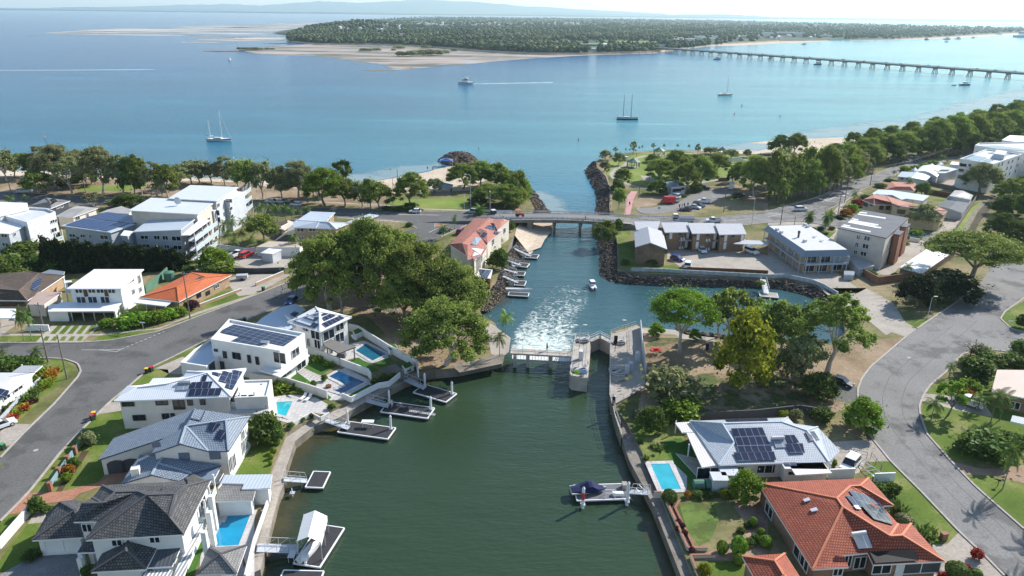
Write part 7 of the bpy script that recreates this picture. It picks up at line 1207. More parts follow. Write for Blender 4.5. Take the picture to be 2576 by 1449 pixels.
# ================================================================= TREES
def leafmat(name, a, b, c, tr=.4):
    m = bpy.data.materials.new(name); m.use_nodes = True; n = m.node_tree; n.nodes.clear(); out = n.nodes.new('ShaderNodeOutputMaterial')
    at = n.nodes.new('ShaderNodeAttribute'); at.attribute_name = 'tone'; oi = n.nodes.new('ShaderNodeObjectInfo')
    col = ramp(n, at.outputs['Fac'], [(0, a), (.5, b), (1, c)]); col = mix(n, 1., col, ramp(n, noise(n, .005 if name == 'far bush' else .25, 4), [(.35, (.55, .58, .6) if name == 'far bush' else (.95, .97, .95)), (.65, (1.3, 1.25, 1.25))]), 'MULTIPLY'); hs = n.nodes.new('ShaderNodeHueSaturation'); n.links.new(col, hs.inputs['Color'])
    for k, lo, hi in (('Hue', .485, .512), ('Value', .78, 1.2)):
        r = n.nodes.new('ShaderNodeMapRange'); r.inputs[3].default_value = lo; r.inputs[4].default_value = hi; n.links.new(oi.outputs['Random'], r.inputs[0]); n.links.new(r.outputs[0], hs.inputs[k])
    d = n.nodes.new('ShaderNodeBsdfDiffuse'); t = n.nodes.new('ShaderNodeBsdfTranslucent'); g = n.nodes.new('ShaderNodeBsdfGlossy'); g.inputs['Roughness'].default_value = .45; g.inputs['Color'].default_value = (.6, .65, .55, 1)
    s = n.nodes.new('ShaderNodeMixShader'); s.inputs[0].default_value = tr; s2 = n.nodes.new('ShaderNodeMixShader'); s2.inputs[0].default_value = .02
    for x in (d, t): n.links.new(hs.outputs[0], x.inputs[0])
    n.links.new(d.outputs[0], s.inputs[1]); n.links.new(t.outputs[0], s.inputs[2]); n.links.new(s.outputs[0], s2.inputs[1]); n.links.new(g.outputs[0], s2.inputs[2]); n.links.new(s2.outputs[0], out.inputs[0]); return m
LM = dict(gum=leafmat('gum leaves', (.085, .135, .025), (.185, .255, .05), (.34, .40, .095)), grey=leafmat('grey gum leaves', (.13, .155, .065), (.24, .27, .115), (.38, .39, .20)),
          dark=leafmat('dark leaves', (.05, .09, .018), (.095, .155, .032), (.17, .24, .05)), bright=leafmat('bright leaves', (.08, .155, .015), (.165, .28, .028), (.28, .40, .05)),
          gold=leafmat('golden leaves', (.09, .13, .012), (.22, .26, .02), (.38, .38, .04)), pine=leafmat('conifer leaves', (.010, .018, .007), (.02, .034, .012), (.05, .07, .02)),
          palm=leafmat('palm leaves', (.05, .09, .02), (.10, .17, .035), (.19, .25, .06)), red=leafmat('red leaves', (.12, .01, .015), (.32, .03, .03), (.5, .1, .05)),
          orange=leafmat('orange leaves', (.14, .06, .01), (.38, .16, .02), (.5, .30, .05)), purple=leafmat('purple leaves', (.04, .015, .02), (.10, .035, .045), (.17, .08, .08)), dead=leafmat('dry fronds', (.10, .07, .03), (.2, .15, .07), (.3, .24, .13)))
BARK = plain('grey bark', (.26, .22, .18), .9, .35, 1.2); WBARK = plain('pale gum bark', (.50, .46, .41), .85, .3, .8); DBARK = plain('dark bark', (.10, .08, .06), .9, .3, 1.2); PBARK = plain('palm trunk', (.27, .25, .22), .9, .25, 2)
def leafmesh(name, C, Nn, size, tone, mat_, asp=1.0):
    """C centres, Nn normals: one bent leaf card each"""
    n = len(C); r = rng.normal(size=(n, 3)); u = np.cross(Nn, r); u /= np.linalg.norm(u, axis=1)[:, None]+1e-9; v = np.cross(Nn, u); s = size[:, None]*.5
    P = np.stack([C-u*s-v*s*asp, C+u*s-v*s*asp, C+u*s+v*s*asp, C-u*s+v*s*asp], 1).reshape(-1, 3)
    me = bpy.data.meshes.new(name); me.vertices.add(4*n); me.vertices.foreach_set('co', P.astype(np.float32).ravel()); me.loops.add(4*n); me.loops.foreach_set('vertex_index', np.arange(4*n)); me.polygons.add(n)
    me.polygons.foreach_set('loop_start', np.arange(n)*4); me.update(calc_edges=True); at = me.attributes.new('tone', 'FLOAT', 'FACE'); at.data.foreach_set('value', np.clip(tone, 0, 1).astype(np.float32)); me.materials.append(mat_); return me
def clumps(cs, rs, per, leaf, name, mat_, flat=.8, jit=.7):
    C = []; Nn = []; T_ = []
    for c, r in zip(cs, rs):
        k = int(per*(r/np.mean(rs))**1.6); an = np.array([.7+.7*rng.random(), .7+.7*rng.random(), .75+.4*rng.random()]); d = rng.normal(size=(k, 3)); d /= np.linalg.norm(d, axis=1)[:, None]; rad = r*(rng.random(k)**.45)
        lump = 1+.22*np.sin(d[:, 0]*5+c[0])*np.sin(d[:, 1]*5+c[1]); p = d*(rad*lump)[:, None]*an*np.array([1, 1, flat]); C.append(c+p)
        Nn.append(d*.7+rng.normal(size=(k, 3))*jit+np.array([0, 0, .45])); T_.append(np.full(k, rng.random()*.7)+rng.random(k)*.3)
    cc = np.array(cs); k = int(per*len(cs)*.12); ii = rng.integers(0, len(cs), (k, 2)); C.append(cc[ii[:, 0]]+rng.normal(size=(k, 3))*np.mean(rs)*np.array([.95, .95, .6])); Nn.append(rng.normal(size=(k, 3))+np.array([0, 0, .5])); T_.append(rng.random(k))
    C = np.concatenate(C); Nn = np.concatenate(Nn); Nn /= np.linalg.norm(Nn, axis=1)[:, None]; T_ = np.concatenate(T_)
    return leafmesh(name, C, Nn, leaf*(.6+.8*rng.random(len(C))), T_, mat_)
def mesh_of(mb, name, m):
    o = mb.build(name, m, None, uv=False); me = o.data; bpy.data.objects.remove(o); return me
def gen_tree(kind, seed):
    """prototype 10 m high and 10 m wide; returns crown and trunk meshes"""
    global rng; rng = np.random.default_rng(seed); random.seed(seed); mb = MB()
    if kind in ('gum', 'umb', 'fig', 'airy'):
        n = {'gum': 46, 'umb': 40, 'fig': 44, 'airy': 26}[kind]; big = seed > 80; n = int(n*2.4) if big else n; lf = .125 if big else .28; pk = 2.6 if big else 1.3; cs = []; z0, z1 = {'gum': (4.0, 9.2), 'umb': (6.0, 9.2), 'fig': (2.6, 9.0), 'airy': (4.6, 9.4)}[kind]
        for i in range(n):
            a = i*2.4+rng.random()*.8; t = (i+.5)/n; rr = 4.15*math.sqrt(t); zt = z1-(z1-z0)*(rr/4.3)**2.2*(.75+.5*rng.random()); zt -= (rng.random()**2)*(3.0 if kind != 'umb' else .8)*(1-t*.5)
            cs.append(np.array([rr*math.cos(a)+rng.normal()*.3, rr*math.sin(a)+rng.normal()*.3, max(z0*.75, zt)]))
        rs = np.array([(.75 if kind == 'airy' else .98)*(.70 if big else 1)*(.6+.8*rng.random()) for _ in cs])
        if kind == 'umb': crown = lambda m: clumps(cs, rs*1.15, 150*pk, lf*.95, 'crown', m, .42)
        else: crown = lambda m: clumps(cs, rs*(1.12 if kind == 'fig' else 1), (250 if kind == 'fig' else 200)*pk, lf, 'crown', m, .72)
        top = np.array([rng.normal()*.5, rng.normal()*.5, z0*.62]); mb.path([(0, 0, -.3), tuple(top*.5+np.array([.15, 0, 0])), tuple(top)], [.34, .24, .2], 7)
        for b in range(7):
            a = b*.9+rng.random()*.5; L = 1.6+rng.random()*1.2; m1 = top+np.array([math.cos(a)*L*.6, math.sin(a)*L*.6, (z1-z0)*.3+rng.random()]); mb.path([tuple(top*.85), tuple(m1)], [.16, .09], 6)
            near = sorted(cs, key=lambda c: np.linalg.norm(c-m1-np.array([math.cos(a)*1.5, math.sin(a)*1.5, 1])))[:5]
            for c in near: mid = (m1+c)/2+rng.normal(size=3)*.2; mb.path([tuple(m1), tuple(mid), tuple(c)], [.08, .05, .02], 4)
        return crown, mesh_of(mb, 'trunk', None)
    if kind == 'shrub':
        cs = []; 
        for i in range(26): a = i*2.4; t = (i+.5)/26; el = math.asin(1-t); cs.append(np.array([3.6*math.cos(el)*math.cos(a), 3.6*math.cos(el)*math.sin(a), 3.0+4.6*math.sin(el)])*np.array([1, 1, 1])+rng.normal(size=3)*.3)
        cs += [np.array([0, 0, 4.0]), np.array([1.5, 0, 3]), np.array([-1.5, .5, 3]), np.array([0, -1.5, 3])]
        rs = np.array([1.7*(.7+.6*rng.random()) for _ in cs]); mb.path([(0, 0, -.2), (0, 0, 4)], [.5, .3], 6); return (lambda m: clumps(cs, rs, 130, .62, 'crown', m, .9)), mesh_of(mb, 'trunk', None)
    if kind == 'ball':
        cs = [np.array([0, 0, 5.])]; rs = [5.0]; 
        def crown(m):
            k = 1500; d = rng.normal(size=(k, 3)); d /= np.linalg.norm(d, axis=1)[:, None]; return leafmesh('crown', d*(4.9+rng.normal(size=k)*.16)[:, None]*(1+.04*np.sin(d[:, :1]*7))+np.array([0, 0, 5.0]), (lambda q: q/np.linalg.norm(q, axis=1)[:, None])(d+rng.normal(size=(k, 3))*.35), np.full(k, .75), rng.random(k), m)
        mb.path([(0, 0, -.2), (0, 0, 5)], [.5, .3], 6); return crown, mesh_of(mb, 'trunk', None)
    if kind == 'pine':
        cs = []; rs = []
        for i in range(60): t = i/60; a = i*2.4; r = 3.6*(1-t)**.7*(.5+.5*rng.random())+.2; cs.append(np.array([r*math.cos(a), r*math.sin(a), .8+8.8*t])); rs.append(1.5*(1-t*.6))
        mb.path([(0, 0, -.3), (0, 0, 9)], [.35, .06], 6); return (lambda m: clumps(cs, np.array(rs), 80, .6, 'crown', m, 1.1)), mesh_of(mb, 'trunk', None)
    if kind in ('palm', 'date'):
        th = 7.6 if kind == 'palm' else 6.2; nf = 17 if kind == 'palm' else 34; C = []; Nn = []; S_ = []; T_ = []
        lean = .0; pts = [(lean*k*k, 0, -.2+(th+.2)*k) for k in (0, .35, .7, 1)]; mb.path(pts, [.30, .2, .17, .14], 8); base_ = np.array([lean, 0, th])
        for f in range(nf):
            a = f*2.4+rng.random()*.4; el = (1.15-1.55*(f/nf)) if kind == 'palm' else (1.2-2.3*f/nf); L = 4.9 if kind == 'palm' else 4.6; p = base_.copy(); d = np.array([math.cos(a)*math.cos(el), math.sin(a)*math.cos(el), math.sin(el)]); nseg = 15; tn = rng.random()*.5; last = p.copy()
            for k in range(nseg):
                st = L/nseg; d = d+np.array([0, 0, -.105 if kind == 'palm' else -.085]); d /= np.linalg.norm(d); p = p+d*st; side = np.cross(d, [0, 0, 1]); side /= np.linalg.norm(side)+1e-9; w = 1.05*math.sin(math.pi*(.12+.86*k/nseg))
                for sg in (-1, 1): C.append(p+side*sg*w*.5+np.array([0, 0, -.18*w])); nn = np.cross(d, side*sg)*sg+side*sg*.35; Nn.append(nn/np.linalg.norm(nn)); S_.append((side*sg*w+np.array([0, 0, -.3*w]), d)); T_.append(tn+rng.random()*.5)
        def crown(m):
            P = []; 
            for c, (w, d) in zip(C, S_): h = d*.13; P += [c-w*.5-h, c+w*.5+d*.16-h*.2, c+w*.5+d*.24+h*.2, c-w*.5+h]
            n = len(C); me = bpy.data.meshes.new('crown'); me.from_pydata([tuple(p) for p in P], [], [(4*i, 4*i+1, 4*i+2, 4*i+3) for i in range(n)]); at = me.attributes.new('tone', 'FLOAT', 'FACE'); at.data.foreach_set('value', [min(1, x) for x in T_]); me.materials.append(m); return me
        return crown, mesh_of(mb, 'trunk', None)
    if kind == 'flax':
        P = []; T_ = []
        for f in range(90):
            a = f*2.4; el = .35+1.1*rng.random(); L = 4+rng.random()*4; o = np.array([rng.normal()*2, rng.normal()*2, 0]); d = np.array([math.cos(a)*math.cos(el), math.sin(a)*math.cos(el), math.sin(el)]); s = np.cross(d, [0, 0, 1]); s = s/np.linalg.norm(s)*.7; m1 = o+d*L*.6; e = o+d*L+np.array([0, 0, -1.2]); P += [o-s*.5, o+s*.5, m1+s, m1-s, m1-s, m1+s, e+s*.1, e-s*.1]; q = rng.random(); T_ += [q, min(1, q+.15)]
        def crown(m):
            n = len(T_); me = bpy.data.meshes.new('crown'); me.from_pydata([tuple(p) for p in P], [], [(4*i, 4*i+1, 4*i+2, 4*i+3) for i in range(n)]); at = me.attributes.new('tone', 'FLOAT', 'FACE'); at.data.foreach_set('value', T_); me.materials.append(m); return me
        return crown, None
    if kind == 'bare':
        def br(p, d, L, r, k):
            q = p+d*L; mb.tube(tuple(p), tuple(q), r, r*.65, 5)
            if k == 0: return
            for _ in range(3): e = d+rng.normal(size=3)*.55; e[2] = abs(e[2])*.8+.1; e /= np.linalg.norm(e); br(q, e, L*.72, r*.6, k-1)
        br(np.array([0, 0, -.2]), np.array([0.05, 0, 1.]), 3.0, .3, 4); return None, mesh_of(mb, 'trunk', None)
PROTO = {}; CR = {}
NSEED = dict(gum=4, umb=1, fig=2, airy=2, shrub=2, ball=1, pine=2, palm=2, date=1, flax=2, bare=1)
def proto(kind, i, lm):
    if (kind, i) not in PROTO: PROTO[(kind, i)] = gen_tree(kind, 11+i*7+len(kind))
    c, t = PROTO[(kind, i)]
    if (kind, i, lm) not in CR:
        cm = c(LM[lm]) if c else None; CR[(kind, i, lm)] = cm
    return CR[(kind, i, lm)], t
TN = dict(gum='gum_tree', umb='spreading_tree', fig='leafy_tree', airy='gum_tree', shrub='shrub', ball='clipped_bush', pine='conifer', palm='palm_tree', date='palm_tree', flax='garden_plant', bare='bare_tree')
cnt_ = 0
def plant(kind, lm, t, s, label, group=None, bark=None, z=2.0, dep=1.0, minh=.5):
    """s: 'x,y base, top y, width' in photo pixels, ';' separated"""
    global cnt_; out = []
    for q in s.split(';'):
        if not q.strip(): continue
        u, v, vt, w = [float(k) for k in q.split(',')]; b = W(*T(t, u, v), z); k = PR(b)[2]; sc = FOC/k; wpx = w/(4 if t != 'F' and t[1] != '0' else (3 if t != 'F' else 1)); wm = wpx/sc; h = max(minh, height_at(b, T(t, u, vt)[1]))
        if kind in ('gum', 'fig', 'airy', 'umb'): wm *= 1.25 if group == LF else 1.13; h *= 1.05
        i = cnt_ % NSEED[kind]+(10 if kind in ('gum', 'fig', 'airy', 'umb') and wm > 12 else 0); cnt_ += 1
        if kind in ('shrub', 'ball', 'flax'): h = max(.35*wm, min(h, wm*1.6))
        cm, tm = proto(kind, i, lm); r = thing(TN[kind], label, {'shrub': 'shrub', 'ball': 'shrub', 'flax': 'plant', 'palm': 'palm tree', 'date': 'palm tree'}.get(kind, 'tree'), b, random.uniform(0, 6.28), group); r.scale = (wm/10, wm/10*dep, h/10)
        if cm: c = bpy.data.objects.new('crown' if kind not in ('flax',) else 'leaves', cm); COL.objects.link(c); c.parent = r
        if tm is not None and kind not in ('shrub', 'ball'):
            tr = bpy.data.objects.new('trunk', tm); COL.objects.link(tr); tr.parent = r
            if not tm.materials: tm.materials.append(None)
            tr.material_slots[0].link = 'OBJECT'; tr.material_slots[0].material = bark or {'palm': PBARK, 'date': PBARK, 'fig': BARK, 'pine': DBARK, 'bare': DBARK}.get(kind, BARK)
            if kind == 'palm': tr.scale = (max(.5, .35/max(wm/10, .1)*1.0), max(.5, .35/max(wm/10, .1)*1.0), 1) if wm < 7 else (1, 1, 1)
        out.append(r)
    return out
LF = 'trees along the left foreshore'
plant('gum', 'grey', '01', '65,375,45,230;600,450,10,380;830,380,60,280;1035,500,20,330;1930,400,160,230;2130,400,180,230;2400,430,160,230', 'tall grey-green gum on the left foreshore{}', LF, WBARK)
plant('gum', 'gum', '01', '270,330,90,280;395,500,270,250;1430,510,110,200;1690,530,200,220;2500,550,130,260', 'olive-green gum on the left foreshore{}', LF, WBARK); plant('airy', 'grey', '01', '730,500,130,290;1240,500,110,260;1580,530,180,260;1790,450,205,260;2010,410,170,230;2270,410,130,250;450,330,20,280;140,330,120,200;930,400,90,230', 'feathery pale gum on the left foreshore{}', LF, WBARK)
plant('fig', 'dark', '01', '1355,500,130,230;880,420,150,200;640,440,330,120', 'dark dense tree among the left foreshore gums{}', LF)
plant('fig', 'dark', '01', '1300,640,495,290', 'low dark rounded tree beside the tallest flats'); plant('airy', 'grey', '01', '960,620,490,200;1120,640,560,120;1210,660,600,90', 'thin scrubby tree on the esplanade verge{}', 'scrubby verge trees')
plant('gum', 'grey', '11', '430,550,165,350;260,560,230,240;1070,640,370,200;70,550,150,260', 'grey-leaved gum by the esplanade beach{}', 'esplanade beach trees', WBARK)
plant('gum', 'gum', '11', '895,630,340,270;1155,650,350,200;1245,655,380,270;1570,630,285,340;2350,590,400,330;2500,640,400,320;2600,600,440,220', 'olive gum beside the esplanade road and beach{}', 'esplanade beach trees')
plant('gum', 'bright', '11', '700,620,240,430', 'broad bright green tree by the parked cars and beach'); plant('airy', 'dark', '11', '870,500,160,260', 'wispy tall tree top poking above the bright green tree'); plant('gum', 'grey', '11', '580,545,320,200;1800,490,340,180', 'small gum behind the esplanade trees{}', 'esplanade beach trees')
plant('gum', 'gum', '11', '2080,455,195,330;2260,430,165,300;2420,440,190,260', 'tall gum above the white beach by the groyne{}', 'gums by the groyne'); plant('fig', 'dark', '11', '2530,430,270,280;2230,610,500,170', 'dark dense tree at the channel mouth{}', 'dark trees at the channel mouth'); plant('fig', 'gum', '21', '50,600,250,220;20,640,420,200', 'olive tree on the channel bank beside the rocks{}', 'bank trees'); plant('fig', 'bright', '21', '110,560,350,170', 'bright green tree overhanging the rock bank by the bridge')
BG = 'big trees beside the lock reserve'
plant('gum', 'gum', 'F', '832,785,588,178;1065,790,605,175;945,770,545,175', 'huge olive gum in the central grove{}', BG, WBARK); plant('fig', 'gum', 'F', '1135,800,655,160;880,720,575,120', 'dense olive tree in the central grove{}', BG); plant('gum', 'gum', 'F', '1010,720,580,150;1175,790,695,105;1010,810,690,130', 'mid-sized tree packed inside the central grove{}', BG)
plant('gum', 'gum', 'F', '1120,918,757,212', 'large rounded gum overhanging the canal beside the weir', None, WBARK); plant('airy', 'grey', 'F', '860,790,660,110;1080,790,700,120', 'thin gum at the shaded edge of the central grove{}', BG, WBARK)
# hedge and left gardens
HD = [f'{500+k*63},{1290-k*1.5},{930+(k*37 % 60)+k*5},{190+(k*53 % 50)}' for k in range(22)]
plant('pine', 'pine', '01', ';'.join(HD), 'dark conifer in the tall hedge behind the flats{}', 'dark conifer hedge'); plant('shrub', 'dark', '01', '230,1120,975,330;420,1260,1090,260;120,1290,1100,260;60,1400,1180,220;560,1290,1120,200;1900,1310,1215,130', 'dark bush at the left end of the conifer hedge{}', 'hedge bushes'); plant('shrub', 'gum', '01', '150,1250,1080,140;240,1380,1230,160;-20,1330,1070,180', 'olive bush by the left edge below the white block{}', 'hedge bushes')
plant('fig', 'bright', '01', '2190,1300,1045,345', 'round bright green tree beside the flats car park')
plant('palm', 'palm', '01', '2200,940,800,130;2270,960,760,130;2350,900,740,140;2450,900,740,140;2520,880,700,140;2370,1080,920,160;2540,1080,910,150;110,620,510,140;270,600,510,110;2300,1000,850,130;2440,990,860,130', 'feathery palm in the gardens around the tall flats{}', 'palms around the flats')
plant('palm', 'palm', '11', '60,760,590,130;140,770,600,130;220,780,590,140;300,770,600,130;360,780,620,130;430,760,640,130;520,720,625,120;20,740,620,120;180,740,610,120', 'palm in the dense cluster beside the brick units{}', 'palm cluster by the brick units'); plant('palm', 'palm', '11', '390,1090,890,160', 'lone palm in front of the brick units driveway'); plant('palm', 'palm', '11', '95,1065,955,130;1045,1449,1360,130', 'small palm beside the cafe wall and grove{}', 'small palms'); plant('palm', 'palm', '11', '2000,862,705,95;1890,955,800,160', 'palm on the side road beside the roundabout{}', 'palms by the roundabout'); plant('date', 'palm', '11', '2250,745,590,190', 'bushy date palm at the bridge approach')
plant('gum', 'gum', '11', '80,980,700,290', 'olive tree left of the brick units beside the palms'); plant('shrub', 'dark', '11', '2440,1260,1030,190;2560,880,770,90;1560,640,605,150;1540,830,785,70', 'dark shrub along the townhouses and roundabout{}', 'dark shrubs'); plant('shrub', 'dark', '11', '1330,665,635,120;1440,668,640,120;1560,672,645,120;1640,676,650,80', 'low clipped hedge beside the esplanade footpath{}', 'footpath hedge'); plant('palm', 'palm', '11', '2470,1020,950,90', 'little palm beside the townhouse balconies')
plant('palm', 'palm', '12', '1205,288,60,230', 'drooping palm in the shade of the grove', bark=DBARK); plant('palm', 'palm', '12', '2450,690,425,190', 'palm standing on the concrete beside the weir'); plant('palm', 'bright', '12', '2510,470,235,220', 'bright palm above the weir walkway')
plant('palm', 'palm', '02', '245,528,190,150;322,525,200,160', 'slim palm beside the white gate wall{}', 'palms by the gate wall'); plant('palm', 'palm', '02', '385,760,590,190;40,750,610,160', 'low palm over the dark corner hedge{}', 'corner palms'); plant('palm', 'palm', '02', '1240,275,200,120', 'little palm beside the white carport')
plant('shrub', 'bright', '02', '1300,390,250,220;1450,370,235,190;1580,345,215,170;1700,310,195,160;1810,275,180,150', 'dense green hedge shrub in front of the orange-roofed house{}', 'hedge of the orange-roofed house'); plant('shrub', 'dark', '02', '1850,200,105,140', 'rounded dark bush at the orange-roofed house'); plant('shrub', 'purple', '02', '1940,215,112,120', 'round purple-red bush at the end of the hedge'); plant('shrub', 'bright', '02', '1080,390,300,140', 'leafy bush with gold tips beside the striped driveway'); plant('shrub', 'dark', '02', '60,830,680,230;200,830,670,220;330,800,680,200;130,860,720,200', 'dark shrub massed on the street corner{}', 'corner shrubs')
for i, (u, v, w, c) in enumerate(((400, 930, 150, 'bright'), (480, 900, 150, 'orange'), (545, 860, 130, 'orange'), (455, 985, 130, 'bright'), (420, 850, 130, 'bright'), (500, 950, 110, 'gold'), (455, 1010, 80, 'gold'), (350, 1060, 130, 'dark'), (290, 1120, 130, 'dark'), (330, 1150, 90, 'purple'), (255, 1210, 110, 'orange'), (235, 1230, 90, 'red'), (170, 1260, 100, 'gold'), (130, 1320, 110, 'red'), (100, 1340, 90, 'orange'), (80, 1230, 150, 'dark'), (60, 1150, 160, 'palm'), (140, 1160, 140, 'dark'), (380, 960, 100, 'bright'), (215, 1120, 120, 'dark'))): plant('flax', c, '02', f'{u},{v},{v-w*.8},{w}', {'orange': 'orange-tipped', 'red': 'red', 'gold': 'yellow', 'bright': 'bright green', 'dark': 'dark green', 'purple': 'purple', 'palm': 'arching green'}[c]+' bromeliad in the corner garden bed{}', 'corner garden plants')
plant('shrub', 'dark', '03', '380,815,640,150;460,800,740,110;530,790,745,70', 'rounded dark bush at the white wall pillar{}', 'bushes by the white wall'); plant('shrub', 'grey', '03', '900,130,-10,150', 'grey-leaved bush near the street end of the cream house'); plant('shrub', 'dark', '03', '750,360,250,120', 'dark bush in the street garden bed'); plant('shrub', 'orange', '03', '700,410,320,105', 'orange-tinged bush in the street garden bed'); plant('shrub', 'bright', '03', '680,490,405,105', 'bright green bush in the street garden bed'); plant('palm', 'palm', '03', '-90,760,130,460', 'palm leaning in from the left edge over the road'); plant('shrub', 'dark', '03', '330,1270,1190,170;870,1449,1340,110', 'dark low bush beside the grey driveway{}', 'driveway bushes')
plant('flax', 'bright', '12', '620,735,640,120;740,780,710,90;230,1040,890,240;160,1000,900,140;440,1010,950,140;520,1010,960,120', 'bright strappy plant in the modern gardens{}', 'strappy garden plants'); plant('shrub', 'dark', '12', '100,1540,1245,310;30,1480,1290,200;200,1560,1330,160', 'large dark shrub beside the turquoise pool terrace{}', 'terrace shrubs'); plant('shrub', 'dark', '12', '560,1300,1255,60;470,1340,1295,60;350,1410,1350,80;760,1220,1165,80;690,935,865,65;580,985,925,60;1200,970,900,90;1300,930,860,110;1380,900,850,90;1520,840,780,90', 'small shrub in a white planter bed{}', 'planter shrubs')
plant('ball', 'bright', '13', '215,130,70,68;178,215,155,65;153,270,220,55;147,330,285,42;205,75,38,42', 'clipped round bush along the white seawall fence{}', 'clipped round bushes by the seawall'); plant('shrub', 'dark', '13', '-10,-10,-120,230', 'dark bush at the lawn above the clipped bushes')
# right bank park
PK = 'trees in the park on the point'
plant('airy', 'grey', '21', '1040,98,30,50;1215,112,-30,80;1420,62,-10,42;1530,42,0,28;1665,42,0,30;1780,46,5,26;1865,107,0,60;1280,55,25,25;1310,50,12,20;1145,75,40,20', 'small wind-bent tree on the shoreline of the point{}', PK); plant('gum', 'grey', '21', '2000,105,28,160;2200,150,48,160;2365,135,55,85;940,160,58,125;930,275,165,100;1075,212,80,125', 'grey-green tree near the edge of the park{}', PK); plant('airy', 'grey', '21', '955,315,215,60', 'thin sapling above the dark seawall')
plant('gum', 'gum', '21', '1110,430,240,170;1070,668,430,130;1500,385,145,340;1740,485,190,270;1900,430,130,310;1640,330,60,260;2060,310,90,250;1700,260,100,220;1870,215,100,210;2330,440,150,260;2430,530,105,320;2550,470,150,300', 'olive gum with pale trunk in the park{}', PK, WBARK); plant('fig', 'dark', '21', '1460,505,355,190;1420,185,105,150;1060,480,350,130;1850,480,380,110;2220,390,200,110', 'dark shady tree in the park{}', PK)
plant('fig', 'gum', '21', '930,985,770,220;850,900,820,80', 'olive bush over the rocks beside the bridge{}', 'bushes by the bridge'); plant('shrub', 'dark', '21', '1070,865,740,95;1410,1215,1140,130;1140,1210,1155,80', 'dark rounded shrub around the motel wing{}', 'motel shrubs'); plant('shrub', 'gum', '21', '2500,1420,1370,90', 'olive bush beside the inner pond gangway')
BE = 'trees in the beach belt'
plant('gum', 'gum', '31', '60,560,80,260;230,545,130,270;400,540,150,290;180,560,260,240;350,500,30,270;560,505,20,290;740,450,0,290;800,400,30,280;1010,260,10,260;100,600,330,200', 'olive gum in the belt along the right-hand road{}', BE); plant('airy', 'grey', '31', '650,470,60,300;870,340,60,260;480,500,90,260;300,520,190,250;930,310,90,220;60,540,50,260;700,440,120,240;160,520,40,240', 'greyish gum in the belt along the right-hand road{}', BE); plant('fig', 'bright', '31', '390,520,190,200;520,440,0,220;900,250,10,160;60,420,150,180', 'yellow-green tree in the beach belt{}', BE)
plant('gum', 'gum', 'F', '2220,405,335,75;2262,400,328,80;2305,396,322,80;2350,390,300,85;2395,385,290,85;2440,376,283,85;2490,366,283,85;2535,360,278,85;2585,350,262,85;2180,415,345,70;2140,400,355,60;2000,390,335,55;2550,300,250,40;2620,330,255,60;2500,325,262,55;2545,312,256,55;2585,300,246,60;2450,335,274,55;2400,340,282,55;2345,348,294,55;2290,356,305,50;2240,362,314,50;2195,370,322,55;2145,378,332,45', 'olive gum in the upper-right beach belt{}', BE); plant('fig', 'dark', 'F', '2240,410,345,60;2330,398,315,65;2380,390,318,70;2420,385,310,70;2470,374,305,75;2520,364,300,75;2570,352,290,75;2420,340,300,50;1960,385,340,50;2100,395,360,60', 'dark tree in the upper-right beach belt{}', BE); plant('fig', 'bright', 'F', '2160,400,360,55;2380,345,325,50;2200,380,330,50;2300,372,318,55', 'yellow-green tree in the upper-right beach belt{}', BE)
plant('gum', 'grey', '31', '1530,850,600,310', 'large grey-green tree in front of the tiled duplex'); plant('gum', 'grey', '31', '2130,490,190,370', 'large grey-brown tree before the white apartments'); plant('gum', 'gum', '31', '2450,600,350,340', 'spreading tree at the right end of the concrete drain'); plant('fig', 'dark', '31', '2440,720,505,340;2340,1000,690,350;2560,1010,740,260;2370,740,610,120;1545,515,380,150', 'dark broad-leaved tree beside the drain{}', 'dark trees by the drain'); plant('fig', 'dark', 'F', '2560,500,440,70;2590,560,470,80', 'dark tree at the right edge above the drain{}', 'dark trees by the drain')
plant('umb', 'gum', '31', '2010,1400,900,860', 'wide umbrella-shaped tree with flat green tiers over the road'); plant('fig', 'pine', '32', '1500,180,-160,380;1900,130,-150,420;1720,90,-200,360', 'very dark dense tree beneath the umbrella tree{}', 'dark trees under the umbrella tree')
plant('date', 'palm', '31', '405,835,650,170;575,865,640,150;625,810,650,120', 'bushy palm behind the motel block{}', 'palms behind the motel block'); plant('palm', 'palm', '31', '865,610,455,120;1035,650,490,110;1135,660,515,130;1240,690,610,110;1415,470,325,110;1500,420,320,120;1660,370,250,100;1265,325,258,75;1740,195,100,95;1925,155,110,55;1800,190,150,65;1700,370,320,90;1740,370,320,90;1390,1340,1195,170;1310,500,415,80', 'palm among the houses on the right{}', 'palms among the right-hand houses')
plant('shrub', 'bright', '31', '1375,270,218,100;1480,255,212,90;1570,228,190,90;1660,212,160,100;850,675,600,110;1480,935,850,130;1180,1195,1145,70;1330,1100,1060,40;1395,1015,985,50', 'bright green shrub among the right-hand houses{}', 'shrubs among the right-hand houses'); plant('shrub', 'dark', '31', '1130,435,390,120;1220,375,348,90;640,860,825,65;570,908,880,70;530,868,830,70;460,860,838,50;1680,850,770,100;1030,1335,1270,120;980,545,505,100;1270,1340,1290,70', 'dark shrub among the right-hand houses{}', 'shrubs among the right-hand houses'); plant('shrub', 'red', '31', '905,625,550,130', 'red-leaved bush beside the duplex'); plant('shrub', 'orange', '31', '775,720,650,110;830,690,640,60', 'orange-leaved bush on the footpath bend{}', 'orange bushes')
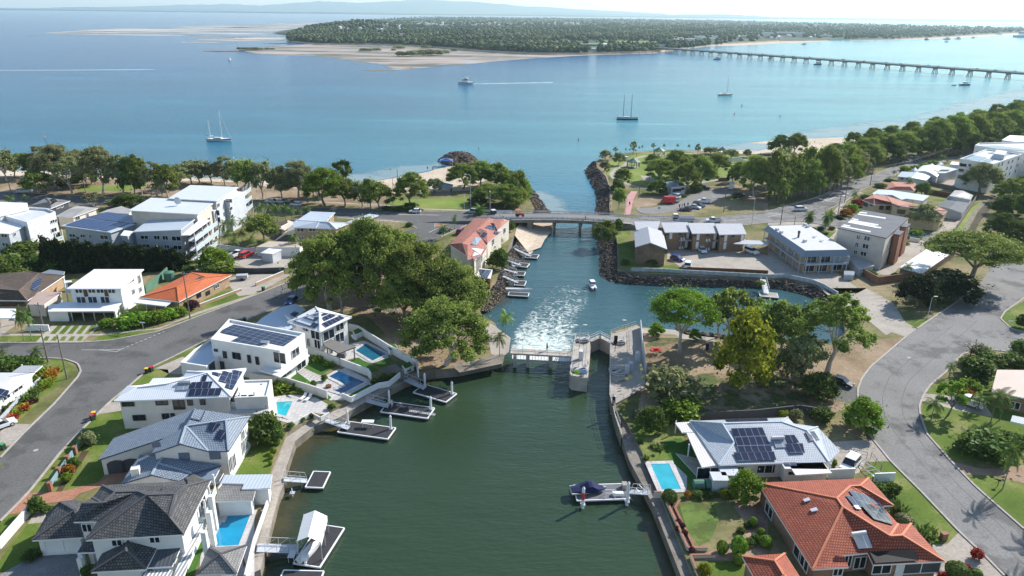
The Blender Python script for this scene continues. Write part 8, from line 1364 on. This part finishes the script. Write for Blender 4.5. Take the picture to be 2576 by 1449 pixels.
# lock park
plant('umb', 'bright', '22', '1690,655,20,640', 'wide rounded light green tree standing in the lock park', None, WBARK); plant('fig', 'bright', '22', '1450,480,350,145;1835,530,410,110', 'young bright green tree on the pond edge of the lock park{}', 'young park trees'); plant('airy', 'gum', '22', '2170,560,0,470;2080,500,90,320', 'airy golden-green gum on the pond edge{}', 'pond edge gums', WBARK); plant('gum', 'gum', '22', '2470,560,130,420', 'tall airy gum behind the golden tree', None, WBARK)
plant('fig', 'gold', '22', '2330,1010,245,560', 'golden yellow-green dense tree in the middle of the lock park', None, WBARK); plant('gum', 'gum', '32', '130,620,150,430', 'olive gum right of the golden tree'); plant('airy', 'gum', '32', '590,850,65,780', 'big leaning gum with pale trunk above the bare dirt', None, WBARK); plant('gum', 'grey', '32', '330,900,470,380;180,980,600,300', 'low greyish tree in the shade of the big gum{}', 'shaded low trees'); plant('fig', 'dark', '32', '490,1110,845,340', 'dark small tree beside the black parked car'); plant('fig', 'bright', '32', '955,1425,1130,365', 'round vivid green tree on the verge of the road bend')
plant('shrub', 'grey', '22', '1590,1135,785,540', 'big grey-green flowering shrub in the lock park'); plant('shrub', 'bright', '22', '1700,1310,1100,400', 'feathery bright green shrub by the paling fence'); plant('fig', 'dark', '22', '1390,1440,1185,270', 'glossy dark tree beside the right-hand promenade'); plant('shrub', 'gold', '32', '140,1295,1220,120', 'yellow shrub behind the pale blue roof'); plant('shrub', 'grey', '32', '272,1325,1215,120', 'pale grey-green shrub behind the pale blue roof'); plant('shrub', 'dark', '32', '535,1335,1195,210', 'wide dark shrub behind the pale blue roof'); plant('bare', 'dead', '32', '2030,690,480,280', 'bare leafless tree beside the wide junction')
plant('palm', 'palm', '32', '1818,900,745,140', 'young palm on the verge with a crisp shadow'); plant('palm', 'palm', '32', '1640,1330,1095,250', 'palm on the front lawn nearest the road bend'); plant('palm', 'palm', '32', '2105,1240,1070,210;2240,1350,1010,320;2330,1330,1040,260', 'palm beside the pink-roofed house{}', 'palms by the pink-roofed house'); plant('shrub', 'bright', '32', '2010,1045,912,200', 'round bright bush on the right-hand lawn'); plant('airy', 'bright', '32', '1812,1275,955,300', 'light spindly tree beside the pink driveway'); plant('shrub', 'orange', '32', '1980,1090,1000,160', 'orange-yellow bush behind the white pickup')
plant('shrub', 'dark', '32', '2100,880,700,330;2300,800,680,250;2450,800,650,260;2540,660,520,200;2020,780,700,180;2200,760,640,200;2560,400,250,140', 'dark garden shrub right of the road bend{}', 'shrubs right of the bend'); plant('shrub', 'grey', '32', '2140,700,570,190;2500,800,700,200', 'grey-leaved shrub right of the road bend{}', 'shrubs right of the bend')
plant('palm', 'palm', '33', '2360,575,55,260', 'tall slender palm casting a star shadow over the road'); plant('shrub', 'dark', '33', '2200,240,10,480;2050,200,40,300;2400,180,-10,300', 'dark sprawling bush on the lawn beside the tall palm{}', 'bushes by the tall palm'); plant('shrub', 'dark', '33', '1120,640,510,150;1240,640,500,150', 'clipped hedge beside the terracotta house{}', 'terracotta house hedge'); plant('flax', 'palm', '33', '1310,830,630,150;1270,760,640,110;1560,1070,870,190;1620,1040,900,140', 'strappy palm-like plant along the terracotta house{}', 'strappy plants'); plant('ball', 'grey', '33', '1362,930,838,180', 'rounded grey-green clipped bush by the terracotta roof'); plant('ball', 'dark', '33', '1890,1470,1330,230;2080,1460,1385,130', 'clipped green bush at the cream driveway{}', 'driveway bushes'); plant('shrub', 'red', '33', '2090,1275,1165,120', 'vivid red bush on the cream driveway'); plant('shrub', 'red', '33', '1990,1420,1335,130;1750,1500,1410,110', 'dark red bush between clipped green bushes{}', 'red bushes'); plant('shrub', 'bright', '33', '645,340,265,85', 'small bush beside the mesh gate'); plant('palm', 'palm', '33', '2850,1200,500,420;2900,860,300,420', 'palm just outside the right edge throwing its shadow on the road{}', 'palms off the right edge')
plant('ball', 'dark', '23', '1580,705,588,150', 'large dark clipped globe beside the seawall gate'); plant('ball', 'bright', '23', '2110,1215,1100,115;2275,1235,1055,155;2280,1320,1228,120;2420,950,862,85;2545,1150,1050,125;2500,1060,975,90', 'clipped bush in the terracotta house garden{}', 'clipped garden bushes'); plant('shrub', 'gold', '23', '1930,1440,1320,130', 'golden clipped bush at the bottom garden steps'); plant('shrub', 'gold', '23', '2125,650,570,95', 'yellow bush beside the green water tank'); plant('shrub', 'orange', '23', '1762,655,590,70', 'orange bush by the pool fence'); plant('shrub', 'dark', '23', '1870,655,595,120;1970,650,600,110;2200,650,590,80;2040,650,600,60;2370,960,900,90;2300,1020,960,90;2390,1140,1070,110;2440,1100,1020,90;2240,1130,1070,70', 'low dark bush in the pool-side garden border{}', 'garden border bushes'); plant('fig', 'bright', '23', '2350,680,400,300', 'leafy green tree between the two right-hand houses')
plant('shrub', 'purple', '23', '1675,925,870,60;1715,955,915,60;1665,990,945,50;1735,1040,980,60;1750,1110,1075,50;1805,1200,1150,60;1700,1020,985,50', 'small purple shrub in the seawall garden bed{}', 'purple bed shrubs'); plant('flax', 'palm', '23', '1290,110,50,60;1415,150,85,60;1345,280,205,70;1420,240,215,40;1480,170,105,110', 'potted plant by the seawall garden path{}', 'garden path plants')
# mangroves on the flats
plant('shrub', 'grey', 'F', '605,125,117,18;620,126,117.5,22;640,126.5,117,24;655,125,119,16;672,124.5,119,14;686,124.5,120,12', 'mangrove on the small island bank{}', 'island mangroves', z=.2); plant('shrub', 'grey', 'F', '915,129,120,22;930,129,121,14;948,128,119,22;1004,123,113,26;1010,141,127,28;1035,141,125,30;1060,140,122,34;1080,140,122,34;1100,139,123,30;1120,135,125,22;1143,129,121,16;1070,121,114,24;990,127,121,14', 'mangrove clump on the tidal flat{}', 'tidal flat mangroves', z=.2)
# ================================================================= FAR SHORE
rng = np.random.default_rng(5); random.seed(5)
FP = [tuple(map(float, k.split(','))) for k in far_c.split()]
HC = W(905, 74, 3); 
def hill(p): d = (p.x-HC.x)/120, (p.y-HC.y)/380; return 24*math.exp(-(d[0]**2+d[1]**2))
mb = MB(); nx = 24; V0 = []
for j in range(nx+1):
    for i in range(nx+1): p = Vector((HC.x-260+520*i/nx, HC.y-900+1800*j/nx, 3)); V0.append((p.x, p.y, 2.9+hill(p)*(1.0)))
mb.add(V0, [(j*(nx+1)+i, j*(nx+1)+i+1, (j+1)*(nx+1)+i+1, (j+1)*(nx+1)+i) for j in range(nx) for i in range(nx) if all(V0[k][2] > 3.6 for k in (j*(nx+1)+i, (j+1)*(nx+1)+i+1))]); struct('hill', mb, FG)
CLEAR = []
def farhouse(x, y, wpx, roof, label, group, h=6, dpx=None, name='distant_house', cat='house', n=1, flat=False):
    p = W(x, y, 3); k = PR(p)[2]; w = wpx*k/FOC; d = (dpx or wpx*.8)*k/FOC if dpx else min(w, 16); z0 = 3+hill(p)*.97; H = House(name, label, cat, (p.x, p.y, z0), group); a = random.uniform(-.4, .4) if w < 40 else .02
    c, s = math.cos(a), math.sin(a); q = lambda u, v: Vector((p.x+u*c-v*s, p.y+u*s+v*c, z0+h)); A, B, C = q(-w/2, -d/2), q(w/2, -d/2), q(w/2, d/2)
    H.rect(A, B, C, z0+h, 'flat' if flat else 'hip', 2.4, roof, OFFW, z0, .3); CLEAR.append((x, y, wpx*.65))
    if w > 40: mb = MB(); ux = (B-A).normalized(); mb.beam(A+ux*2-Vector((0, .1, h*.5)), B-ux*2-Vector((0, .1, h*.5)), .3, h*.35); H.part('window_band', mb, GLASS)
rf = [WHITE, WHITE, PALE, PTILE, WHITE, BRTILE]; nm = ['white', 'white', 'pale blue', 'red', 'white', 'brown']
for reg, n, (x0, x1, y0, y1), w, g in (('on the wooded hill', 30, (850, 1010, 60, 82), 6.5, 'distant hill houses'), ('behind the first belt of trees', 34, (1030, 1260, 57, 66), 6, 'distant suburb houses'), ('in the far clearing strip', 24, (1270, 1500, 57.5, 62), 5, 'distant strip houses'), ('beside the canal mouth', 22, (1850, 2130, 92, 101), 8, 'distant canal houses')):
    for i in range(n):
        k = random.randrange(6); y = random.uniform(y0, y1); farhouse(random.uniform(x0, x1), y, w*random.uniform(.9, 1.5)*(.6+.4*(y-y0)/(y1-y0)), rf[k], f'distant {nm[k]}-roofed house {reg}{{}}', g)
farhouse(1012, 90, 22, PTILE, 'distant house with broad orange-red roof on the hill', None, 4); 
for x, y, w, l in ((1735, 103, 26, 'distant white clubhouse in the pale cluster'), (1712, 100, 16, 'small distant white hall at the pale cluster'), (1765, 99, 22, 'distant white shed right of the clubhouse'), (1792, 102, 16, 'low white hall near the bridge end trees'), (1760, 96, 30, 'long white roof at the back of the pale cluster'), (1700, 104, 14, 'distant grey-white store at the left of the cluster'), (1800, 96, 20, 'pale roof above the bridge end'), (1975, 91, 44, 'distant stepped white hotel above the far beach'), (2010, 93, 26, 'long white wing right of the distant hotel'), (2080, 93, 34, 'pale school block beside the canal mouth'), (1930, 93, 26, 'low pale wing left of the distant hotel')): farhouse(x, y, w, WHITE, l, None, 6 if 'hotel' not in l else 13, name='distant_building', cat='building', flat=True)
farhouse(1483, 117, 56, BMETAL, 'dark glass-fronted clubhouse with grey roof on the far green', None, 5.5, name='clubhouse', cat='building', flat=True); farhouse(1520, 117, 20, WMETAL, 'white tent roof at the end of the far clubhouse', None, 5, name='clubhouse', cat='building'); farhouse(1492, 127, 24, OFFW, 'white boat shed on the shore below the far green', None, 4, name='boat_shed', cat='building', flat=True); farhouse(1665, 117, 26, DMETAL, 'dark low shed at the edge of the far green', None, 4, name='distant_building', cat='building', flat=True)
sh('playing_field', 'F', 3.1, '1390,119 1450,118 1560,121 1620,119 1650,112 1560,109 1480,108 1420,110 1380,114', ground('far green field', [(.3, (.16, .25, .06)), (.7, (.22, .30, .09))], .01, .1)); sh('playing_field', 'F', 3.15, '1500,104 1580,107 1660,109 1680,106 1600,103 1520,101', PLAWN)
# canopy: crown domes as one far-off wood
t_ = (1+5**.5)/2; IV = np.array([(-1, t_, 0), (1, t_, 0), (-1, -t_, 0), (1, -t_, 0), (0, -1, t_), (0, 1, t_), (0, -1, -t_), (0, 1, -t_), (t_, 0, -1), (t_, 0, 1), (-t_, 0, -1), (-t_, 0, 1)], float); IV /= np.linalg.norm(IV[0])
IF = [(0, 11, 5), (0, 5, 1), (0, 1, 7), (0, 7, 10), (0, 10, 11), (1, 5, 9), (5, 11, 4), (11, 10, 2), (10, 7, 6), (7, 1, 8), (3, 9, 4), (3, 4, 2), (3, 2, 6), (3, 6, 8), (3, 8, 9), (4, 9, 5), (2, 4, 11), (6, 2, 10), (8, 6, 7), (9, 8, 1)]
vl = [tuple(v) for v in IV]; cache = {}; F2 = []
def mid(a, b):
    k = (min(a, b), max(a, b))
    if k not in cache: m = np.array(vl[a])+np.array(vl[b]); vl.append(tuple(m/np.linalg.norm(m))); cache[k] = len(vl)-1
    return cache[k]
for a, b, c in IF: ab, bc, ca = mid(a, b), mid(b, c), mid(c, a); F2 += [(a, ab, ca), (b, bc, ab), (c, ca, bc), (ab, bc, ca)]
SV_ = np.array(vl); SF = np.array(F2); PT_ = []; TO = []
def addc(x, y, scale=1., tone=None, z=None):
    p = W(x, y, 3); k = PR(p)[2]
    if k > 16000: return
    for cx, cy, cw in CLEAR:
        if abs(x-cx) < cw*.7 and -1 < y-cy < 9*FOC/k: return
    r = max(3.6, 1.25*k/FOC)*random.uniform(.5, 1.75)*scale; h = random.uniform(6, 13)*min(1, scale*1.1); PT_.append((p.x, p.y, 3+hill(p)+h-min(r*.8, h*.6), r, r*random.uniform(.8, 1.2), min(r*.8, h*.6))); TO.append(tone if tone is not None else random.random())
X = 0; tries = 0
ex = [(1375, 1690, 100, 122)]
while len(PT_) < 15000 and tries < 60000:
    tries += 1; x = random.uniform(722, 2720); y = 42+(134-42)*random.random()**1.0
    if not inpoly(x, y, FP): continue
    if 1385 < x < 1660 and 101 < y < 121 and not (random.random() < .10): continue
    if 1690 < x < 2120 and 96 < y < 108 and random.random() < .75: continue
    tone = .15+.5*random.random(); 
    if y < 100 and x > 1200: tone = .45+.5*random.random()
    addc(x, y, 1., min(1, max(0, tone+.22*math.sin(x*.031+y*.4)+.15*math.sin(x*.11-y*.9))))
for k in range(900):          # dense shore fringe of mangroves
    i = random.random()*8; a, b = FP[int(i)], FP[int(i)+1]; f = i-int(i); x = a[0]+(b[0]-a[0])*f; y = a[1]+(b[1]-a[1])*f-random.random()*5; addc(x, y, .8, .25+.3*random.random())
PT_ = np.array(PT_); n = len(PT_); nv, nf = len(SV_), len(SF); D = 1+rng.normal(size=(n, nv, 1))*.13; P = PT_[:, None, :3]+SV_[None]*PT_[:, None, 3:]*D
Fx = (np.arange(n)[:, None, None]*nv+SF[None]).reshape(-1, 3); me = bpy.data.meshes.new('forest'); me.vertices.add(n*nv); me.vertices.foreach_set('co', P.astype(np.float32).ravel()); me.loops.add(len(Fx)*3); me.loops.foreach_set('vertex_index', Fx.ravel().astype(np.int32)); me.polygons.add(len(Fx)); me.polygons.foreach_set('loop_start', np.arange(len(Fx))*3); me.update(calc_edges=True)
at = me.attributes.new('tone', 'FLOAT', 'FACE'); at.data.foreach_set('value', np.clip(np.repeat(np.array(TO), nf)+rng.normal(size=len(Fx))*.16, 0, 1).astype(np.float32)); me.materials.append(leafmat('far bush', (.03, .045, .018), (.07, .09, .035), (.15, .15, .075), .1)); fo = bpy.data.objects.new('forest', me); COL.objects.link(fo); fo['kind'] = 'stuff'
# ================================================================= labels that count from the left
ORD = 'leftmost second third fourth fifth sixth seventh eighth ninth tenth eleventh twelfth thirteenth fourteenth fifteenth sixteenth seventeenth eighteenth nineteenth twentieth'.split()
bpy.context.view_layer.update(); byl = {}
for o in TAGS:
    if '{' in o['label']: byl.setdefault(o['label'], []).append(o)
def ordn(i):
    if i < 20: return ORD[i]
    t = ['twenty', 'thirty', 'forty', 'fifty', 'sixty'][i//10-2 if i % 10 != 9 else (i+1)//10-2]
    return f"{t}-{'first second third fourth fifth sixth seventh eighth ninth'.split()[i % 10]}" if i % 10 != 9 else t[:-1]+'ieth'
for l, os_ in byl.items():
    os_.sort(key=lambda o: PR(o.matrix_world.translation)[0])
    for i, o in enumerate(os_):
        n = len(os_)
        w = '' if n == 1 else (f', {ordn(i)} from the left' if i else ', leftmost')
        if n > 1 and i == n-1: w = ', rightmost'
        o['label'] = l.replace('{}', w)
for o in bpy.data.objects:
    if '_local' in o: del o['_local']
# ---- sea haze
hz = MB().box((0, 14700, 235), (51000, 29500, 480)); ho = hz.build('haze', [], None, uv=False); ho['kind'] = 'stuff'
hm = bpy.data.materials.new('sea haze'); hm.use_nodes = True; n = hm.node_tree; n.nodes.clear(); out = n.nodes.new('ShaderNodeOutputMaterial'); pv = n.nodes.new('ShaderNodeVolumePrincipled')
pv.inputs['Color'].default_value = (.70, .90, 1, 1); pv.inputs['Density'].default_value = HAZE; pv.inputs['Anisotropy'].default_value = .35; n.links.new(pv.outputs[0], out.inputs['Volume']); ho.data.materials.append(hm)
